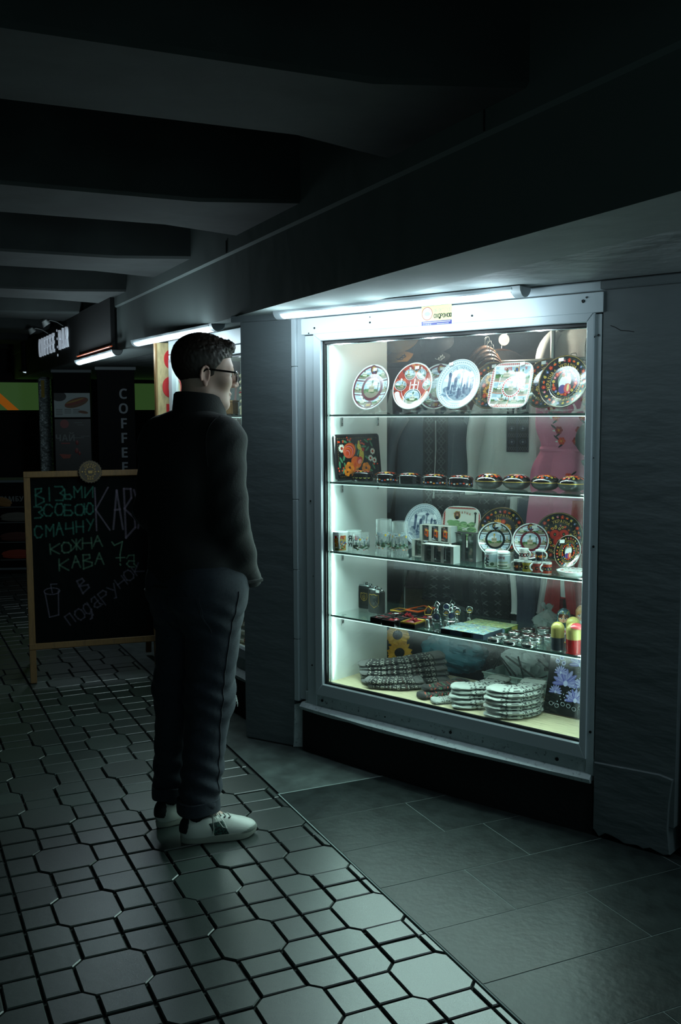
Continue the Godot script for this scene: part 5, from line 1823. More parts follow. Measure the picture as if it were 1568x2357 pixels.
		if b[5] == 2:
			part(o, "satin_bow", Geo.new().sheet(func(u, v): return Vector3((u - 0.5) * 0.03, 0.025 + 0.012 * absf(sin(u * TAU)) * (1.0 - v * 0.6), (v - 0.5) * 0.02), 14, 5, 0.0012), satin)
		if k == 3 or k == 5:
			part(o, "price_tag", Geo.new().box(Vector3(0.012, 0.027, 0.016), Vector3(0.018, 0.001, 0.010)), M["paper"], Transform3D(Basis(Vector3.UP, 0.5), Vector3.ZERO))
	# nickel hand bells with a round badge on the handle
	var bl := [[0.632, -0.075], [0.700, -0.108], [0.722, -0.155], [0.742, -0.215], [0.695, -0.175]]
	for k in 5:
		var o := inside("hand_bell", ["small nickel bell with a bent frame handle, nearest the gift boxes", "small nickel bell with two round badges, second from the gift boxes", "small nickel bell with a blue badge, in front of the jigsaw box's back corner", "small nickel bell with yellow and blue badge, furthest back of the bells", "small nickel bell with a dark blue badge, hidden behind other bells"][k], "bell", bl[k][0], y, bl[k][1], [0.6, 0.5, 0.7, 0.5, 0.5][k], "hand bells")
		part(o, "bell", Geo.new().lathe([Vector2(0.0165, 0.0), Vector2(0.0178, 0.0006), Vector2(0.0172, 0.004), Vector2(0.0130, 0.010), Vector2(0.0108, 0.022), Vector2(0.0098, 0.031), Vector2(0.0075, 0.034), Vector2(0.001, 0.0345)], 8), M["steel"], Transform3D(), 55)
		part(o, "stem", Geo.new().lathe([Vector2(0.003, 0.034), Vector2(0.0018, 0.038), Vector2(0.0034, 0.042), Vector2(0.0018, 0.046), Vector2(0.0026, 0.052)], 10), M["steel"])
		if k == 0:
			part(o, "frame", Geo.new().tube([Vector3(-0.012, 0.052, 0), Vector3(0.012, 0.052, 0), Vector3(0.019, 0.074, 0), Vector3(0.002, 0.088, 0), Vector3(-0.014, 0.07, 0), Vector3(-0.012, 0.052, 0)], 0.0018, 6), M["gold"])
			part(o, "figure", Geo.new().ball(Vector3(0.002, 0.068, 0), Vector3(0.008, 0.012, 0.004), 8, 6), M["dark"])
		else:
			part(o, "badge_ring", Geo.new().tube(ring_path(0.0125, 0.066, 20), 0.0022, 6), M["chrome"])
			part(o, "badge", Geo.new().lathe([Vector2(0.001, -0.001), Vector2(0.0115, -0.001), Vector2(0.0115, 0.001), Vector2(0.001, 0.001)], 18), mat("badge_blue", Color(0.06, 0.09, 0.20), 0.3) if not M.has("badge_blue") else M["badge_blue"], xf(Vector3(0, 0.066, 0), Vector3(90, 0, 0)))
			part(o, "badge_band", Geo.new().box(Vector3(0, 0.062, 0.0014), Vector3(0.017, 0.005, 0.001)).box(Vector3(0, 0.068, 0.0014), Vector3(0.010, 0.003, 0.001)).box(Vector3(0, 0.0525, 0.0), Vector3(0.020, 0.0025, 0.004), 0.0006), M["gold"])
		if k == 1:
			part(o, "badge_ring", Geo.new().tube(ring_path(0.0125, 0.088, 20), 0.0022, 6), M["chrome"])
			part(o, "badge", Geo.new().lathe([Vector2(0.001, -0.001), Vector2(0.0115, -0.001), Vector2(0.0115, 0.001), Vector2(0.001, 0.001)], 18), M["badge_blue"], xf(Vector3(0, 0.088, 0), Vector3(90, 0, 0)))
	for k in 2:
		var o := inside("chrome_figurine", ["shiny chrome figurine of stacked frames and rings, on the shelf edge", "shiny chrome figurine with a ring, behind the first figurine"][k], "figurine", [0.708, 0.742][k], y, [-0.028, -0.085][k], 0.5 + k * 0.2, "chrome figurines")
		part(o, "foot", Geo.new().lathe([Vector2(0.001, 0), Vector2(0.019, 0), Vector2(0.019, 0.004), Vector2(0.012, 0.008), Vector2(0.001, 0.009)], 16), M["chrome"])
		part(o, "square_frame", Geo.new().tube([Vector3(-0.011, 0.010, 0), Vector3(0.011, 0.010, 0), Vector3(0.012, 0.036, 0), Vector3(-0.012, 0.036, 0), Vector3(-0.011, 0.010, 0)], 0.003, 6), M["chrome"])
		for s in [-1, 1]:
			part(o, "side_figure", Geo.new().ball(Vector3(s * 0.017, 0.030, 0), Vector3(0.005, 0.014, 0.005), 8, 6).ball(Vector3(s * 0.016, 0.048, 0), Vector3(0.004, 0.005, 0.004), 8, 6), M["chrome"])
		part(o, "ring", Geo.new().tube(ring_path(0.015, 0.060, 22), 0.0032, 7), M["chrome"])
		part(o, "ring_centre", Geo.new().ball(Vector3(0, 0.060, 0), Vector3(0.011, 0.011, 0.003), 14, 6), M["badge_blue"])
		part(o, "top_figure", Geo.new().ball(Vector3(0, 0.084, 0), Vector3(0.010, 0.012, 0.007), 10, 7).ball(Vector3(0.002, 0.101, 0), Vector3(0.008, 0.010, 0.006), 10, 7), M["chrome"])
		part(o, "top_frame", Geo.new().tube([Vector3(-0.010, 0.104, 0), Vector3(0.0, 0.126, 0), Vector3(0.013, 0.112, 0), Vector3(0.004, 0.098, 0), Vector3(-0.010, 0.104, 0)], 0.0022, 6), M["chrome"])
	# two flat jigsaw boxes edge to edge
	for k in 2:
		var p := Pic.new(256, 160, [Color(0.50, 0.60, 0.62), Color(0.55, 0.62, 0.42)][k])
		var r := RandomNumberGenerator.new()
		r.seed = 210 + k
		for i in 130:
			p.el(r.randf(), r.randf() * 0.62, 0.035, 0.012, [Color(0.66, 0.72, 0.60), Color(0.34, 0.44, 0.40), Color(0.74, 0.72, 0.46), Color(0.42, 0.56, 0.66), Color(0.76, 0.80, 0.78), Color(0.26, 0.34, 0.30), Color(0.58, 0.40, 0.30)][i % 7], r.randf() * 60 - 20)
		for x in [0.26, 0.52, 0.77]:
			p.ln(x, 0, x, 0.63, 0.008, Color(0.72, 0.72, 0.48))
		p.ln(0, 0.30, 1, 0.30, 0.007, Color(0.70, 0.72, 0.50))
		var o := inside("jigsaw_box", ["flat blue-grey printed jigsaw box at the shelf edge", "flat yellow-green jigsaw box behind the blue-grey one"][k], "box", [0.838, 0.846][k], y, [-0.084, -0.213][k], 0.02, "flat jigsaw boxes")
		var d: float = [0.146, 0.100][k]
		part(o, "box_body", Geo.new().box(Vector3(0, 0.0105, 0), Vector3(0.196, 0.021, d), 0.001), [mat("jigsaw_side", Color(0.20, 0.26, 0.32), 0.5), mat("jigsaw_green", Color(0.14, 0.34, 0.18), 0.5)][k])
		part(o, "printed_lid", Geo.new().box(Vector3(0, 0.0215, 0), Vector3(0.197, 0.0012, d + 0.001)).flat_uv(Vector2(0.198, d + 0.002)), printed("print_jigsaw_%d" % k, p, 0.65))
		for i in 4:
			part(o, "side_panel", Geo.new().box(Vector3(-0.073 + 0.049 * i, 0.0105, d / 2 + 0.0004), Vector3(0.040, 0.017, 0.0008)), [M["dark"], M["jigsaw_side"], M["dark"], mat("jigsaw_pale", Color(0.45, 0.54, 0.62), 0.5)][i])
		if k == 1:
			part(o, "end_label", Geo.new().box(Vector3(0.0984, 0.0105, -0.02), Vector3(0.0008, 0.017, 0.045)), mat("jigsaw_yellow", Color(0.72, 0.70, 0.32), 0.5))
	# round tins with a dark lid
	var spots := [[0.978, 0, -0.030], [1.050, 0, -0.028], [1.126, 0, -0.034], [0.966, 0, -0.108], [1.036, 0, -0.103], [1.112, 0, -0.112], [0.972, 0, -0.190], [1.042, 0, -0.182], [0.990, 0, -0.262], [1.062, 0, -0.262], [1.120, 0, -0.205], [1.112, 1, -0.112], [1.062, 1, -0.262]]
	var tin := mat("tin_print", Color(0.14, 0.05, 0.045), 0.2)
	tin.clearcoat_enabled = true
	var tin2 := mat("tin_pale", Color(0.42, 0.44, 0.42), 0.2)
	tin2.clearcoat_enabled = true
	var words := []
	for q in ["pale-lidded silver tin at the shelf edge, nearest the blue-grey jigsaw box", "pale-lidded silver tin at the shelf edge, second from the jigsaw box", "pale-lidded silver tin at the shelf edge, nearest the plain dolls", "dark-lidded silver tin in the second row, beside the jigsaw box", "dark-lidded silver tin in the middle of the second row", "dark-lidded silver tin in the second row, under another tin", "dark-lidded silver tin in the third row, beside the yellow-green jigsaw box", "dark-lidded silver tin in the middle of the third row", "dark-lidded silver tin furthest back, nearest the jigsaw box", "dark-lidded silver tin furthest back, under another tin", "dark-lidded silver tin in the third row, before the brown-haired doll", "dark-lidded silver tin stacked on a tin of the second row", "dark-lidded silver tin stacked on the backmost tin"]:
		words.append(q)
	for k in spots.size():
		var s: Array = spots[k]
		var o := inside("souvenir_tin", words[k], "tin", s[0], y + s[1] * 0.0125, s[2], k * 1.1, "round flat souvenir tins")
		part(o, "tin_body", Geo.new().lathe([Vector2(0.001, 0), Vector2(0.028, 0), Vector2(0.0295, 0.002), Vector2(0.0285, 0.004), Vector2(0.0295, 0.006), Vector2(0.0300, 0.010), Vector2(0.0285, 0.012), Vector2(0.027, 0.0112), Vector2(0.001, 0.0112)], 30), M["chrome"])
		part(o, "lid_print", Geo.new().lathe([Vector2(0.001, 0.0112), Vector2(0.0262, 0.0112), Vector2(0.0258, 0.0118), Vector2(0.001, 0.0122)], 26), tin if k > 2 else tin2)
		for i in 7:
			var a := i * 0.9 + k
			part(o, "lid_motif", Geo.new().box(Vector3(cos(a) * 0.014, 0.0124, sin(a) * 0.014), Vector3(0.010, 0.0006, 0.005)), [M["paper"], tin2, M["steel"], satin][(i + k) % 4], Transform3D())
	# nesting dolls: two with faces, three plain painted ones in front
	for k in 2:
		var o := inside("nesting_doll", ["wooden nesting doll in blue-green shawl with brown hair", "wooden nesting doll with blond hair and blue flower dress, at the frame"][k], "doll", [1.178, 1.222][k], y, [-0.203, -0.268][k], [0.45, 0.35][k])
		var pr := doll_prof([0.128, 0.136][k], [0.0345, 0.036][k])
		# the profile turned so that the face looks out
		var g := Geo.new().lathe(pr, 44)
		var hh: float = pr[-1].y
		for i in g.v.size():
			g.uv[i] = Vector2(g.uv[i].x + 0.25, 1.0 - g.v[i].y / hh)
		var m := printed("print_doll_%d" % k, pic_doll(k), 0.15, 0.8)
		m.texture_repeat = true
		m.uv1_scale = Vector3(-1, 1, 1)
		part(o, "doll_body", g, m)
		part(o, "stand", Geo.new().lathe([Vector2(0.001, -0.0), Vector2(pr[1].x * 1.05, 0.0), Vector2(pr[1].x * 1.05, 0.003), Vector2(0.001, 0.004)], 30), M["gold"])
	var yel := mat("doll_yellow", Color(0.70, 0.65, 0.36), 0.3)
	var dn := [[1.236, -0.050, 0.107, 0.0245, Color(0.20, 0.23, 0.26), "plain yellow nesting doll with grey lower half, front left of three"], [1.262, -0.118, 0.118, 0.0260, Color(0.58, 0.04, 0.05), "plain yellow nesting doll with red lower half, between and behind two others"], [1.302, -0.048, 0.112, 0.0270, Color(0.58, 0.04, 0.05), "plain yellow nesting doll with red lower half and pink cap, at the frame"]]
	for k in 3:
		var d: Array = dn[k]
		var o := inside("plain_doll", d[5], "doll", d[0], y, d[1], 0.0, "plain yellow nesting dolls")
		var h: float = d[2]
		var r: float = d[3]
		var paint := mat("doll_paint_%d" % k, d[4], 0.15)
		var up := []
		for i in 9:
			var a := PI / 2 * i / 8.0
			up.append(Vector2(r * cos(a) * 0.99 + 0.0003, h - r * 1.0 + sin(a) * r * 1.0))
		part(o, "upper_half", Geo.new().lathe([Vector2(r * 0.99, h * 0.46)] + up, 36), yel)
		part(o, "lower_half", Geo.new().lathe([Vector2(0.001, 0), Vector2(r * 0.92, 0), Vector2(r * 0.95, h * 0.02), Vector2(r * 1.0, h * 0.2), Vector2(r * 1.0, h * 0.47), Vector2(r * 0.97, h * 0.475)], 36), paint)
		part(o, "foot_ring", Geo.new().lathe([Vector2(r * 0.9, 0.0), Vector2(r * 1.02, 0.0), Vector2(r * 1.03, h * 0.035), Vector2(r * 0.93, h * 0.045)], 36), M["steel"] if k == 0 else paint)
		if k == 2:
			part(o, "pink_cap", Geo.new().lathe([Vector2(r * 1.02, h - r * 0.55), Vector2(r * 0.93, h - r * 0.35), Vector2(r * 0.6, h - r * 0.08), Vector2(0.001, h + r * 0.05)], 30), mat("doll_pink", Color(0.76, 0.25, 0.28), 0.2), Transform3D(Basis(Vector3.BACK, -0.12), Vector3.ZERO))


func ring_path(r: float, y: float, n: int) -> Array:
	var o := []
	for i in n + 1:
		var a := TAU * i / n
		o.append(Vector3(cos(a) * r, y + sin(a) * r, 0))
	return o


# ---------------------------------------------------------------- floor of the case
func knit(called: String, base: Color, dark: Color, light: Color, k: int) -> StandardMaterial3D:
	# u once round the sock, v along it: plain toe, patterned middle, plain cuff
	var p := Pic.new(128, 320, base)
	var r := RandomNumberGenerator.new()
	r.seed = 900 + k
	var bands := 15
	for b in range([2, 4, 2][k], bands - [2, 3, 1][k]):
		var y := 2.5 * b / bands
		var st: int = (b + k) % 4
		if k == 0:
			p.rect(0, y, 1, y + 2.5 / bands, dark)
		for i in 8:
			var x := (i + 0.5) / 8.0
			match st:
				0: p.ln(x - 0.04, y + 0.03, x + 0.04, y + 0.12, 0.016, light).ln(x + 0.04, y + 0.03, x - 0.04, y + 0.12, 0.016, light)
				1: p.rect(x - 0.03, y + 0.03, x + 0.02, y + 0.10, light)
				2: p.ln(x - 0.05, y + 0.08, x, y + 0.03, 0.014, light).ln(x, y + 0.03, x + 0.05, y + 0.08, 0.014, light)
				3: p.rect(x - 0.02, y + 0.02, x + 0.03, y + 0.07, light).rect(x - 0.05, y + 0.09, x + 0.0, y + 0.14, light)
		if k == 0 and st == 1:
			p.rect(0, y + 0.13, 1, y + 0.15, Color(0.30, 0.18, 0.13))
		if k == 2:
			for i in 5:
				p.ln(i / 5.0, y + 0.05, i / 5.0 + 0.1, y + 0.12, 0.02, [Color(0.72, 0.20, 0.06), Color(0.18, 0.45, 0.28), Color(0.45, 0.10, 0.08)][(i + b) % 3])
	# flecks of wool
	for i in 900:
		var x := r.randi() % 128
		var yy := r.randi() % 320
		p.dot(x, yy, Color(0.5, 0.5, 0.48), 0.25)
	var m := mat(called, Color.WHITE, 0.95)
	m.albedo_texture = p.tex()
	m.rim_enabled = true
	m.rim = 0.35
	m.heightmap_enabled = false
	return m


func sock_shape(path: Array, wid: float, thick: float, seed_no: int) -> Geo:
	var c := Curve3D.new()
	for i in path.size():
		var t: Vector3 = (path[mini(i + 1, path.size() - 1)] - path[maxi(i - 1, 0)]) / 6.0
		c.add_point(path[i], -t, t)
	var L := c.get_baked_length()
	var rings := []
	var n := 30
	for i in n + 1:
		var t := float(i) / n
		var p := c.sample_baked(L * t)
		var d := (c.sample_baked(minf(L, L * t + 0.004)) - c.sample_baked(maxf(0, L * t - 0.004))).normalized()
		var side := d.cross(Vector3.UP).normalized()
		var up := side.cross(d)
		var end := minf(1.0, sqrt(maxf(0.0, 1.0 - pow(1.0 - minf(t / 0.14, 1.0), 2.0))) + 0.04)
		var w := wid * end * (1.0 + 0.10 * sin(t * 8.0 + seed_no)) * (1.0 if t < 0.93 else 0.96)
		var h := thick * (0.45 + 0.55 * end) * (1.0 + 0.14 * sin(t * 13.0 + seed_no * 2.0))
		var ring := []
		for j in 18:
			var a := TAU * j / 18
			var ca := signf(cos(a)) * pow(absf(cos(a)), 0.7)
			var sa := signf(sin(a)) * pow(absf(sin(a)), 0.8)
			ring.append(p + side * ca * w / 2 + up * (sa * h / 2 + 0.0016 * sin(t * 40.0 + a * 3.0 + seed_no)))
		rings.append(ring)
	return Geo.new().loft(rings)


func socks(label: String, path: Array, layers: int, wid: float, thick: float, m: Material, group: String, spread: Vector3, first := 0, rise := 0.97) -> void:
	for i in layers:
		var k := i + first
		var pts := []
		var j := Vector3(rng.randf_range(-0.006, 0.006), 0, rng.randf_range(-0.006, 0.006))
		for q in path:
			pts.append(q + j + Vector3(spread.x * i, thick * rise * i * (1.0 + spread.y * float(path.find(q)) / path.size()), spread.z * i))
		var s := inside("wool_sock", label % ["bottom", "second", "third", "fourth", "fifth", "sixth", "topmost"][mini(6 if i == layers - 1 else i, 6)] if "%s" in label else label, "sock", 0, 0, 0, 0.0, group)
		part(s, "knitted_sock", sock_shape(pts, wid, thick, k * 3 + 1), m)
		part(s, "cuff_edge", sock_shape([pts[-1] + (pts[-2] - pts[-1]).normalized() * 0.012, pts[-1] + (pts[-1] - pts[-2]).normalized() * 0.004], wid * 0.97, thick * 1.08, k), M["wool_plain"])


func case_floor() -> void:
	relief(mat("wool_plain", Color(0.42, 0.43, 0.42), 0.95), M["fine"], 0.3, 9.0)
	var ka := knit("knit_dark", Color(0.36, 0.36, 0.35), Color(0.035, 0.035, 0.035), Color(0.62, 0.62, 0.58), 0)
	var ke := knit("knit_pale", Color(0.62, 0.65, 0.62), Color(0.30, 0.30, 0.30), Color(0.10, 0.11, 0.11), 1)
	var kc := knit("knit_colour", Color(0.045, 0.045, 0.04), Color(0.03, 0.03, 0.03), Color(0.35, 0.36, 0.30), 2)
	var f := 0.3355
	# dark patterned pile on the left, draped up and away to the right
	socks("dark patterned wool sock, %s of the dark pile on the left", [Vector3(0.255, f + 0.013, -0.095), Vector3(0.33, f + 0.014, -0.13), Vector3(0.41, f + 0.015, -0.19), Vector3(0.47, f + 0.018, -0.26), Vector3(0.53, f + 0.016, -0.345)], 5, 0.100, 0.018, ka, "dark patterned socks", Vector3(-0.012, 0.75, -0.012), 0, 0.78)
	socks("dark patterned wool sock with its toe at the pile's %s front corner", [Vector3(0.325, f + 0.012, -0.060), Vector3(0.39, f + 0.013, -0.085), Vector3(0.46, f + 0.014, -0.13), Vector3(0.52, f + 0.014, -0.20)], 2, 0.09, 0.019, ka, "dark patterned socks", Vector3(-0.02, 0.0, -0.004), 7)
	# bright ones lying flat
	socks("black sock with orange and green zigzags, %s of two bright ones", [Vector3(0.590, f + 0.011, -0.055), Vector3(0.63, f + 0.012, -0.10), Vector3(0.66, f + 0.012, -0.17), Vector3(0.66, f + 0.011, -0.25)], 2, 0.085, 0.020, kc, "bright zigzag socks", Vector3(-0.015, 0.1, -0.055))
	# the two pale piles
	socks("pale grey wool sock, %s of the low pile in the middle", [Vector3(0.765, f + 0.011, -0.058), Vector3(0.82, f + 0.011, -0.070), Vector3(0.865, f + 0.012, -0.11), Vector3(0.885, f + 0.013, -0.18), Vector3(0.875, f + 0.013, -0.26)], 5, 0.088, 0.0175, ke, "pale socks in the low pile", Vector3(-0.006, 0.12, -0.004))
	socks("pale wool sock with dark pattern, %s of the tall pile", [Vector3(0.925, f + 0.010, -0.070), Vector3(0.985, f + 0.010, -0.058), Vector3(1.035, f + 0.011, -0.075), Vector3(1.060, f + 0.011, -0.14), Vector3(1.035, f + 0.012, -0.225)], 7, 0.092, 0.016, ke, "pale socks in the tall pile", Vector3(-0.001, 0.10, -0.003))
	socks("grey wool sock lying alone between bright and pale socks", [Vector3(0.680, f + 0.010, -0.040), Vector3(0.72, f + 0.010, -0.085), Vector3(0.745, f + 0.011, -0.16)], 1, 0.07, 0.018, ke, "", Vector3.ZERO)
	# violet flower board leaning at the right end
	var tr := inside("flower_board", "black lacquered board painted with pale violet flowers", "tray", 1.185, 0.3358, -0.215, 0.0)
	var poly := []
	for q in [[1, 1], [-1, 1], [-1, -1], [1, -1]]:
		for i in 5:
			var a: float = atan2(q[1], q[0]) - PI / 4 + PI / 8 * i
			poly.append(Vector2(q[0] * 0.082 + cos(a) * 0.012, 0.132 + q[1] * 0.118 + sin(a) * 0.012))
	var lean := Transform3D(Basis(Vector3.RIGHT, -0.26), Vector3(0, 0.0016, 0))
	part(tr, "board_body", Geo.new().prism(poly, -0.005, 0.005, 0.002), M["black_gloss"], lean)
	var p := Pic.new(220, 300, BLACK)
	var vio := Color(0.36, 0.36, 0.62)
	for q in [[0.70, 0.30, 0.26], [0.42, 0.72, 0.30], [0.68, 1.02, 0.24], [0.80, 0.72, 0.20], [0.28, 0.52, 0.15], [0.22, 0.92, 0.15]]:
		for i in 9:
			var a: float = -90.0 + (i - 4) * 24.0
			var d: Vector2 = Vector2.from_angle(deg_to_rad(a)) * q[2] * 0.5
			p.el(q[0] + d.x, q[1] + d.y, q[2] * 0.5, q[2] * 0.15, vio.lightened(0.12 * (i % 3)), a)
			p.ln(q[0], q[1], q[0] + d.x * 1.8, q[1] + d.y * 1.8, 0.006, Color(0.70, 0.72, 0.84, 0.8))
		p.el(q[0], q[1], q[2] * 0.16, q[2] * 0.2, Color(0.72, 0.74, 0.86))
	for q in [[0.26, 0.22], [0.18, 0.30], [0.32, 0.32]]:
		p.el(q[0], q[1], 0.05, 0.05, Color(0.6, 0.62, 0.76)).el(q[0], q[1], 0.025, 0.025, Color(0.2, 0.2, 0.42))
	for i in 40:
		p.el(0.15 + 0.8 * fmod(i * 0.618, 1.0), 0.25 + fmod(i * 0.37, 0.95), 0.012, 0.012, Color(0.75, 0.78, 0.84))
	for i in 6:
		p.el(0.16 + 0.13 * i, 1.16 + 0.03 * sin(i * 2.0), 0.05, 0.04, Color(0.62, 0.66, 0.68), 20, 0.010)
	var g := Geo.new().prism(poly, 0.0045, 0.0056)
	for i in g.v.size():
		g.uv[i] = Vector2(g.v[i].x / 0.19 + 0.5, 0.5 - (g.v[i].y - 0.132) / 0.262)
	part(tr, "painting", g, printed("print_violet", p, 0.12, 0.8), lean)
	# sunflowers of cloth at the left panel's back edge
	var pet := mat("petal", Color(0.90, 0.68, 0.16), 0.6)
	pet.backlight_enabled = true
	pet.backlight = Color(0.25, 0.18, 0.03)
	relief(mat("seed_head", Color(0.05, 0.035, 0.025), 0.95), M["fine"], 0.6, 14.0)
	for k in 2:
		var o := inside("cloth_sunflower", ["yellow cloth sunflower, upper of two by the white panel", "yellow cloth sunflower, lower of two, facing the window"][k], "flower", [0.150, 0.196][k], [0.462, 0.392][k], [-0.50, -0.455][k], 0.75, "cloth sunflowers")
		o.rotation = Vector3(0.1, WIN_TURN + 0.75, 0.2 * k)
		part(o, "seed_head", Geo.new().ball(Vector3.ZERO, Vector3(0.024, 0.024, 0.010), 20, 8), M["seed_head"])
		part(o, "stem", Geo.new().tube([Vector3(0, -0.01, -0.012), Vector3(0.0, -0.05, -0.03), Vector3(0.0, 0.335 - o.position.y, -0.034)], 0.003, 6), mat("stem_green", Color(0.10, 0.20, 0.09), 0.8) if k == 0 else M["stem_green"])
		for row in 2:
			for i in 17:
				var len := 0.040 - 0.004 * row + rng.randf_range(-0.004, 0.004)
				var cup := rng.randf_range(0.0, 0.012) + row * 0.006
				var pm := Geo.new().sheet(func(u, v): return Vector3((v - 0.5) * 0.022 * sin(PI * clampf(u * 0.86 + 0.1, 0, 1)), 0.018 + u * len, -0.006 + cup * u * u * 1.5 + 0.004 * absf(v - 0.5) * 2.0), 6, 4, 0.0008)
				part(o, "petal", pm, pet, Transform3D(Basis(Vector3.BACK, TAU * (i + 0.5 * row) / 17.0 + rng.randf_range(-0.08, 0.08)), Vector3(0, 0, 0.003 * row)))
	# bags and the white basket behind the socks
	var bagm := mat("bag_teal", Color(0.20, 0.44, 0.50), 0.45)
	var bf := noise(14.0, 3, 33)
	lump("carrier_bag", "full teal plastic bag behind the dark socks", "bag", Vector3(0.400, 0.31, -0.610), Vector3(0.185, 0.185, 0.10), bagm, bf, 0.030)
	lump("clear_bag", "crumpled clear bag behind the gift boxes", "bag", Vector3(0.40, 0.515, -0.60), Vector3(0.13, 0.14, 0.07), mat("bag_grey", Color(0.16, 0.17, 0.17), 0.3), noise(18.0, 3, 5), 0.03)
	lump("white_bag", "peaked white plastic bag behind the round tins", "bag", Vector3(0.930, 0.50, -0.53), Vector3(0.085, 0.175, 0.06), mat("bag_white", Color(0.55, 0.60, 0.59), 0.5), noise(16.0, 3, 8), 0.035)
	lump("white_bag", "white plastic bag heaped inside the white basket", "bag", Vector3(0.800, 0.372, -0.56), Vector3(0.115, 0.125, 0.07), mat("bag_white_low", Color(0.66, 0.71, 0.70), 0.5), noise(15.0, 3, 18), 0.03)
	lump("dark_bag", "dark patterned bag squeezed between teal bag and basket", "bag", Vector3(0.640, 0.30, -0.625), Vector3(0.075, 0.15, 0.06), mat("bag_dark", Color(0.045, 0.06, 0.065), 0.5), noise(17.0, 3, 28), 0.03)
	var bk := inside("white_basket", "white plastic basket with ribbed rim behind the pale socks", "basket", 0.855, 0.3355, -0.415)
	var bm := mat("basket_plastic", Color(0.58, 0.66, 0.64), 0.4)
	var front := [Vector2(-0.150, 0.0), Vector2(0.150, 0.0), Vector2(0.172, 0.052), Vector2(-0.172, 0.052)]
	part(bk, "front_wall", Geo.new().prism(front, -0.002, 0.002, 0.0008), bm)
	for i in 2:
		part(bk, "rim", Geo.new().box(Vector3(0, 0.055 - 0.022 * i, 0.003), Vector3(0.350 - 0.02 * i, 0.006, 0.008), 0.0015), bm)
	for i in 9:
		part(bk, "rib", Geo.new().box(Vector3(-0.15 + 0.0375 * i, 0.044, 0.004), Vector3(0.004, 0.020, 0.004), 0.001), bm)
	part(bk, "back_wall", Geo.new().box(Vector3(0, 0.03, -0.16), Vector3(0.34, 0.06, 0.004), 0.001), bm)
	for s in [-1, 1]:
		part(bk, "side_wall", Geo.new().box(Vector3(s * 0.160, 0.03, -0.08), Vector3(0.004, 0.06, 0.16), 0.001), bm)
	part(bk, "bottom", Geo.new().box(Vector3(0, 0.002, -0.08), Vector3(0.31, 0.004, 0.16)), bm)
	var hg := [[[0.70, 0.40, -0.46], [0.735, 0.455, -0.46], [0.80, 0.385, -0.455]], [[0.715, 0.40, -0.45], [0.745, 0.462, -0.45], [0.83, 0.39, -0.445]], [[0.78, 0.47, -0.44], [0.93, 0.395, -0.44], [0.985, 0.42, -0.43]], [[0.835, 0.475, -0.45], [0.865, 0.38, -0.45], [0.885, 0.352, -0.44]], [[0.93, 0.475, -0.45], [1.00, 0.44, -0.44], [0.985, 0.36, -0.44]]]
	for k in hg.size():
		var o := inside("black_hanger", ["black plastic hanger, first from the left in the basket", "black plastic hanger, second from the left in the basket", "black hanger lying across the middle of the basket", "black hanger standing nearly upright in the basket", "black hanger by the flower board"][k], "hanger", 0, 0, 0, 0.0, "black hangers in the basket")
		var pts := []
		for q in hg[k]:
			pts.append(Vector3(q[0], q[1], q[2]))
		part(o, "hanger_bar", Geo.new().tube(pts, 0.0038, 8), M["gasket"])
		var e: Vector3 = pts[2]
		var hook := []
		for i in 8:
			hook.append(e + Vector3(0.010 * sin(i * 0.6), 0.010 * (1.0 - cos(i * 0.6)), 0.0))
		part(o, "hook", Geo.new().tube(hook, 0.0016, 6), M["steel"])


func lump(called: String, label: String, category: String, at: Vector3, r: Vector3, m: Material, n: FastNoiseLite, amp: float) -> void:
	# a crumpled, knotted bag: an ellipsoid pinched towards its neck with sharp folds; at is the middle of its foot
	var o := inside(called, label, category, at.x, at.y, at.z)
	var rings := []
	for i in 25:
		var t := i / 24.0
		var prof := sqrt(maxf(0.0, 1.0 - pow(2.0 * t * 0.92 - 0.86, 2.0)))
		if t > 0.86:
			prof = lerpf(prof, 0.22, (t - 0.86) / 0.14)
		var ring := []
		for j in 40:
			var a := TAU * j / 40
			var q := Vector3(cos(a) * r.x * prof, t * r.y, sin(a) * r.z * prof)
			var f := absf(n.get_noise_3d(q.x * 1.0, q.y * 0.6, q.z * 1.0))
			ring.append(q * Vector3(1.0 - f * amp / r.x * 3.0, 1, 1.0 - f * amp / r.z * 1.6) + Vector3(0, f * amp * 0.3, 0))
		rings.append(ring)
	part(o, "bag_body", Geo.new().loft(rings), m, Transform3D(), 34)
	part(o, "knot", Geo.new().sheet(func(u, v): return Vector3((u - 0.5) * r.x * 0.55 * (0.4 + v), r.y * (0.98 + v * 0.16) + 0.006 * sin(u * 14), 0.010 * sin(u * 11 + v * 3)), 14, 4, 0.0015), m)


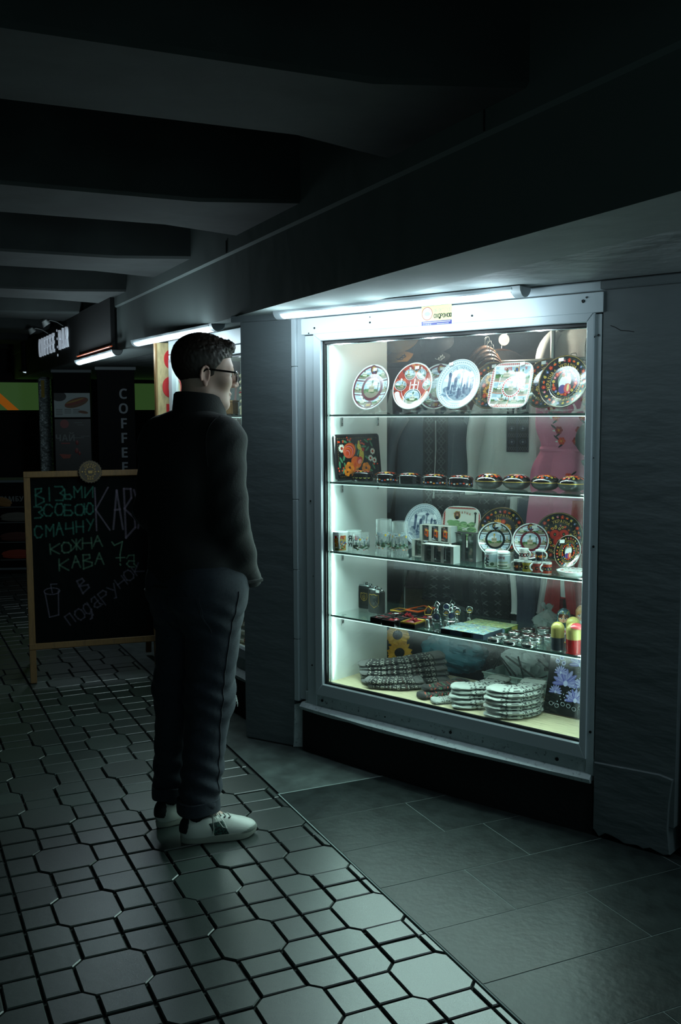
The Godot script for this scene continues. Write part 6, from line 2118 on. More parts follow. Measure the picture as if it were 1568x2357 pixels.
# ---------------------------------------------------------------- clothes in the stock room
# a hanging garment: torso with folds, two sleeves; origin at the neck
func garment(label: String, category: String, u: float, y: float, w: float, turn: float, half: float, length: float, m: Material, sleeves: float, group: String, waist := 0.0, seed_no := 1, flare := 1.1) -> Node3D:
	var o := inside(category, label, category, u, y, w, turn, group)
	var rings := []
	var n := 56
	for i in 33:
		var t := i / 32.0
		var yy := -length * t
		var hw := half * lerpf(0.34, 1.0, smoothstep(0.0, 0.16, t)) * lerpf(1.0, flare, t)
		if waist > 0.0:
			hw *= 1.0 - 0.22 * exp(-pow((t - waist) / 0.09, 2.0))
		var dp := 0.030 + 0.028 * smoothstep(0.0, 0.2, t)
		if t < 0.15:
			yy = -length * 0.16 * pow(t / 0.15, 1.6) * (0.45 + 0.55 * t / 0.15)
		var ring := []
		for j in n:
			var a := TAU * j / n
			var fold := (0.010 * sin(a * 7.0 + seed_no + 2.0 * sin(t * 3.0)) + 0.006 * sin(a * 13.0 + seed_no * 3.0)) * smoothstep(0.08, 0.9, t)
			ring.append(Vector3(cos(a) * (hw + fold), yy, sin(a) * (dp + fold * 1.4) * (1.0 - 0.3 * absf(cos(a)))))
		rings.append(ring)
	part(o, "bodice", Geo.new().loft(rings, false, true), m)
	if sleeves > 0.0:
		for s in [-1, 1]:
			var path := []
			var rad := []
			for i in 15:
				var t := i / 14.0
				path.append(Vector3(s * (half * 0.86 + 0.055 * sin(minf(t * 1.7, 1.0) * PI / 2) + 0.03 * t), -length * 0.055 - sleeves * t * (0.5 + 0.5 * minf(1.0, t * 2.0)), 0.018 + 0.012 * sin(t * 7.0 + seed_no)))
				rad.append((0.052 + 0.012 * sin(t * 9.0 + seed_no)) * (1.0 - 0.18 * t))
			part(o, "sleeve", Geo.new().tube(path, rad, 16, 0.62), m)
	return o


func hanger(o: Node3D, half: float, m: Material) -> void:
	var pts := []
	for i in 13:
		var x := (i - 6) / 6.0
		pts.append(Vector3(x * half, 0.004 - 0.055 * x * x, 0.0))
	part(o, "hanger_arm", Geo.new().tube(pts, [0.007, 0.010, 0.012, 0.013, 0.013, 0.014, 0.015, 0.014, 0.013, 0.013, 0.012, 0.010, 0.007], 8, 0.6), m)
	part(o, "hanger_hook", Geo.new().tube([Vector3(0, 0.010, 0), Vector3(0, 0.035, 0), Vector3(0.014, 0.050, 0), Vector3(0.008, 0.068, 0), Vector3(-0.010, 0.066, 0), Vector3(-0.014, 0.058, 0)], 0.0018, 6), M["steel"])


func pic_stitch(k: int) -> Pic:
	var p := Pic.new(96, 384, [Color(0.13, 0.15, 0.16), Color(0.045, 0.05, 0.055)][k])
	var c: Color = [Color(0.30, 0.33, 0.33), Color(0.20, 0.24, 0.30)][k]
	for i in 10:
		var y := 0.2 + i * 0.4
		if k == 0:
			for s in [0.25, 0.75]:
				p.ln(s - 0.16, y, s, y - 0.18, 0.022, c, 0.4).ln(s, y - 0.18, s + 0.16, y, 0.022, c, 0.4).ln(s + 0.16, y, s, y + 0.18, 0.022, c, 0.4).ln(s, y + 0.18, s - 0.16, y, 0.022, c, 0.4)
				p.ln(s - 0.07, y - 0.07, s + 0.07, y + 0.07, 0.016, c).ln(s + 0.07, y - 0.07, s - 0.07, y + 0.07, 0.016, c)
		else:
			for s in [0.25, 0.75]:
				if i % 2 == 0:
					p.el(s, y, 0.15, 0.15, c, 0, 0.03).ln(s - 0.1, y, s + 0.1, y, 0.02, c).ln(s, y - 0.1, s, y + 0.1, 0.02, c).el(s, y, 0.05, 0.05, Color(0.4, 0.42, 0.45))
				else:
					for q in 5:
						p.ln(s - 0.2 + q * 0.1, y - 0.12, s - 0.1 + q * 0.1, y + 0.12, 0.012, Color(0.28, 0.29, 0.3)).ln(s - 0.1 + q * 0.1, y - 0.12, s - 0.2 + q * 0.1, y + 0.12, 0.012, Color(0.28, 0.29, 0.3))
	for x in [0.04, 0.48, 0.52, 0.96]:
		p.ln(x, 0, x, 4, 0.012, c, 0.5)
	return p


func placket(o: Node3D, wid: float, y0: float, y1: float, z: float, m: Material) -> void:
	var g := Geo.new().sheet(func(a, b): return Vector3((b - 0.5) * wid, lerpf(y0, y1, a), z + 0.010 * smoothstep(0.0, 0.2, a) - 0.010 * pow(absf(b - 0.5) * 2.0, 2.0) + 0.002 * sin(a * 12.0)), 16, 6, 0.0016)
	for i in g.uv.size():
		g.uv[i] = Vector2(g.uv[i].y, g.uv[i].x)
	part(o, "embroidered_placket", g, m)


func stockroom() -> void:
	var cloth := noise_tex(256, noise(0.12, 3, 71), [])
	for q in [["cloth_slate", Color(0.31, 0.35, 0.385)], ["cloth_white", Color(0.80, 0.82, 0.81)], ["cloth_pink", Color(0.78, 0.46, 0.57)], ["cloth_navy", Color(0.17, 0.20, 0.26)], ["cloth_red", Color(0.55, 0.06, 0.07)], ["cloth_dark", Color(0.075, 0.08, 0.078)], ["cloth_maroon", Color(0.11, 0.035, 0.045)], ["cloth_lace", Color(0.66, 0.68, 0.67)]]:
		var m := relief(mat(q[0], q[1], 0.9), cloth, 0.12, 9.0)
		m.rim_enabled = true
		m.rim = 0.3
	var wood := mat("hanger_wood", Color(0.25, 0.165, 0.10), 0.45)
	# rails along the back
	var rl := inside("clothes_rail", "dark metal clothes rail behind the glass case", "rail", 0.62, 0.0, -0.80)
	part(rl, "rail_bar", Geo.new().tube([Vector3(-0.95, 1.735, 0.10), Vector3(0.75, 1.735, 0.10)], 0.009, 10), M["steel"])
	part(rl, "upper_bar", Geo.new().tube([Vector3(-0.95, 1.900, 0.16), Vector3(0.75, 1.900, 0.16)], 0.007, 10), M["steel"])
	for x in [-0.95, 0.22, 0.75]:
		part(rl, "upright", Geo.new().tube([Vector3(x, 0, 0.10), Vector3(x, 1.95, 0.10)], 0.011, 10), M["steel"])
	# shirts
	var st0 := printed("print_stitch_grey", pic_stitch(0), 0.9)
	var st1 := printed("print_stitch_dark", pic_stitch(1), 0.9)
	var a := garment("slate grey shirt with a grey embroidered placket, hanging behind the case", "shirt", 0.262, 1.545, -0.66, 0.45, 0.185, 0.78, M["cloth_slate"], 0.46, "shirts in the stock room", 0.0, 1)
	placket(a, 0.115, -0.045, -0.52, 0.058, st0)
	part(a, "tie_cord", Geo.new().tube([Vector3(0.004, -0.07, 0.075), Vector3(0.006, -0.2, 0.078), Vector3(-0.002, -0.40, 0.080)], 0.0022, 6), M["cloth_lace"])
	part(a, "tassel", Geo.new().lathe([Vector2(0.002, 0), Vector2(0.004, -0.004), Vector2(0.007, -0.03), Vector2(0.001, -0.031)], 8), M["cloth_lace"], xf(Vector3(-0.002, -0.40, 0.080)))
	part(a, "collar", Geo.new().tube(ring_flat(0.062, 0.036, 0.0), 0.010, 8, 1.6), M["cloth_slate"])
	hanger(a, 0.16, wood)
	var b := garment("white shirt with a dark blue embroidered bib, hanging behind the round boxes", "shirt", 0.660, 1.665, -0.74, 0.35, 0.155, 0.50, M["cloth_white"], 0.50, "shirts in the stock room", 0.0, 4, 1.25)
	placket(b, 0.098, -0.03, -0.33, 0.060, st1)
	for s in [-1, 1]:
		part(b, "tassel", Geo.new().lathe([Vector2(0.002, 0), Vector2(0.005, -0.004), Vector2(0.008, -0.03), Vector2(0.001, -0.031)], 8), M["cloth_white"], xf(Vector3(-0.018 + s * 0.012, -0.125 - 0.008 * s, 0.078)))
	hanger(b, 0.14, wood)
	var c := garment("pink blouse embroidered with red and orange flowers, behind the rightmost plates", "blouse", 0.962, 1.690, -0.66, 0.30, 0.150, 0.66, M["cloth_pink"], 0.0, "shirts in the stock room", 0.50, 7, 1.25)
	hanger(c, 0.14, wood)
	part(c, "waist_frill", Geo.new().tube(ring_flat(0.128, 0.052, -0.335), 0.012, 8), M["cloth_pink"])
	for k in 11:
		var sx := -1.0 if k % 2 else 1.0
		var at := Vector3(sx * [0.055, 0.055, 0.042, 0.042, 0.075, 0.075, 0.03, 0.03, 0.06, 0.06, 0.0][k], [-0.20, -0.20, -0.255, -0.255, -0.165, -0.165, -0.30, -0.30, -0.13, -0.13, -0.45][k], 0.082)
		var petals := Geo.new()
		for i in 6:
			petals.ball(at + Vector3(cos(i * 1.047), sin(i * 1.047), 0) * 0.010, Vector3(0.007, 0.007, 0.003), 7, 4)
		part(c, "embroidered_flower", petals, [M["cloth_red"], mat("thread_orange", Color(0.72, 0.20, 0.08), 0.8) if not M.has("thread_orange") else M["thread_orange"]][k % 3 % 2])
		part(c, "flower_heart", Geo.new().ball(at + Vector3(0, 0, 0.002), Vector3(0.006, 0.006, 0.004), 7, 4), mat("thread_gold", Color(0.80, 0.45, 0.10), 0.8) if not M.has("thread_gold") else M["thread_gold"])
		for i in 3:
			part(c, "embroidered_leaf", Geo.new().ball(Vector3.ZERO, Vector3(0.016, 0.004, 0.0025), 8, 4), M["cloth_dark"] if i != 1 else M["cloth_white"], xf(at + Vector3(sx * (0.022 - 0.01 * i), 0.014 - 0.016 * i, -0.001), Vector3(0, 0, sx * (40 - 40 * i))))
	part(c, "label_tag", Geo.new().box(Vector3(0.004, -0.075, 0.07), Vector3(0.030, 0.060, 0.001)), M["paper"])
	var d := garment("white gathered blouse hung high behind the pink one", "blouse", 0.905, 1.895, -0.93, 0.25, 0.17, 0.36, M["cloth_lace"], 0.30, "shirts in the stock room", 0.0, 11)
	part(d, "gathered_neck", Geo.new().tube(ring_flat(0.070, 0.036, -0.012), 0.010, 8, 1.4), M["cloth_lace"])
	placket(d, 0.03, -0.06, -0.30, 0.060, M["cloth_dark"])
	var e := garment("dark checked shirt on wooden hanger, seen edge on behind the blue plate", "shirt", 0.46, 1.80, -0.90, 1.2, 0.17, 0.42, M["cloth_dark"], 0.25, "shirts in the stock room", 0.0, 15)
	hanger(e, 0.15, wood)
	# five wooden hangers close together on the upper rail
	for k in 5:
		var h := inside("wooden_hanger", "brown wooden coat hanger, %s of five at the rail by the bulb" % ["highest", "second", "middle", "fourth", "lowest"][k], "hanger", 0.520 + 0.022 * k, 1.800 - 0.020 * k, -0.66 + 0.016 * k, 1.25, "wooden hangers")
		hanger(h, 0.085, wood)
	# bulb
	var bl := inside("light_bulb", "glowing round bulb at the head of the stock room", "bulb", 0.595, 1.835, -0.70)
	part(bl, "globe", Geo.new().ball(Vector3(0, 0, 0), Vector3(0.024, 0.026, 0.024), 20, 12), glow(mat("bulb_glow", Color(0.95, 0.93, 0.85), 0.3), Color(1.0, 0.96, 0.86), 0.95))
	part(bl, "socket", Geo.new().lathe([Vector2(0.001, 0.024), Vector2(0.014, 0.026), Vector2(0.016, 0.050), Vector2(0.001, 0.052)], 16), M["white_gloss"])
	part(bl, "cable", Geo.new().tube([Vector3(0, 0.05, 0), Vector3(0, 0.115, 0)], 0.003, 6), M["dark"])
	var lt := OmniLight3D.new()
	lt.name = "bulb_light"
	lt.light_color = Color(1.0, 0.95, 0.86)
	lt.light_energy = 0.17
	lt.light_size = 0.02
	lt.omni_range = 6.0
	lt.omni_attenuation = 2.0
	lt.shadow_enabled = true
	lt.position = win(0.595, 1.835, -0.70)
	add_child(lt)
	# caps hung under the stock room ceiling
	var capm := [mat("cap_yellow", Color(0.62, 0.42, 0.09), 0.8), mat("cap_dark", Color(0.07, 0.085, 0.10), 0.8), mat("cap_green", Color(0.10, 0.14, 0.13), 0.8)]
	var cw := ["mustard yellow cap with black print, hung above the orange-red plate", "dark cap with a white pattern, hung above the blue plate", "dark green cap hanging in front of the pink blouse"]
	for k in 3:
		var o := inside("cap", cw[k], "cap", [0.085, 0.285, 1.115][k], [1.845, 1.838, 1.395][k], [-0.62, -0.62, -0.56][k], [0.3, 0.5, 0.9][k], "caps")
		var dome := []
		for i in 9:
			var q := PI / 2 * i / 8.0
			dome.append(Vector2(0.085 * cos(q) + 0.0005, 0.075 * sin(q)))
		var tip := xf(Vector3.ZERO, [Vector3(38, 0, 4), Vector3(38, 0, -3), Vector3(60, 0, 20)][k])
		part(o, "crown", Geo.new().lathe(dome, 28, 0.92, 1.0), capm[k], tip)
		part(o, "visor", Geo.new().sheet(func(p, q): return Vector3((q - 0.5) * 0.135 * (1.0 - 0.35 * p * p), -0.004 - 0.012 * p - 0.022 * pow((q - 0.5) * 2.0, 2.0), 0.068 + 0.072 * p * (1.0 - 0.45 * pow((q - 0.5) * 2.0, 2.0))), 8, 12, 0.004), capm[k], tip)
		part(o, "button", Geo.new().ball(Vector3(0, 0.076, 0), Vector3(0.007, 0.004, 0.007), 8, 5), capm[k], tip)
		if k < 2:
			for i in 5:
				part(o, "printed_mark", Geo.new().tube(ring_path(0.009, 0.0, 10), 0.002, 5), M["dark"] if k == 0 else M["paper"], tip * xf(Vector3(0.022 + 0.013 * cos(i * 1.25), -0.012, 0.105 + 0.016 * sin(i * 1.25)), Vector3(88, 0, 0)))
	# lower row: knitted and woven legs, skirts and sleeves hung from the lower rail
	var lr := inside("clothes_rail", "low rail with folded clothes under the third shelf", "rail", 0.62, 0.0, -0.66)
	part(lr, "rail_bar", Geo.new().tube([Vector3(-0.55, 1.13, 0), Vector3(0.62, 1.13, 0)], 0.008, 10), M["steel"])
	for x in [-0.55, 0.62]:
		part(lr, "upright", Geo.new().tube([Vector3(x, 0, 0), Vector3(x, 1.14, 0)], 0.010, 10), M["steel"])
	var kp := Pic.new(128, 256, Color(0.055, 0.06, 0.06))
	for i in 6:
		for j in 4:
			var q := Vector2(0.125 + 0.25 * j, 0.17 + 0.33 * i)
			kp.ln(q.x - 0.06, q.y - 0.07, q.x + 0.06, q.y + 0.07, 0.014, Color(0.36, 0.38, 0.37), 0.3).ln(q.x + 0.06, q.y - 0.07, q.x - 0.06, q.y + 0.07, 0.014, Color(0.36, 0.38, 0.37), 0.3)
			kp.ln(q.x - 0.12, q.y, q.x, q.y - 0.15, 0.007, Color(0.20, 0.22, 0.22), 0.4).ln(q.x, q.y - 0.15, q.x + 0.12, q.y, 0.007, Color(0.20, 0.22, 0.22), 0.4).ln(q.x + 0.12, q.y, q.x, q.y + 0.15, 0.007, Color(0.20, 0.22, 0.22), 0.4)
	var km := printed("print_knit_hung", kp, 0.95)
	km.texture_repeat = true
	km.uv1_scale = Vector3(2, 2, 1)
	var rows := [[0.180, 0.060, 0.46, "cloth_maroon", "dark maroon knitted garment hung by the cardboard box"], [0.325, 0.070, 0.50, "", "black knitted garment with pale cross stitches, left of two"], [0.455, 0.062, 0.54, "cloth_dark", "plain charcoal lace-edged garment between two cross-stitched ones"], [0.590, 0.072, 0.55, "", "black knitted garment with pale cross stitches, right of two"],
		[0.712, 0.034, 0.52, "cloth_white", "white gathered sleeve hanging beside the navy skirt"], [0.785, 0.060, 0.62, "cloth_navy", "navy denim skirt hanging among white and red sleeves"], [0.858, 0.032, 0.50, "cloth_lace", "greyish white sleeve right of the navy skirt"], [0.915, 0.036, 0.52, "cloth_red", "dark red sleeve, left of two red ones"], [0.965, 0.028, 0.42, "cloth_white", "short white sleeve with red cuff between the red ones"], [1.020, 0.040, 0.48, "cloth_red", "dark red sleeve, right of two red ones"], [1.085, 0.040, 0.42, "cloth_lace", "white lace bodice hanging at the right end"], [1.150, 0.042, 0.50, "cloth_red", "dark red cloth at the far right above the dolls"]]
	for k in rows.size():
		var r: Array = rows[k]
		var o := inside("hanging_garment", r[4], "garment", r[0], 1.13, -0.645 + 0.02 * (k % 2), 0.5, "clothes on the low rail")
		var rings := []
		for i in 21:
			var t := i / 20.0
			var ring := []
			for j in 32:
				var an := TAU * j / 32
				var fold: float = r[1] * (0.13 * sin(an * 5.0 + k + t * 2.0) + 0.08 * sin(an * 9.0 - k)) * smoothstep(0.0, 0.4, t)
				var wv: float = r[1] * (0.85 + 0.25 * t + 0.10 * sin(t * 7.0 + k))
				ring.append(Vector3(cos(an) * (wv + fold) + 0.012 * sin(t * 4.0 + k), 0.008 - r[2] * t, sin(an) * (0.018 + wv * 0.28 + fold)))
			rings.append(ring)
		part(o, "cloth", Geo.new().loft(rings), km if r[3] == "" else M[r[3]])
		part(o, "hem", Geo.new().tube(closed(rings[20]), 0.004, 6), M["cloth_red"] if k == 8 else (M["cloth_dark"] if r[3] == "" else M[r[3]]))
	var ps := inside("wooden_post", "brown wooden post behind the poppy plate", "post", 0.850, 0.0, -0.90)
	part(ps, "post", Geo.new().box(Vector3(0, 0.66, 0), Vector3(0.034, 1.32, 0.05), 0.004), M["wood_oak"])
	var cb := inside("cardboard_box", "leaning brown cardboard box with black lettering, beside the flasks", "box", 0.105, 0.46, -0.70, 0.4)
	cb.rotation.z = -0.25
	part(cb, "box_body", Geo.new().box(Vector3(0, 0.19, 0), Vector3(0.20, 0.38, 0.06), 0.003), relief(mat("cardboard", Color(0.30, 0.27, 0.20), 0.85), M["fine"], 0.1, 4.0))
	part(cb, "lettering", letters("ФО", 0.05, 0.002), M["dark"], xf(Vector3(-0.012, 0.275, 0.031), Vector3(0, 0, 62)))


func ring_flat(rx: float, rz: float, y: float) -> Array:
	var o := []
	for i in 25:
		var a := TAU * i / 24
		o.append(Vector3(cos(a) * rx, y, sin(a) * rz))
	return o


func closed(r: Array) -> Array:
	return r + [r[0]]


# ---------------------------------------------------------------- goods in the second window
func far_thing(called: String, label: String, category: String, u: float, y: float, w: float, turn := 0.0, group := "") -> Node3D:
	return thing(called, label, category, win_far(u, y, w), FAR_TURN + turn, group)


func far_case() -> void:
	for k in 2:
		var sh := far_thing("far_shelf", ["upper glass shelf of the window behind the man", "lower glass shelf of the window behind the man"][k], "shelf", -0.56, [1.500, 0.985][k], -0.215, 0.0, "glass shelves in the second window")
		part(sh, "glass_sheet", Geo.new().box(Vector3.ZERO, Vector3(1.06, 0.0075, 0.388), 0.0008), M["shelf_glass"])
		part(sh, "edge_trim", Geo.new().box(Vector3(0, -0.0065, 0.1940), Vector3(1.06, 0.0032, 0.004), 0.0008), M["edge_glow"])
		strip_light("far_shelf_light", Vector3(-0.56, [1.487, 0.972][k], -0.026), Vector2(1.04, 0.006), Vector3(-50, 180, 0), Color(0.86, 1.0, 0.97), 0.20, FAR, FAR_TURN)
	# plaited charm of wool with a dark mask
	var ch := far_thing("plaited_charm", "charm of pale plaited wool with red ribbon and a dark mask", "charm", -0.455, 1.506, -0.19, 0.6)
	var straw := relief(mat("straw_pale", Color(0.68, 0.66, 0.56), 0.8), M["fine"], 0.4, 12.0)
	for s in 5:
		var x := -0.055 + 0.0275 * s
		var pl := Geo.new()
		for i in 11:
			var y := 0.202 - 0.0165 * i + 0.01 * (s % 2)
			pl.ball(Vector3(x + 0.007 * (1 if i % 2 else -1), y, 0.006 * sin(i * 1.5 + s)), Vector3(0.013, 0.011, 0.011), 8, 6)
		part(ch, "plait", pl, straw)
		part(ch, "tassel", Geo.new().lathe([Vector2(0.004, 0.03), Vector2(0.008, 0.02), Vector2(0.011, -0.02), Vector2(0.001, -0.022)], 8), straw, xf(Vector3(x, 0.022, 0.01)))
	part(ch, "red_ribbon", Geo.new().tube([Vector3(-0.065, 0.115, 0.014), Vector3(-0.02, 0.125, 0.02), Vector3(0.02, 0.112, 0.02), Vector3(0.065, 0.12, 0.014)], 0.004, 6), M["cloth_red"])
	part(ch, "mask", Geo.new().ball(Vector3(0.012, 0.062, 0.016), Vector3(0.032, 0.036, 0.02), 14, 10), M["dark"])
	part(ch, "snout", Geo.new().lathe([Vector2(0.006, 0.0), Vector2(0.017, 0.001), Vector2(0.018, 0.016), Vector2(0.012, 0.018)], 14), M["steel"], xf(Vector3(0.014, 0.068, 0.032), Vector3(70, 0, 0)))
	# small chest and a picture frame
	var bx := far_thing("wooden_chest", "small dark brown wooden chest with carved front", "chest", -0.735, 1.5045, -0.17, 0.7)
	part(bx, "chest_body", Geo.new().box(Vector3(0, 0.038, 0), Vector3(0.105, 0.064, 0.07), 0.003), M["wood_oak"])
	part(bx, "lid", Geo.new().box(Vector3(0, 0.076, 0), Vector3(0.112, 0.010, 0.076), 0.003), M["wood_oak"])
	for i in 4:
		part(bx, "foot", Geo.new().box(Vector3(-0.045 + 0.09 * (i % 2), 0.003, -0.028 + 0.056 * (i / 2)), Vector3(0.012, 0.006, 0.012), 0.001), M["dark"])
	for i in 5:
		part(bx, "carved_bar", Geo.new().box(Vector3(-0.04 + 0.02 * i, 0.038, 0.0365), Vector3(0.009, 0.05, 0.004), 0.001), M["wood_oak"])
	var pf := far_thing("clear_stand", "leaning clear plastic stand with a red and black strip inside", "stand", -0.80, 1.5045, -0.27, 0.7)
	part(pf, "stand_body", Geo.new().box(Vector3(0, 0.085, 0), Vector3(0.11, 0.165, 0.012), 0.002), M["clear_plastic"], Transform3D(Basis(Vector3.RIGHT, -0.15), Vector3.ZERO))
	for i in 3:
		part(pf, "strip", Geo.new().box(Vector3(-0.03 + 0.03 * i, 0.085, -0.008), Vector3(0.012, 0.14, 0.002)), [M["cloth_red"], M["dark"], M["cloth_red"]][i], Transform3D(Basis(Vector3.RIGHT, -0.15), Vector3.ZERO))
	# bust with an embroidered yoke
	var mn := far_thing("display_bust", "brown-grey mannequin bust in a red and black embroidered shirt", "mannequin", -0.560, 1.10, -0.22, 0.4)
	var skin := mat("bust_plastic", Color(0.30, 0.27, 0.25), 0.5)
	part(mn, "neck", Geo.new().loft(neck_rings()), skin, Transform3D(), 60)
	var rg := []
	for i in 14:
		var t := i / 13.0
		var ring := []
		for j in 36:
			var an := TAU * j / 36
			ring.append(Vector3(cos(an) * (0.060 + 0.13 * sin(minf(t * 1.5, 1.0) * PI / 2)), 0.262 - 0.27 * t * (0.5 + 0.5 * t), sin(an) * (0.052 + 0.05 * sin(minf(t * 1.6, 1.0) * PI / 2))))
		rg.append(ring)
	part(mn, "shirt", Geo.new().loft(rg, false, true), M["cloth_lace"])
	var yk := Pic.new(256, 96, Color(0.36, 0.35, 0.36))
	for i in 36:
		for j in 8:
			yk.rect(i / 36.0 + 0.004, j * 0.047 + 0.008, i / 36.0 + 0.02, j * 0.047 + 0.034, [Color(0.10, 0.09, 0.10), Color(0.46, 0.10, 0.16), Color(0.52, 0.52, 0.52)][(i * 5 + j * 3) % 3])
	var yr := []
	for i in 6:
		var ring := []
		for p in rg[i]:
			ring.append(p * Vector3(1.02, 1, 1.03) + Vector3(0, 0.002, 0))
		yr.append(ring)
	part(mn, "embroidered_yoke", Geo.new().loft(yr, false, false), printed("print_yoke", yk, 0.9))
	part(mn, "red_cord", Geo.new().tube([Vector3(-0.055, 0.262, 0.03), Vector3(-0.02, 0.225, 0.075), Vector3(0.0, 0.212, 0.082), Vector3(0.02, 0.225, 0.075), Vector3(0.055, 0.262, 0.03)], 0.0035, 6), M["cloth_red"])
	# yellow embroidered cloth hung in front
	var yl := mat("cloth_yellow", Color(0.66, 0.60, 0.28), 0.85)
	var yc := far_thing("yellow_cloth", "yellow cloth with black embroidered knots hanging by the pillar", "cloth", -0.300, 1.03, -0.13, 0.2)
	part(yc, "cloth", Geo.new().sheet(func(p, q): return Vector3((q - 0.62) * (0.08 + 0.30 * p), 0.40 - 0.36 * p + 0.01 * sin(q * 9.0), 0.022 * sin(q * 13.0 + p * 3.0) * (0.3 + p)), 20, 34, 0.002), yl)
	for k in 6:
		var at := Vector3([-0.10, -0.01, 0.05, -0.05, 0.03, -0.13][k], [0.20, 0.22, 0.27, 0.10, 0.11, 0.10][k], 0.034)
		var g := Geo.new()
		for s in [-1, 1]:
			g.box(at + Vector3(s * 0.011, 0, 0), Vector3(0.004, 0.050, 0.003)).box(at + Vector3(0, s * 0.011, 0), Vector3(0.050, 0.004, 0.003)).box(at + Vector3(s * 0.024, 0, 0), Vector3(0.003, 0.026, 0.003)).box(at + Vector3(0, s * 0.024, 0), Vector3(0.026, 0.003, 0.003))
		part(yc, "embroidered_knot", g, M["dark"])
		part(yc, "knot_heart", Geo.new().box(at, Vector3(0.012, 0.012, 0.0036)), M["thread_orange"])
	# things folded at the foot of the case
	var low := [["folded_cloth", "folded dark green knit on the lower shelf", "cloth", -0.33, 0.9895, -0.16, 0.10, 0.07, "cloth_navy"], ["folded_cloth", "folded yellow cloth at the window's foot", "cloth", -0.34, 0.55, -0.18, 0.11, 0.06, "cloth_yellow"], ["folded_cloth", "folded grey cloth below the yellow one", "cloth", -0.36, 0.47, -0.18, 0.13, 0.078, "cloth_lace"], ["folded_cloth", "folded patterned cloth stack on the window board", "cloth", -0.38, 0.3255, -0.18, 0.14, 0.142, "cloth_white"]]
	for l in low:
		var o := far_thing(l[0], l[1], l[2], l[3], l[4], l[5], 0.2, "folded cloths in the second window")
		for i in 3:
			part(o, "fold", Geo.new().box(Vector3(0.004 * i, l[7] * (i + 0.5) / 3.0, 0.0), Vector3(l[6] * 2 - 0.01 * i, l[7] / 3.0 - 0.001, 0.22), l[7] / 7.0).bend(func(p): return p + Vector3(0, 0.006 * sin(p.x * 30.0 + p.z * 20.0), 0)), M[l[8]])
	var fr := far_thing("fur_toy", "small rusty red furry toy by the window's foot", "toy", -0.25, 0.3255, -0.10, 0.3)
	var fn := noise(60.0, 3, 9)
	part(fr, "fur_body", Geo.new().ball(Vector3(0, 0.035, 0), Vector3(0.07, 0.035, 0.05), 28, 18).bend(func(p): return p * (1.0 + 0.25 * fn.get_noise_3dv(p))), mat("fur_red", Color(0.34, 0.12, 0.08), 0.95))
	part(fr, "fur_head", Geo.new().ball(Vector3(0.055, 0.06, 0.02), Vector3(0.032, 0.03, 0.03), 20, 12).bend(func(p): return p + Vector3(0, 0.006 * fn.get_noise_3dv(p), 0)), mat("fur_tan", Color(0.42, 0.32, 0.22), 0.95))
	var pk := far_thing("white_board", "white plank under the lower shelf of the second window", "plank", -0.55, 0.945, -0.08)
	part(pk, "plank", Geo.new().box(Vector3(0, 0, 0), Vector3(0.9, 0.045, 0.02), 0.003), M["panel_edge"])
	for s in [-1, 1]:
		part(pk, "bracket", Geo.new().box(Vector3(s * 0.42, 0.0, -0.02), Vector3(0.02, 0.03, 0.03), 0.002), M["steel"])
	# plywood end board with red letters
	var bl := far_thing("plywood_board", "plywood end board with big red letters at the far window's end", "sign", -1.150, 0.0, 0.0)
	part(bl, "board", Geo.new().box(Vector3(0, 0.957, -0.08), Vector3(0.022, 1.914, 0.31), 0.002), M["plywood"])
	part(bl, "edge_strip", Geo.new().box(Vector3(0, 0.957, 0.080), Vector3(0.026, 1.914, 0.012), 0.002), M["wood_oak"])
	for k in 4:
		part(bl, "letter", letters(["С", "О", "К", "И"][k], 0.125, 0.004, "Droid Sans", 700, 1.3), mat("sign_red", Color(0.72, 0.07, 0.08), 0.5) if k == 0 else M["sign_red"], xf(Vector3(0.0125, 1.82 - 0.157 * k, -0.024), Vector3(0, 90, 0)))


func neck_rings() -> Array:
	var o := []
	for q in [[0.10, 0.085, 0.07, 0.0], [0.20, 0.075, 0.062, 0.0], [0.262, 0.056, 0.050, 0.002], [0.30, 0.050, 0.047, 0.006], [0.335, 0.050, 0.050, 0.012], [0.350, 0.046, 0.048, 0.014], [0.358, 0.030, 0.032, 0.015]]:
		var r := []
		for j in 28:
			var a := TAU * j / 28
			r.append(Vector3(cos(a) * q[1], q[0] + 0.012 * cos(a) * smoothstep(0.28, 0.36, q[0]), sin(a) * q[2] + q[3]))
		o.append(r)
	return o


# ---------------------------------------------------------------- the chalk board
# chalk letters: which letter, then the corners of its box in board shares (0..1 across, 0..1.42 down), a turn in degrees
func chalk(p: Pic, text: String, x: float, y: float, w: float, h: float, step: Vector2, col: Color, thick := 0.0085, deg := 0.0) -> void:
	for i in text.length():
		var ch := text[i]
		var wob := Vector2(rng.randf_range(-0.006, 0.006), rng.randf_range(-0.010, 0.010))
		if not HAND.has(ch) and not STROKES.has(ch):
			continue
		var src: String = HAND.get(ch, STROKES.get(ch, ""))
		var o := Vector2(x, y) + step * i + wob
		for s in src.split(";"):
			var pts := []
			for q in s.split(" "):
				pts.append(o + Vector2((q.unicode_at(0) - 48) / 4.0 * w + rng.randf_range(-0.003, 0.003), (q.unicode_at(1) - 48) / 4.0 * h + rng.randf_range(-0.004, 0.004)).rotated(deg_to_rad(deg)))
			for k in 2:
				p.poly(pts, thick * (1.0 if k else 0.6), Color(col, 0.65), 0.75)


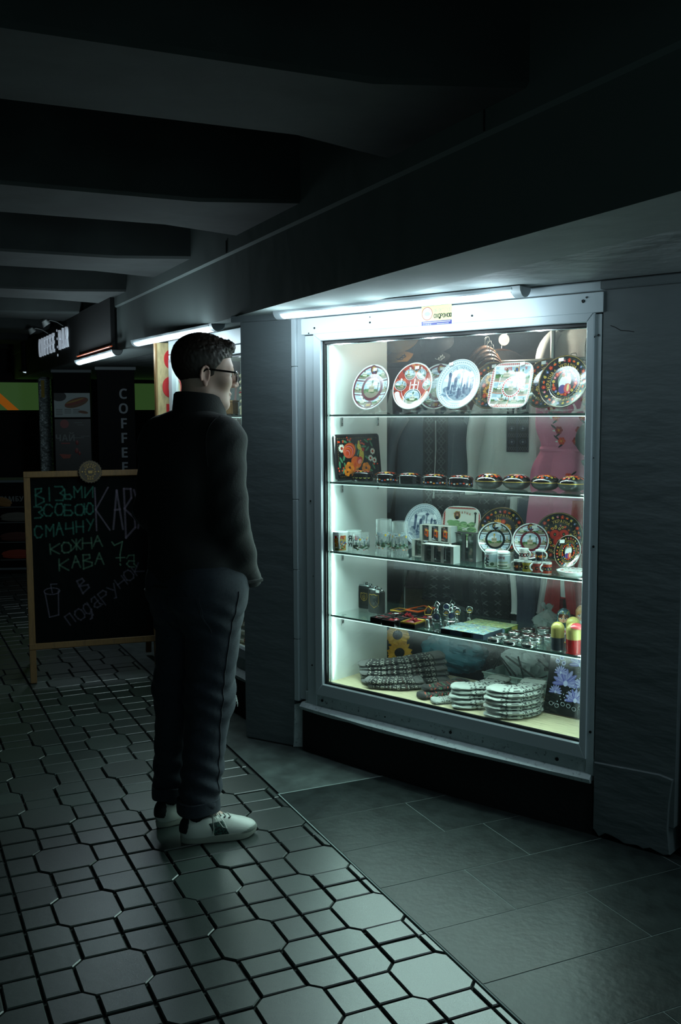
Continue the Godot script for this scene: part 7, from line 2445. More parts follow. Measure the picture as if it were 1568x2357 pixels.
const HAND := {"б": "40 10 02 14 34 33 22 03", "а": "01 10 30 33 44;32 12 03 14 34", "ь": "00 04 34 33 32 02", "п": "04 00 30 34", "о": "10 30 41 43 34 14 03 01 10", "д": "31 20 10 01 03 14 33;30 33 25 06 16 33", "р": "05 00 30 41 32 02", "у": "00 22;40 15 05", "н": "00 04;40 44;02 42", "к": "00 04;40 02 44", "В": "05 00 30 31 02;02 43 44 05", "з": "00 30 41 22 43 34 04"}

func board() -> void:
	var L := Vector3(-1.741, 0.0, -5.515)
	var turn := deg_to_rad(17.7)
	var o := thing("chalk_board", "wooden A-frame chalk board with a chalked coffee offer, standing on the tiles", "sign board", L, turn)
	var tilt := Transform3D(Basis(Vector3.RIGHT, -deg_to_rad(10.0)), Vector3.ZERO)
	var wd := mat("board_wood", Color(0.39, 0.28, 0.12), 0.6)
	relief(wd, M["wood_tex"], 0.1, 1.0, M["wood_tex"])
	wd.uv1_scale = Vector3(6, 0.8, 6)
	var H := 1.205
	var W := 0.70
	for x in [0.0, W]:
		part(o, "leg", Geo.new().box(Vector3(x, 0.6, 0), Vector3(0.036, 1.2, 0.030), 0.003), wd, tilt)
		part(o, "rear_leg", Geo.new().box(Vector3(x, 0.575, 0), Vector3(0.034, 1.15, 0.026), 0.003), wd, Transform3D(Basis(Vector3.RIGHT, deg_to_rad(13.0)), Vector3(0, 0.02, -0.475)))
	part(o, "rail", Geo.new().box(Vector3(W / 2, H - 0.018, 0.002), Vector3(W + 0.036, 0.036, 0.032), 0.003), wd, tilt)
	part(o, "rail", Geo.new().box(Vector3(W / 2, 0.205, 0.002), Vector3(W + 0.036, 0.036, 0.032), 0.003), wd, tilt)
	part(o, "rear_rail", Geo.new().box(Vector3(W / 2, 0.30, 0), Vector3(W - 0.03, 0.030, 0.02), 0.002), wd, Transform3D(Basis(Vector3.RIGHT, deg_to_rad(13.0)), Vector3(0, 0.02, -0.475)))
	var p := Pic.new(560, 800, Color(0.030, 0.042, 0.043))
	var sm := noise(0.02, 3, 51)
	for y in 800:
		for x in 560:
			var v := 0.012 * sm.get_noise_2d(x, y * 0.6)
			p.im.set_pixel(x, y, Color(0.030 + v, 0.042 + v, 0.043 + v))
	var gr := Color(0.19, 0.37, 0.33)
	var gg := Color(0.27, 0.38, 0.32)
	var pk := Color(0.40, 0.36, 0.42)
	var vi := Color(0.29, 0.27, 0.32)
	chalk(p, "ВІ", 0.045, 0.095, 0.065, 0.115, Vector2(0.085, -0.002), gr)
	chalk(p, "З", 0.205, 0.085, 0.075, 0.12, Vector2.ZERO, gr)
	chalk(p, "Ь", 0.285, 0.105, 0.055, 0.085, Vector2.ZERO, gr)
	chalk(p, "МИ", 0.365, 0.095, 0.065, 0.09, Vector2(0.10, 0.0), gr)
	chalk(p, "ЗСОБОЮ", 0.035, 0.255, 0.068, 0.095, Vector2(0.083, -0.005), gr)
	chalk(p, "СМАЧНУ", 0.030, 0.42, 0.060, 0.10, Vector2(0.087, -0.008), gr)
	chalk(p, "К", 0.545, 0.115, 0.115, 0.375, Vector2.ZERO, pk, 0.0085)
	chalk(p, "АВУ", 0.685, 0.125, 0.085, 0.345, Vector2(0.100, 0.0), pk, 0.0105)
	chalk(p, "КОЖНА", 0.155, 0.575, 0.075, 0.090, Vector2(0.088, -0.012), gg)
	chalk(p, "КАВА", 0.220, 0.715, 0.075, 0.095, Vector2(0.100, -0.010), gg)
	p.poly([Vector2(0.67, 0.585), Vector2(0.69, 0.615), Vector2(0.76, 0.585), Vector2(0.735, 0.70), Vector2(0.735, 0.755)], 0.0065, gg, 0.5).ln(0.70, 0.725, 0.775, 0.725, 0.006, gg, 0.5).ln(0.732, 0.78, 0.736, 0.79, 0.007, gg, 0.4)
	chalk(p, "а", 0.79, 0.70, 0.085, 0.105, Vector2.ZERO, gg, 0.0075)
	chalk(p, "В", 0.36, 0.905, 0.070, 0.095, Vector2.ZERO, vi, 0.009, -24.0)
	var w0 := "подарунок"
	for i in w0.length():
		var t := i / 8.0
		chalk(p, w0[i], 0.245 + 0.58 * t, 1.21 - 0.40 * t + 0.02 * sin(t * PI), 0.070, 0.090, Vector2.ZERO, vi, 0.008, -32.0)
	# the chalked cup with its straw
	p.poly([Vector2(0.095, 1.00), Vector2(0.125, 1.205), Vector2(0.20, 1.19), Vector2(0.205, 0.985)], 0.006, vi, 0.5)
	for i in 14:
		var a0 := TAU * i / 14.0
		var a1 := TAU * (i + 1) / 14.0
		p.ln(0.152 + cos(a0) * 0.065, 0.985 + sin(a0) * 0.028, 0.152 + cos(a1) * 0.065, 0.985 + sin(a1) * 0.028, 0.005, vi, 0.5)
	p.poly([Vector2(0.155, 1.0), Vector2(0.143, 0.925), Vector2(0.195, 0.925)], 0.005, vi, 0.5)
	var g := Geo.new().box(Vector3(W / 2, 0.695, -0.002), Vector3(W - 0.03, 0.955, 0.008))
	for i in g.v.size():
		g.uv[i] = Vector2((g.v[i].x - 0.015) / (W - 0.03), 1.0 - (g.v[i].y - 0.2175) / 0.955)
	part(o, "black_panel", g, printed("print_chalk", p, 0.85), tilt)
	M["print_chalk"].metallic_specular = 0.12
	# scalloped badge on the top rail
	var bp := []
	for i in 96:
		var a := TAU * i / 96
		var r := 0.066 + 0.0025 * sin(a * 24.0)
		bp.append(Vector2(cos(a) * r, sin(a) * r))
	var c := Vector3(W / 2 + 0.005, H - 0.01, 0.018)
	part(o, "badge", Geo.new().prism(bp, 0.0, 0.010, 0.001), mat("badge_wood", Color(0.16, 0.12, 0.06), 0.6), tilt * xf(c))
	var bg := mat("badge_gold", Color(0.48, 0.38, 0.16), 0.5)
	part(o, "badge_ring", Geo.new().tube(ring_path(0.058, 0.0, 40), 0.0012, 5), bg, tilt * xf(c + Vector3(0, 0, 0.010)))
	part(o, "badge_ring", Geo.new().tube(ring_path(0.027, 0.0, 30), 0.0014, 5), bg, tilt * xf(c + Vector3(0, 0, 0.010)))
	var cup := [Vector2(-0.014, 0.006), Vector2(0.014, 0.006), Vector2(0.010, -0.010), Vector2(-0.010, -0.010)]
	part(o, "cup_mark", Geo.new().prism(cup, 0.0, 0.003), bg, tilt * xf(c + Vector3(0, 0, 0.009)))
	part(o, "cup_mark", Geo.new().tube(ring_path(0.006, 0.0, 14), 0.0012, 5), bg, tilt * xf(c + Vector3(0.016, -0.001, 0.011)))
	for i in 12:
		part(o, "cog_tooth", Geo.new().box(Vector3(0, 0.031, 0.0), Vector3(0.006, 0.006, 0.002)), bg, tilt * xf(c + Vector3(0, 0, 0.0105)) * Transform3D(Basis(Vector3.BACK, TAU * i / 12), Vector3.ZERO))
	for s in [-1, 1]:
		part(o, "bean_mark", Geo.new().ball(Vector3(s * 0.046, 0, 0.011), Vector3(0.0055, 0.0055, 0.002), 10, 5), bg, tilt * xf(c))
	for k in 2:
		var txt: String = ["COFFEE", "BAR"][k]
		for i in txt.length():
			var a := deg_to_rad((i - (txt.length() - 1) / 2.0) * 17.0) * (-1.0 if k == 0 else 1.0) + (PI / 2 if k == 0 else -PI / 2)
			part(o, "badge_letter", letters(txt[i], 0.013, 0.002), bg, tilt * xf(c + Vector3(cos(a) * 0.043, sin(a) * 0.043, 0.0105), Vector3(0, 0, rad_to_deg(a) + (-90 if k == 0 else 90))))


# ---------------------------------------------------------------- the coffee bar at the passage's end
func coffee_bar() -> void:
	# sign board over the fascia with raised letters
	var sg := thing("bar_sign", "black sign board with white letters reading COFFEE BAR", "sign", cor(0.07, 2.10, -6.9), COR_TURN - PI / 2)
	part(sg, "board", Geo.new().box(Vector3(0, 0.02, 0), Vector3(4.2, 0.36, 0.03), 0.003), M["dark"])
	var lg := glow(mat("letter_white", Color(0.85, 0.88, 0.9), 0.5), Color(0.86, 0.93, 1.0), 0.26)
	var xs := [-1.02, -0.86, -0.70, -0.545, -0.385, -0.225, 0.115, 0.285, 0.455]
	for i in 9:
		part(sg, "letter", letters("COFFEEBAR"[i], 0.165, 0.018, "Droid Sans", 700, 0.72), lg, xf(Vector3(xs[i], 0.045, 0.022)))
	for i in 4:
		part(sg, "bean_mark", Geo.new().ball(Vector3(-0.055 + 0.004 * i, 0.14 - 0.07 * i, 0.018), Vector3(0.018, 0.012, 0.005), 10, 6), lg)
	for k in 2:
		var sp := thing("sign_spotlight", ["small spotlight on an arm above the sign's first word", "small spotlight on an arm above the word BAR"][k], "spotlight", cor(0.05, 2.27, [-7.3, -6.5][k]), COR_TURN - PI / 2, "sign spotlights")
		part(sp, "arm", Geo.new().tube([Vector3(0, -0.03, 0.02), Vector3(0, 0.0, 0.07), Vector3(0, 0.012, 0.12), Vector3(0, 0.0, 0.15)], 0.006, 7), M["steel"])
		part(sp, "lamp_head", Geo.new().lathe([Vector2(0.012, 0.03), Vector2(0.024, 0.02), Vector2(0.034, -0.02), Vector2(0.030, -0.022), Vector2(0.001, -0.014)], 16, 2.0), M["white_gloss"], xf(Vector3(0, -0.01, 0.16), Vector3(35, 0, 0)))
	var ol := thing("orange_strip", "thin orange light strip above the farthest lamp", "light strip", cor(0.035, 1.962, -5.32), COR_TURN - PI / 2)
	part(ol, "strip", Geo.new().box(Vector3.ZERO, Vector3(1.25, 0.008, 0.012), 0.002), glow(mat("orange_glow", Color(0.6, 0.25, 0.08), 0.5), Color(0.75, 0.28, 0.08), 0.35))
	for x in [-1, 1]:
		part(ol, "clip", Geo.new().box(Vector3(x * 0.6, 0.001, 0), Vector3(0.02, 0.014, 0.014), 0.002), M["dark"])
	# green light boxes on the end wall
	for k in 2:
		var wd: float = [1.55, 1.25][k]
		var gb := thing("light_box", ["wide green light box with orange diagonal stripes on the end wall", "green light box between the coffee column and the plywood board"][k], "light box", cor([-0.35, 1.72][k], 1.745, -10.40), COR_TURN, "green light boxes")
		part(gb, "housing", Geo.new().box(Vector3(0, 0, -0.02), Vector3(wd + 0.06, 0.40, 0.08), 0.004), M["dark"])
		var gm: StandardMaterial3D = mat("green_face", Color(0.22, 0.38, 0.16), 0.5) if k == 0 else M["green_face"]
		part(gb, "face", Geo.new().box(Vector3(0, 0, 0.024), Vector3(wd, 0.325, 0.006)), glow(gm, Color(0.33, 0.50, 0.26), 0.20))
		var om: StandardMaterial3D = glow(mat("orange_face", Color(0.6, 0.34, 0.05), 0.5), Color(0.75, 0.42, 0.05), 0.28) if k == 0 else M["orange_face"]
		for s in ([0.02, -0.62] if k == 0 else [0.16]):
			var x: float = s
			var pl := [Vector2(x, 0.1615), Vector2(x + 0.13, 0.1615), Vector2(x + 0.47, -0.1615), Vector2(x + 0.34, -0.1615)]
			part(gb, "stripe", Geo.new().prism(pl, 0.0, 0.004), om, xf(Vector3(0, 0, 0.026)))
		var lt := AreaLight3D.new()
		lt.name = numbered("light_box_light")
		lt.area_size = Vector2(wd, 0.32)
		lt.light_color = Color(0.45, 0.75, 0.32)
		lt.light_energy = 0.03
		lt.shadow_enabled = true
		lt.area_range = 8.0
		lt.transform = gb.transform * Transform3D(Basis(Vector3.UP, PI), Vector3(0, 0, 0.04))
		add_child(lt)
	# pillars with posters
	var ps := [[-2.505, -9.36, 0.335, "dark kiosk pillar carrying the hot dog and tea posters"], [-1.985, -8.88, 0.325, "dark kiosk pillar with the upright word COFFEE"]]
	var dk := mat("kiosk_dark", Color(0.045, 0.05, 0.052), 0.7)
	dk.metallic_specular = 0.2
	for k in 2:
		var q: Array = ps[k]
		var o := thing("kiosk_pillar", q[3], "pillar", Vector3(q[0], 0, q[1]), 0.22, "kiosk pillars")
		part(o, "shaft", Geo.new().box(Vector3(0, 0.965, -0.15), Vector3(q[2], 1.93, 0.30), 0.006), dk)
		part(o, "top_rim", Geo.new().box(Vector3(0, 1.925, -0.14), Vector3(q[2] + 0.03, 0.03, 0.33), 0.004), M["plaster_grey"])
		if k == 1:
			for i in 6:
				part(o, "letter", letters("COFFEE"[i], 0.090, 0.008), mat("letter_grey", Color(0.40, 0.42, 0.44), 0.7) if not M.has("letter_grey") else M["letter_grey"], xf(Vector3(0.06, 1.70 - 0.130 * i, 0.005)))
	var pz := Vector3(-2.505, 0, -9.36)
	var hd := thing("hot_dog_poster", "grey poster with a hot dog, upper one on the kiosk pillar", "poster", pz + Basis(Vector3.UP, 0.22) * Vector3(0, 1.61, 0.006), 0.22)
	var p := Pic.new(192, 136, Color(0.56, 0.60, 0.60))
	p.el(0.62, 0.28, 0.34, 0.13, Color(0.36, 0.22, 0.10), -17).el(0.60, 0.26, 0.31, 0.07, Color(0.42, 0.14, 0.06), -17).el(0.58, 0.23, 0.27, 0.025, Color(0.55, 0.42, 0.12), -17)
	p.el(0.8, 0.56, 0.14, 0.04, Color(0.36, 0.20, 0.10), 10).el(0.14, 0.1, 0.2, 0.14, Color(0.07, 0.08, 0.08))
	for i in 10:
		p.ln(0.05 + 0.24 * (i % 3), 0.48 + 0.05 * (i / 3), 0.22 + 0.24 * (i % 3), 0.48 + 0.05 * (i / 3), 0.008, Color(0.30, 0.32, 0.32))
	part(hd, "sheet", Geo.new().box(Vector3.ZERO, Vector3(0.325, 0.225, 0.004)).flat_uv(Vector2(0.325, 0.225), true), printed("print_hot_dog", p, 0.6))
	var te := thing("tea_poster", "black poster reading ЧАЙ with a red disc, under the hot dog poster", "poster", pz + Basis(Vector3.UP, 0.22) * Vector3(0, 1.23, 0.006), 0.22)
	part(te, "sheet", Geo.new().box(Vector3.ZERO, Vector3(0.325, 0.50, 0.004)), mat("poster_black", Color(0.03, 0.033, 0.035), 0.5))
	part(te, "red_disc", Geo.new().lathe([Vector2(0.001, 0), Vector2(0.040, 0), Vector2(0.040, 0.002), Vector2(0.001, 0.002)], 28), mat("poster_red", Color(0.42, 0.07, 0.07), 0.5), xf(Vector3(-0.075, 0.205, 0.003), Vector3(90, 0, 0)))
	part(te, "lettering", letters("ЧАЙ", 0.062, 0.003), mat("poster_grey", Color(0.38, 0.40, 0.40), 0.6), xf(Vector3(-0.07, 0.075, 0.003)))
	for q in [[0.05, 0.215, 0.07], [0.07, 0.195, 0.06], [0.045, 0.075, 0.11], [0.11, 0.09, 0.08]]:
		part(te, "text_line", Geo.new().box(Vector3(q[0], q[1], 0.003), Vector3(q[2], 0.006, 0.002)), M["poster_grey"])
	part(te, "text_line", Geo.new().box(Vector3(-0.07, 0.025, 0.003), Vector3(0.08, 0.012, 0.002)), M["poster_red"])
	part(te, "bowl_picture", Geo.new().prism([Vector2(-0.13, -0.075), Vector2(-0.02, -0.08), Vector2(-0.035, -0.115), Vector2(-0.095, -0.118)], 0.0, 0.003), mat("poster_orange", Color(0.48, 0.15, 0.05), 0.5), xf(Vector3(0, 0, 0.002)))
	part(te, "fruit_picture", Geo.new().ball(Vector3(0.035, 0.03, 0.003), Vector3(0.014, 0.022, 0.002), 12, 5).ball(Vector3(0.03, -0.045, 0.003), Vector3(0.018, 0.026, 0.002), 12, 5).ball(Vector3(0.055, -0.07, 0.003), Vector3(0.012, 0.018, 0.002), 12, 5), M["poster_red"])
	# foil-wrapped post
	var fp := thing("foil_post", "crumpled silver foil-wrapped post beside the green light box", "post", Vector3(-2.965, 0, -10.07), 0.1)
	var fm := relief(mat("foil", Color(0.72, 0.76, 0.76), 0.3, 0.35), noise_tex(256, noise(0.02, 3, 91), []), 5.0, 1.5)
	fm.uv1_scale = Vector3(2, 4, 2)
	part(fp, "post", Geo.new().box(Vector3(0, 0.95, 0), Vector3(0.115, 1.90, 0.10), 0.02), fm)
	part(fp, "yellow_reflector", Geo.new().box(Vector3(-0.01, 1.78, 0.052), Vector3(0.032, 0.17, 0.004), 0.001), mat("reflector_yellow", Color(0.60, 0.50, 0.14), 0.4))
	# counter with pictured front
	var ct := thing("kiosk_counter", "dark kiosk counter with burger pictures, behind the chalk board", "counter", Vector3(-2.75, 0, -9.55), 0.10)
	part(ct, "front_panel", Geo.new().box(Vector3(-0.35, 0.44, -0.2), Vector3(1.4, 0.88, 0.4), 0.004), dk)
	part(ct, "worktop", Geo.new().box(Vector3(-0.35, 0.89, -0.19), Vector3(1.44, 0.024, 0.44), 0.004), M["plaster_grey"])
	part(ct, "lower_rail", Geo.new().box(Vector3(-0.35, 0.045, 0.006), Vector3(1.4, 0.02, 0.012), 0.002), M["plaster_grey"])
	part(ct, "lettering", letters("ГАМБУРГЕРИ", 0.050, 0.002), M["poster_grey"], xf(Vector3(-0.30, 0.72, 0.002)))
	var kinds := [[Color(0.46, 0.32, 0.14), 0.70, 0.10], [Color(0.32, 0.31, 0.28), 0.55, 0.16], [Color(0.26, 0.10, 0.05), 0.36, 0.17], [Color(0.50, 0.16, 0.05), 0.19, 0.16]]
	for i in 4:
		var q: Array = kinds[i]
		part(ct, "food_picture", Geo.new().ball(Vector3.ZERO, Vector3(q[2], 0.042, 0.004), 20, 6).ball(Vector3(0, -0.025, 0.001), Vector3(q[2] * 0.95, 0.022, 0.004), 20, 6), mat("food_%s" % ["fries", "wrap", "meat", "burger"][i], q[0], 0.6), xf(Vector3(-0.36 if i else -0.5, q[1], 0.002), Vector3(0, 0, -12 if i == 0 else 0)))
		part(ct, "plate_line", Geo.new().box(Vector3(-0.36, q[1] - 0.058, 0.002), Vector3(0.34, 0.005, 0.003)), M["poster_grey"])
	# ceiling downlight over the bar
	var dl := thing("downlight", "small round white downlight left under the sign board", "downlight", Vector3(-3.30, 1.975, -10.6), 0.0)
	part(dl, "trim_ring", Geo.new().lathe([Vector2(0.05, 0.0), Vector2(0.085, 0.0), Vector2(0.085, 0.02), Vector2(0.05, 0.02)], 24), M["dark"])
	part(dl, "lens", Geo.new().lathe([Vector2(0.001, -0.012), Vector2(0.035, -0.008), Vector2(0.052, 0.004), Vector2(0.001, 0.006)], 24), glow(mat("downlight_glow", Color(0.9, 0.95, 0.95), 0.4), Color(0.85, 0.95, 1.0), 0.9))
	part(dl, "mount", Geo.new().lathe([Vector2(0.06, 0.02), Vector2(0.06, 0.31), Vector2(0.001, 0.315)], 16), M["dark"])
	var s1 := SpotLight3D.new()
	s1.name = "downlight_light"
	s1.light_color = Color(0.85, 0.95, 1.0)
	s1.light_energy = 0.03
	s1.spot_angle = 50.0
	s1.spot_range = 8.0
	s1.spot_attenuation = 2.0
	s1.light_size = 0.04
	s1.shadow_enabled = true
	s1.position = Vector3(-3.30, 1.955, -10.6)
	s1.rotation.x = -PI / 2
	add_child(s1)


# ---------------------------------------------------------------- the man
# his own axes: x to his right, y up, z behind him; the origin lies between his feet
func f_legs(p: Vector3, grow: float) -> float:
	var r := smin(cap(p, Vector3(0.085, 0.90, 0.02), Vector3(0.050, 0.50, 0.024), 0.098 + grow, 0.070 + grow), cap(p, Vector3(0.050, 0.50, 0.024), Vector3(0.062, 0.10, 0.098), 0.068 + grow, 0.048 + grow * 1.9), 0.05)
	var l := smin(cap(p, Vector3(-0.078, 0.90, 0.02), Vector3(-0.128, 0.50, 0.020), 0.094 + grow, 0.070 + grow), cap(p, Vector3(-0.130, 0.50, 0.020), Vector3(-0.120, 0.10, 0.062), 0.068 + grow, 0.048 + grow * 1.9), 0.05)
	var hip := smin(ell(p, Vector3(0.065, 0.905, 0.045), Vector3(0.115, 0.13, 0.125) + Vector3.ONE * grow), ell(p, Vector3(-0.058, 0.905, 0.045), Vector3(0.108, 0.13, 0.122) + Vector3.ONE * grow), 0.05)
	return smin(smin(r, hip, 0.06), smin(l, hip, 0.06), 0.012)


func f_torso(p: Vector3, grow: float) -> float:
	var d := ell(p, Vector3(-0.005, 1.00, 0.025), Vector3(0.158, 0.24, 0.124) + Vector3.ONE * grow)
	d = smin(d, ell(p, Vector3(-0.025, 1.27, 0.030), Vector3(0.178, 0.23, 0.125) + Vector3.ONE * grow), 0.10)
	return smin(d, cap(p, Vector3(-0.165, 1.415, 0.022), Vector3(0.120, 1.415, 0.018), 0.068 + grow, 0.068 + grow), 0.09)


func f_arms(p: Vector3, grow: float) -> float:
	var r := smin(cap(p, Vector3(0.138, 1.410, 0.022), Vector3(0.192, 1.145, 0.045), 0.056 + grow, 0.045 + grow), cap(p, Vector3(0.192, 1.145, 0.045), Vector3(0.142, 0.930, -0.080), 0.044 + grow, 0.032 + grow), 0.03)
	var l := smin(cap(p, Vector3(-0.185, 1.410, 0.026), Vector3(-0.186, 1.160, 0.070), 0.056 + grow, 0.045 + grow), cap(p, Vector3(-0.186, 1.160, 0.070), Vector3(-0.150, 0.945, -0.085), 0.044 + grow, 0.032 + grow), 0.03)
	return minf(r, l)


func f_body(p: Vector3) -> float:
	var d := smin(f_torso(p, -0.022), f_arms(p, -0.010), 0.04)
	d = smin(d, f_legs(p, -0.014), 0.05)
	d = smin(d, cap(p, Vector3(0.062, 0.10, 0.098), Vector3(0.125, 0.040, -0.010), 0.034, 0.022), 0.03)
	d = smin(d, cap(p, Vector3(-0.120, 0.10, 0.062), Vector3(-0.110, 0.040, -0.060), 0.034, 0.022), 0.03)
	return smin(d, cap(p, Vector3(-0.022, 1.42, 0.022), Vector3(-0.006, 1.58, -0.004), 0.056, 0.055), 0.015)


# head axes: the origin is level with the ears, z behind
func f_head(p: Vector3) -> float:
	var q := Vector3(absf(p.x), p.y, p.z)
	var d := ell(p, Vector3(0, 0.052, 0.012), Vector3(0.0745, 0.086, 0.096))
	d = smin(d, ell(p, Vector3(0, 0.030, -0.045), Vector3(0.066, 0.070, 0.056)), 0.03)
	d = smin(d, ell(p, Vector3(0, -0.045, -0.042), Vector3(0.054, 0.066, 0.058)), 0.035)
	d = smin(d, cap(q, Vector3(0.048, -0.060, -0.005), Vector3(0.014, -0.094, -0.080), 0.016, 0.016), 0.035)
	d = smin(d, ell(p, Vector3(0, -0.092, -0.084), Vector3(0.020, 0.016, 0.014)), 0.02)
	d = smin(d, cap(q, Vector3(0.0, 0.036, -0.094), Vector3(0.040, 0.036, -0.080), 0.011, 0.009), 0.022)
	d = smin(d, ell(q, Vector3(0.042, -0.012, -0.070), Vector3(0.024, 0.018, 0.022)), 0.03)
	d = smax(d, -ell(q, Vector3(0.031, 0.014, -0.106), Vector3(0.019, 0.012, 0.014)), 0.012)
	d = smin(d, cap(p, Vector3(0, 0.024, -0.099), Vector3(0, -0.016, -0.121), 0.0085, 0.0115), 0.012)
	d = smin(d, ell(q, Vector3(0.012, -0.022, -0.110), Vector3(0.0085, 0.0075, 0.011)), 0.007)
	d = smax(d, -ell(q, Vector3(0.0065, -0.0305, -0.114), Vector3(0.0038, 0.0035, 0.006)), 0.003)
	d = smin(d, ell(p, Vector3(0, -0.052, -0.0985), Vector3(0.024, 0.0062, 0.0095)), 0.008)
	d = smin(d, ell(p, Vector3(0, -0.0655, -0.0955), Vector3(0.021, 0.0072, 0.010)), 0.006)
	d = smax(d, -cap(q, Vector3(0, -0.0588, -0.110), Vector3(0.024, -0.0592, -0.098), 0.0022, 0.0012), 0.003)
	d = smin(d, cap(p, Vector3(0, -0.03, 0.014), Vector3(0.0, -0.150, 0.026), 0.055, 0.053), 0.035)
	return smin(d, f_ear(q), 0.006)


func f_ear(q: Vector3) -> float:
	# a leaning C of cartilage, a hollow and a lobe
	var o := Vector3(0.0765, 0.0, 0.010)
	var p := q - o
	p = Vector3(p.x - 0.25 * maxf(p.z, -0.02), p.y, p.z)
	var d := 1.0
	var last := Vector3.ZERO
	for i in 9:
		var a := deg_to_rad(-40.0 + 32.0 * i)
		var c := Vector3(0.006 if i < 7 else 0.002, sin(a) * 0.029 + 0.002, cos(a) * 0.0165)
		if i:
			d = minf(d, cap(p, last, c, 0.0042, 0.0042))
		last = c
	d = smin(d, ell(p, Vector3(0.0, 0.002, 0.0), Vector3(0.005, 0.027, 0.0145)), 0.006)
	d = smin(d, ell(p, Vector3(0.001, -0.029, -0.005), Vector3(0.0055, 0.010, 0.0085)), 0.008)
	d = smin(d, ell(p, Vector3(0.003, -0.004, -0.013), Vector3(0.004, 0.007, 0.0045)), 0.004)
	return smax(d, -ell(p, Vector3(0.0075, -0.002, -0.002), Vector3(0.0065, 0.014, 0.0075)), 0.004)


func f_hand(p: Vector3, s: float) -> float:
	# hand pointing down into the pocket: palm, four bent fingers, thumb forward; s is the side
	var q := Vector3(p.x * s, p.y, p.z)
	var d := ell(q, Vector3(0, -0.045, 0), Vector3(0.016, 0.048, 0.040))
	for i in 4:
		var z: float = [-0.030, -0.010, 0.010, 0.028][i]
		var l: float = [0.040, 0.045, 0.042, 0.033][i]
		var k0 := Vector3(0, -0.082, z)
		var k1 := k0 + Vector3(-0.006, -l * 0.6, 0)
		var k2 := k1 + Vector3(-0.014, -l * 0.42, 0)
		d = smin(d, minf(cap(q, k0, k1, 0.0092, 0.0085), cap(q, k1, k2, 0.0085, 0.0075)), 0.004)
	var t0 := Vector3(-0.004, -0.030, -0.034)
	var t1 := Vector3(-0.010, -0.065, -0.056)
	return smin(d, minf(cap(q, t0, t1, 0.012, 0.0100), cap(q, t1, t1 + Vector3(-0.006, -0.028, 0.002), 0.0098, 0.0085)), 0.006)


func f_jeans(p: Vector3) -> float:
	var g := 0.012
	var d := f_legs(p, g)
	var w := 0.0
	# creases gather behind the knees and above the cuffs
	for q in [[0.52, 0.10, 1.0], [0.20, 0.12, 1.3], [0.80, 0.07, 0.8]]:
		w += exp(-pow((p.y - q[0]) / q[1], 2.0)) * q[2] * sin(p.y * 95.0 + p.x * 34.0 + 2.4 * sin(p.z * 22.0 + p.x * 9.0))
	d += 0.0046 * w + 0.0016 * sin(p.y * 33.0 + p.z * 41.0) * sin(p.x * 37.0)
	d = smax(d, p.y - 1.02, 0.008)
	return smax(d, 0.128 - p.y - 0.10 * (p.z - 0.07), 0.004)


func f_jacket(p: Vector3) -> float:
	var t := f_torso(p, 0.018)
	t = smin(t, ell(p, Vector3(-0.005, 0.985, 0.030), Vector3(0.170, 0.22, 0.148)), 0.05)
	var d := smin(t, f_arms(p, 0.020), 0.035)
	d += 0.0042 * sin(p.y * 26.0 + p.x * 17.0 + 2.0 * sin(p.z * 13.0)) * smoothstep(1.40, 1.05, p.y) + 0.0028 * sin(p.y * 58.0 - p.x * 40.0 + p.z * 31.0) * smoothstep(0.16, 0.22, absf(p.x + 0.01))
	d = smax(d, 0.905 - 0.05 * p.x - p.y, 0.010)
	# no forearm below the pocket mouth
	return smax(d, -cap(p, Vector3(-0.022, 1.40, 0.02), Vector3(-0.012, 1.70, 0.0), 0.060, 0.060), 0.01)


func f_hair(p: Vector3) -> float:
	var up := smoothstep(0.02, 0.12, p.y)
	var fr := smoothstep(0.02, -0.09, p.z)
	var n: float = hair_noise.get_noise_3d(p.x * 2.2, p.y * 0.8, p.z * 0.7)
	var n2: float = hair_noise.get_noise_3d(p.z * 1.4 + 5.0, p.x * 2.6, p.y * 0.5)
	var infl := 0.0050 + 0.009 * up + 0.007 * up * fr + (n * 0.0045 + n2 * 0.003) * (0.25 + up * (0.5 + fr))
	var d := ell(p, Vector3(0, 0.050, 0.012), Vector3(0.0765, 0.088, 0.098) + Vector3.ONE * infl)
	# a brushed-up tuft over the brow
	d = smin(d, ell(p, Vector3(0.006, 0.112, -0.072), Vector3(0.054, 0.022 + 0.008 * n, 0.034 + 0.010 * n2)) - 0.005 * n, 0.015)
	# hairline
	var zc := -0.125
	if p.y < 0.088:
		zc = lerpf(-0.052, -0.125, smoothstep(0.060, 0.088, p.y))
	if p.y < 0.060:
		zc = lerpf(-0.030, -0.052, smoothstep(0.020, 0.060, p.y))
	if p.y < 0.020:
		zc = lerpf(0.026, -0.030, smoothstep(-0.020, 0.006, p.y))
	d = smax(d, zc - p.z, 0.008)
	d = smax(d, -0.088 - p.y + 0.6 * maxf(0.0, 0.06 - p.z), 0.010)
	return smax(d, -ell(Vector3(absf(p.x), p.y, p.z), Vector3(0.084, 0.0, 0.004), Vector3(0.016, 0.036, 0.022)), 0.004)


var hair_noise := FastNoiseLite.new()


# where a ray from p along d meets a field
func land(fn: Callable, p: Vector3, d: Vector3) -> Vector3:
	for i in 40:
		var s: float = fn.call(p)
		if s < 0.0004:
			break
		p += d * s * 0.7
	return p


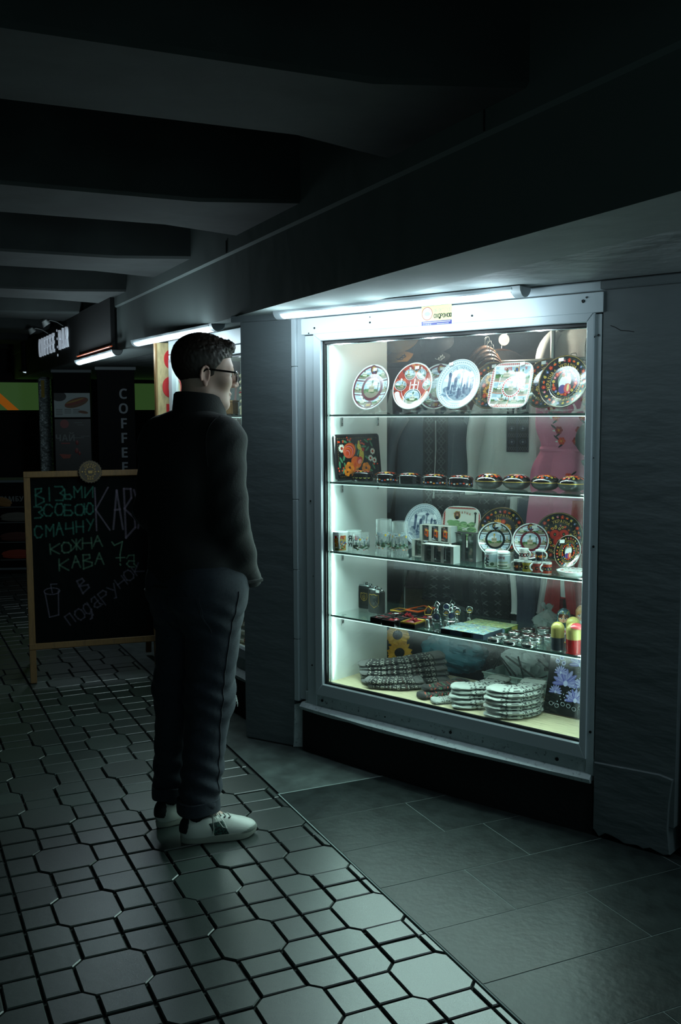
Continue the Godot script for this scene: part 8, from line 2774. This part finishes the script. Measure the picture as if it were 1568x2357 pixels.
func man() -> void:
	hair_noise.frequency = 75.0
	hair_noise.fractal_octaves = 3
	hair_noise.seed = 4
	var o := thing("person", "man in a black zip jacket, dark jeans and white trainers looking into the shop window", "person", Vector3(-0.495, 0.0, -3.535), WIN_TURN)
	# skin: body, head and hands in one surface
	var head := Transform3D(Basis.from_euler(Vector3(-0.10, -0.50, 0.0)), Vector3(0.004, 1.640, -0.012))
	var body := nets(f_body, Vector3(-0.34, 0.0, -0.22), Vector3(0.34, 1.60, 0.28), 0.013)
	var hg := nets(f_head, Vector3(-0.105, -0.19, -0.150), Vector3(0.105, 0.150, 0.125), 0.0034)
	body.join(hg, head)
	for s in [1.0, -1.0]:
		var hd := nets(f_hand.bind(s), Vector3(-0.05, -0.17, -0.08), Vector3(0.05, 0.012, 0.06), 0.004)
		body.join(hd, Transform3D(Basis.from_euler(Vector3(0.30, 0, 0)), Vector3(0.098 if s > 0 else -0.112, 0.915, -0.018)))
	var inv := head.affine_inverse()
	for p in body.v:
		var q := inv * p
		var col := Color(0.52, 0.335, 0.265)
		if q.y > -0.19:
			var lip := maxf(0.0, 1.0 - absf(q.y + 0.059) / 0.012) * smoothstep(-0.090, -0.100, q.z) * smoothstep(0.028, 0.018, absf(q.x))
			col = col.lerp(Color(0.42, 0.17, 0.15), lip)
			var beard := smoothstep(-0.030, -0.065, q.y) * smoothstep(0.02, -0.03, q.z) * (1.0 - lip)
			col = col.lerp(Color(0.36, 0.25, 0.21), 0.45 * beard)
			var ear := smoothstep(0.074, 0.082, absf(q.x))
			col = col.lerp(Color(0.56, 0.27, 0.22), 0.5 * ear)
		body.c.append(col)
	var sk := mat("skin", Color.WHITE, 0.5)
	sk.vertex_color_use_as_albedo = true
	sk.subsurf_scatter_enabled = true
	sk.subsurf_scatter_strength = 0.12
	part(o, "body", body.smooth(), sk)
	part(o, "hair", nets(f_hair, Vector3(-0.12, -0.11, -0.165), Vector3(0.12, 0.190, 0.145), 0.0034, 1.6).smooth(), mat("hair_brown", Color(0.16, 0.115, 0.085), 0.55), head)
	for s in [-1, 1]:
		part(o, "eye", Geo.new().ball(Vector3(s * 0.031, 0.013, -0.0845), Vector3(0.0115, 0.0115, 0.0115), 16, 12), M["white_gloss"], head)
		part(o, "iris", Geo.new().ball(Vector3(s * 0.031, 0.011, -0.0935), Vector3(0.0056, 0.0056, 0.0035), 14, 8), mat("iris", Color(0.10, 0.14, 0.16), 0.15) if s < 0 else M["iris"], head)
		part(o, "eyebrow", Geo.new().tube([Vector3(s * 0.012, 0.037, -0.106), Vector3(s * 0.030, 0.043, -0.099), Vector3(s * 0.050, 0.036, -0.080)], [0.003, 0.004, 0.002], 7, 0.6), M["hair_brown"], head)
	# spectacles
	var gf := mat("spectacle_frame", Color(0.028, 0.022, 0.018), 0.2)
	for s in [-1, 1]:
		var rim := []
		var flat := []
		for i in 25:
			var a := TAU * i / 24
			var x := signf(cos(a)) * pow(absf(cos(a)), 0.55) * 0.0255
			var y := signf(sin(a)) * pow(absf(sin(a)), 0.62) * 0.0190
			y *= 1.0 if y > 0 else 0.95
			rim.append(Vector3(s * 0.0330 + x, 0.010 + y, -0.118 + 0.010 * pow((s * 0.033 + x) / 0.06, 2.0)))
			if i < 24:
				flat.append(Vector2(s * 0.0330 + x, 0.010 + y))
		part(o, "spectacle_rim", Geo.new().tube(rim, 0.0024, 7), gf, head)
		part(o, "lens", Geo.new().prism(flat, -0.1150, -0.1138), M["pane"], head)
		part(o, "temple_arm", Geo.new().tube([Vector3(s * 0.0595, 0.021, -0.108), Vector3(s * 0.0700, 0.022, -0.096), Vector3(s * 0.0790, 0.022, -0.045), Vector3(s * 0.0815, 0.022, 0.006), Vector3(s * 0.0810, 0.002, 0.030)], 0.0024, 6, 1.5), gf, head)
	part(o, "bridge", Geo.new().tube([Vector3(-0.009, 0.018, -0.117), Vector3(0, 0.021, -0.119), Vector3(0.009, 0.018, -0.117)], 0.0024, 6), gf, head)
	# jeans, with pockets, seams, rolled cuffs
	var dn := mat("denim", Color(0.125, 0.152, 0.190), 0.88)
	relief(dn, noise_tex(256, noise(0.25, 2, 63), []), 0.10, 7.0, noise_tex(512, noise(0.016, 5, 66), [Color(0.62, 0.64, 0.68), Color(1, 1, 1), Color(0.8, 0.82, 0.86)]))
	dn.rim_enabled = true
	dn.rim = 0.3
	part(o, "jeans", nets(f_jeans, Vector3(-0.30, 0.09, -0.20), Vector3(0.28, 1.05, 0.26), 0.0095, 1.4).smooth(), dn)
	var thr := mat("denim_seam", Color(0.10, 0.12, 0.15), 0.8)
	for s in [-1, 1]:
		var c0 := 0.085 if s > 0 else -0.100
		part(o, "back_pocket", Geo.new().sheet(func(a, b): return land(f_jeans, Vector3(c0 + (b - 0.5) * 0.135 * (1.0 - 0.12 * a), 0.888 - 0.145 * a - 0.018 * a * (1.0 - absf(b - 0.5) * 2.0), 0.30), Vector3(0, 0, -1)) + Vector3(0, 0, 0.0022), 12, 12, 0.004), dn)
		for e in 2:
			var st := []
			for i in 9:
				st.append(land(f_jeans, Vector3(c0 + (e - 0.5) * 0.122, 0.885 - 0.016 * i, 0.30), Vector3(0, 0, -1)) + Vector3(0, 0, 0.0050))
			part(o, "pocket_seam", Geo.new().tube(st, 0.0012, 5), thr)
		var side := []
		for i in 40:
			side.append(land(f_jeans, Vector3(s * 0.40, 0.90 - 0.0185 * i, 0.022 + 0.0010 * i), Vector3(-s, 0, 0)) + Vector3(s * 0.0008, 0, 0))
		part(o, "side_seam", Geo.new().tube(side, 0.0020, 5), thr)
		var an := Vector3(0.061, 0.132, 0.094) if s > 0 else Vector3(-0.120, 0.132, 0.060)
		var cr := []
		for q in [[0.020, 0.0735], [0.018, 0.0795], [-0.012, 0.0810], [-0.026, 0.0800], [-0.028, 0.0745], [-0.010, 0.0725]]:
			var ring := []
			for j in 30:
				var a := TAU * j / 30
				ring.append(an + Vector3(cos(a) * q[1] * 0.92, q[0] + 0.003 * sin(a * 3.0 + s), sin(a) * q[1]))
			cr.append(ring)
		part(o, "rolled_cuff", Geo.new().loft(cr), dn)
		part(o, "ankle_sock", Geo.new().tube([an + Vector3(0.02 if s > 0 else 0.004, -0.082, -0.045), an + Vector3(0.008 if s > 0 else 0.0, -0.060, -0.012), an + Vector3(0, -0.02, 0.002), an + Vector3(0, 0.02, 0)], [0.030, 0.040, 0.043, 0.046], 16), mat("sock_grey", Color(0.15, 0.17, 0.17), 0.9) if s < 0 else M["sock_grey"])
	for i in 5:
		var t := land(f_jeans, Vector3(0.075 + 0.006 * i, 0.505 - 0.006 * i, -0.30), Vector3(0, 0, 1))
		part(o, "frayed_thread", Geo.new().tube([t, t + Vector3(0.004, -0.012, -0.006), t + Vector3(0.002 * i - 0.004, -0.026, -0.004)], 0.0009, 4), M["cloth_white"])
	# jacket
	var jk := mat("jacket_black", Color(0.075, 0.080, 0.082), 0.85)
	relief(jk, M["fine"], 0.05, 7.0)
	jk.rim_enabled = true
	jk.rim = 0.12
	part(o, "jacket", nets(f_jacket, Vector3(-0.34, 0.86, -0.22), Vector3(0.32, 1.54, 0.26), 0.0095, 1.35).smooth(), jk)
	var col := []
	for q in [[1.430, 0.122, 0.0], [1.475, 0.104, 0.0], [1.52, 0.094, 0.0], [1.556, 0.090, 0.0], [1.563, 0.085, 0.0], [1.54, 0.081, 0.0], [1.48, 0.084, 0.0]]:
		var ring := []
		for j in 40:
			var a := TAU * j / 40
			var back := 0.5 + 0.5 * sin(a)
			ring.append(Vector3(-0.014 + cos(a) * q[1], q[0] + (0.024 * back if q[0] > 1.53 else 0.0), -0.002 + sin(a) * q[1] * 1.02 - 0.10 * (q[0] - 1.46)))
		col.append(ring)
	part(o, "collar", Geo.new().loft(col, false, false), jk)
	var hem := []
	for j in 41:
		var a := TAU * j / 40
		var p := land(f_jacket, Vector3(-0.005 + cos(a) * 0.4, 0.918, 0.03 + sin(a) * 0.4), Vector3(-cos(a), 0, -sin(a)))
		hem.append(Vector3(p.x, 0.912 + 0.05 * p.x, p.z))
	part(o, "hem_band", Geo.new().tube(hem, 0.008, 6), jk)
	var zp := []
	for i in 16:
		zp.append(land(f_jacket, Vector3(-0.012, 0.925 + 0.033 * i, -0.4), Vector3(0, 0, 1)) + Vector3(0, 0, -0.001))
	part(o, "zip", Geo.new().tube(zp, 0.003, 5), M["steel"])
	for s in [-1, 1]:
		var cuff_at := Vector3(0.150, 0.955, -0.066) if s > 0 else Vector3(-0.156, 0.972, -0.066)
		part(o, "sleeve_cuff", Geo.new().tube([cuff_at + Vector3(0.004 * s, 0.026, 0.014), cuff_at, cuff_at + Vector3(-0.002 * s, -0.012, -0.007)], [0.047, 0.047, 0.040], 18), jk)
		var sl := []
		for i in 18:
			var t := i / 17.0
			sl.append(land(f_jacket, Vector3((0.150 if s > 0 else -0.195) + s * 0.01 * t, 1.50 - 0.17 * t, 0.30), Vector3(0, 0, -1)) + Vector3(0, 0, 0.0004))
		part(o, "shoulder_seam", Geo.new().tube(sl, 0.0016, 5), jk)
	part(o, "sleeve_tab", Geo.new().sheet(func(a, b): return land(f_jacket, Vector3(-0.225 + 0.022 * (b - 0.5) + 0.022 * a, 1.155 - 0.062 * a + 0.010 * b, 0.40), Vector3(0, 0, -1)) + Vector3(0, 0, 0.003), 4, 3, 0.004), mat("tab_grey", Color(0.14, 0.15, 0.15), 0.6))
	# trainers
	shoe(o, Transform3D(Basis(Vector3.UP, atan2(-(0.176 - 0.042), 0.232) + PI), Vector3.ZERO), Vector3(0.042, 0, 0.156), Vector3(0.176, 0, -0.076))
	shoe(o, Transform3D(), Vector3(-0.128, 0, 0.128), Vector3(-0.102, 0, -0.140))


# a trainer from heel to toe; its own axes: x along the foot, z to the right of it
func f_shoe(p: Vector3) -> float:
	var d := ell(p, Vector3(0.060, 0.045, 0), Vector3(0.066, 0.056, 0.036))
	d = smin(d, cap(p, Vector3(0.040, 0.060, 0), Vector3(0.075, 0.078, 0), 0.036, 0.036), 0.03)
	d = smin(d, ell(p, Vector3(0.135, 0.040, 0.002), Vector3(0.085, 0.040, 0.040)), 0.03)
	d = smin(d, ell(p, Vector3(0.205, 0.032, 0.003), Vector3(0.062, 0.030, 0.045)), 0.03)
	d = smin(d, cap(p, Vector3(0.085, 0.088, 0), Vector3(0.165, 0.058, 0), 0.022, 0.020), 0.02)
	d = smax(d, -cap(p, Vector3(0.052, 0.080, 0), Vector3(0.062, 0.16, 0), 0.034, 0.040), 0.006)
	d = smax(d, p.y - (0.098 - 0.10 * absf(p.x - 0.02)), 0.006)
	return smax(d, 0.020 - p.y, 0.003)


func shoe(o: Node3D, _t: Transform3D, heel: Vector3, toe: Vector3) -> void:
	var d := (toe - heel).normalized()
	var x := Transform3D(Basis(d, Vector3.UP, d.cross(Vector3.UP)), heel)
	var lo := Vector3(-0.02, 0.014, -0.06)
	var hi := Vector3(0.285, 0.115, 0.06)
	var white := mat("shoe_leather", Color(0.72, 0.74, 0.71), 0.45) if not M.has("shoe_leather") else M["shoe_leather"] as StandardMaterial3D
	if not M.has("shoe_suede"):
		relief(mat("shoe_suede", Color(0.46, 0.49, 0.46), 0.85), M["fine"], 0.05, 9.0)
		mat("shoe_sole", Color(0.52, 0.54, 0.50), 0.6)
		mat("shoe_heel", Color(0.035, 0.055, 0.05), 0.6)
		relief(mat("shoe_green", Color(0.12, 0.30, 0.26), 0.7), null, 0, 14.0, noise_tex(256, noise(0.03, 2, 17), [Color(0.15, 0.15, 0.15), Color(0.2, 0.2, 0.2), Color(1.0, 1.0, 1.0), Color(0.9, 0.9, 0.9)], [0.0, 0.48, 0.54, 1.0]))
	part(o, "shoe_upper", nets(f_shoe, lo, hi, 0.0036).smooth(), white, x)
	part(o, "toe_overlay", nets(func(p): return smax(f_shoe(p) - 0.0016, maxf(0.185 - p.x, p.y - 0.026 - 0.014 * smoothstep(0.19, 0.24, p.x)), 0.003), lo, hi, 0.0036).smooth(), M["shoe_suede"], x)
	part(o, "heel_patch", nets(func(p): return smax(f_shoe(p) - 0.0018, maxf(p.x - 0.012 - 0.25 * (p.y - 0.045), 0.040 - p.y), 0.003), lo, hi, 0.0036).smooth(), M["shoe_heel"], x)
	part(o, "side_patch", nets(func(p): return smax(f_shoe(p) - 0.0014, maxf(absf(p.x - 0.128 + 0.45 * (p.y - 0.04)) - 0.027, maxf(p.y - 0.074, 0.022 - p.y)), 0.002), lo, hi, 0.0036).smooth(), M["shoe_green"], x)
	var rings := []
	for q in [[0.0, -0.003], [0.004, 0.0], [0.022, 0.002], [0.027, 0.001], [0.028, -0.006]]:
		var r := []
		for j in 48:
			var a := TAU * j / 48
			var cx := cos(a)
			var px: float = 0.132 + signf(cx) * pow(absf(cx), 0.85) * (0.137 + q[1])
			var half: float = lerpf(0.035, 0.047, smoothstep(0.03, 0.20, px)) * pow(maxf(0.0, 1.0 - pow(absf(px - 0.132) / (0.138 + q[1]), 5.0)), 0.5)
			r.append(Vector3(px, q[0] + 0.010 * smoothstep(0.22, 0.27, px) * (1.0 if q[0] < 0.01 else 0.5), signf(sin(a)) * (half + q[1]) * pow(absf(sin(a)), 0.35) + 0.003 * smoothstep(0.1, 0.2, px)))
		rings.append(r)
	part(o, "shoe_sole", Geo.new().loft(rings), M["shoe_sole"], x)
	# eyelets, tongue, laces with a hanging bow
	for s in [-1, 1]:
		for i in 5:
			var e := land(f_shoe, Vector3(0.098 + 0.017 * i, 0.14, s * (0.017 + 0.001 * i)), Vector3(0, -1, 0))
			part(o, "eyelet", Geo.new().lathe([Vector2(0.0015, 0.0008), Vector2(0.0036, 0.0014), Vector2(0.0040, -0.001)], 10), M["shoe_heel"], x * xf(e))
	part(o, "tongue", Geo.new().sheet(func(a, b): return Vector3(0.086 - 0.020 * a + 0.02 * a * a, 0.100 + 0.026 * a, (b - 0.5) * 0.042) + Vector3(0.004 * absf(b - 0.5), 0, 0), 6, 6, 0.005), white, x)
	for i in 5:
		var a := land(f_shoe, Vector3(0.098 + 0.017 * i, 0.14, -0.018), Vector3(0, -1, 0)) + Vector3(0, 0.002, 0)
		var b := land(f_shoe, Vector3(0.104 + 0.017 * i, 0.14, 0.018), Vector3(0, -1, 0)) + Vector3(0, 0.002, 0)
		part(o, "lace", Geo.new().tube([a, (a + b) / 2 + Vector3(0, 0.004, 0), b], 0.0024, 6, 0.6), white, x)
	for s in [-1, 1]:
		var k := Vector3(0.100, 0.104, 0)
		part(o, "lace_bow", Geo.new().tube([k, k + Vector3(0.014, 0.006, s * 0.024), k + Vector3(0.042, -0.030, s * 0.046), k + Vector3(0.050, -0.052, s * 0.050), k + Vector3(0.036, -0.046, s * 0.050), k + Vector3(0.012, -0.010, s * 0.028), k], 0.0022, 6, 0.6), white, x)
		part(o, "lace_end", Geo.new().tube([k, k + Vector3(0.004, -0.006, s * 0.028), k + Vector3(0.004, -0.050, s * 0.046), k + Vector3(0.002, -0.070, s * 0.049)], 0.0020, 6, 0.6), M["shoe_suede"], x)
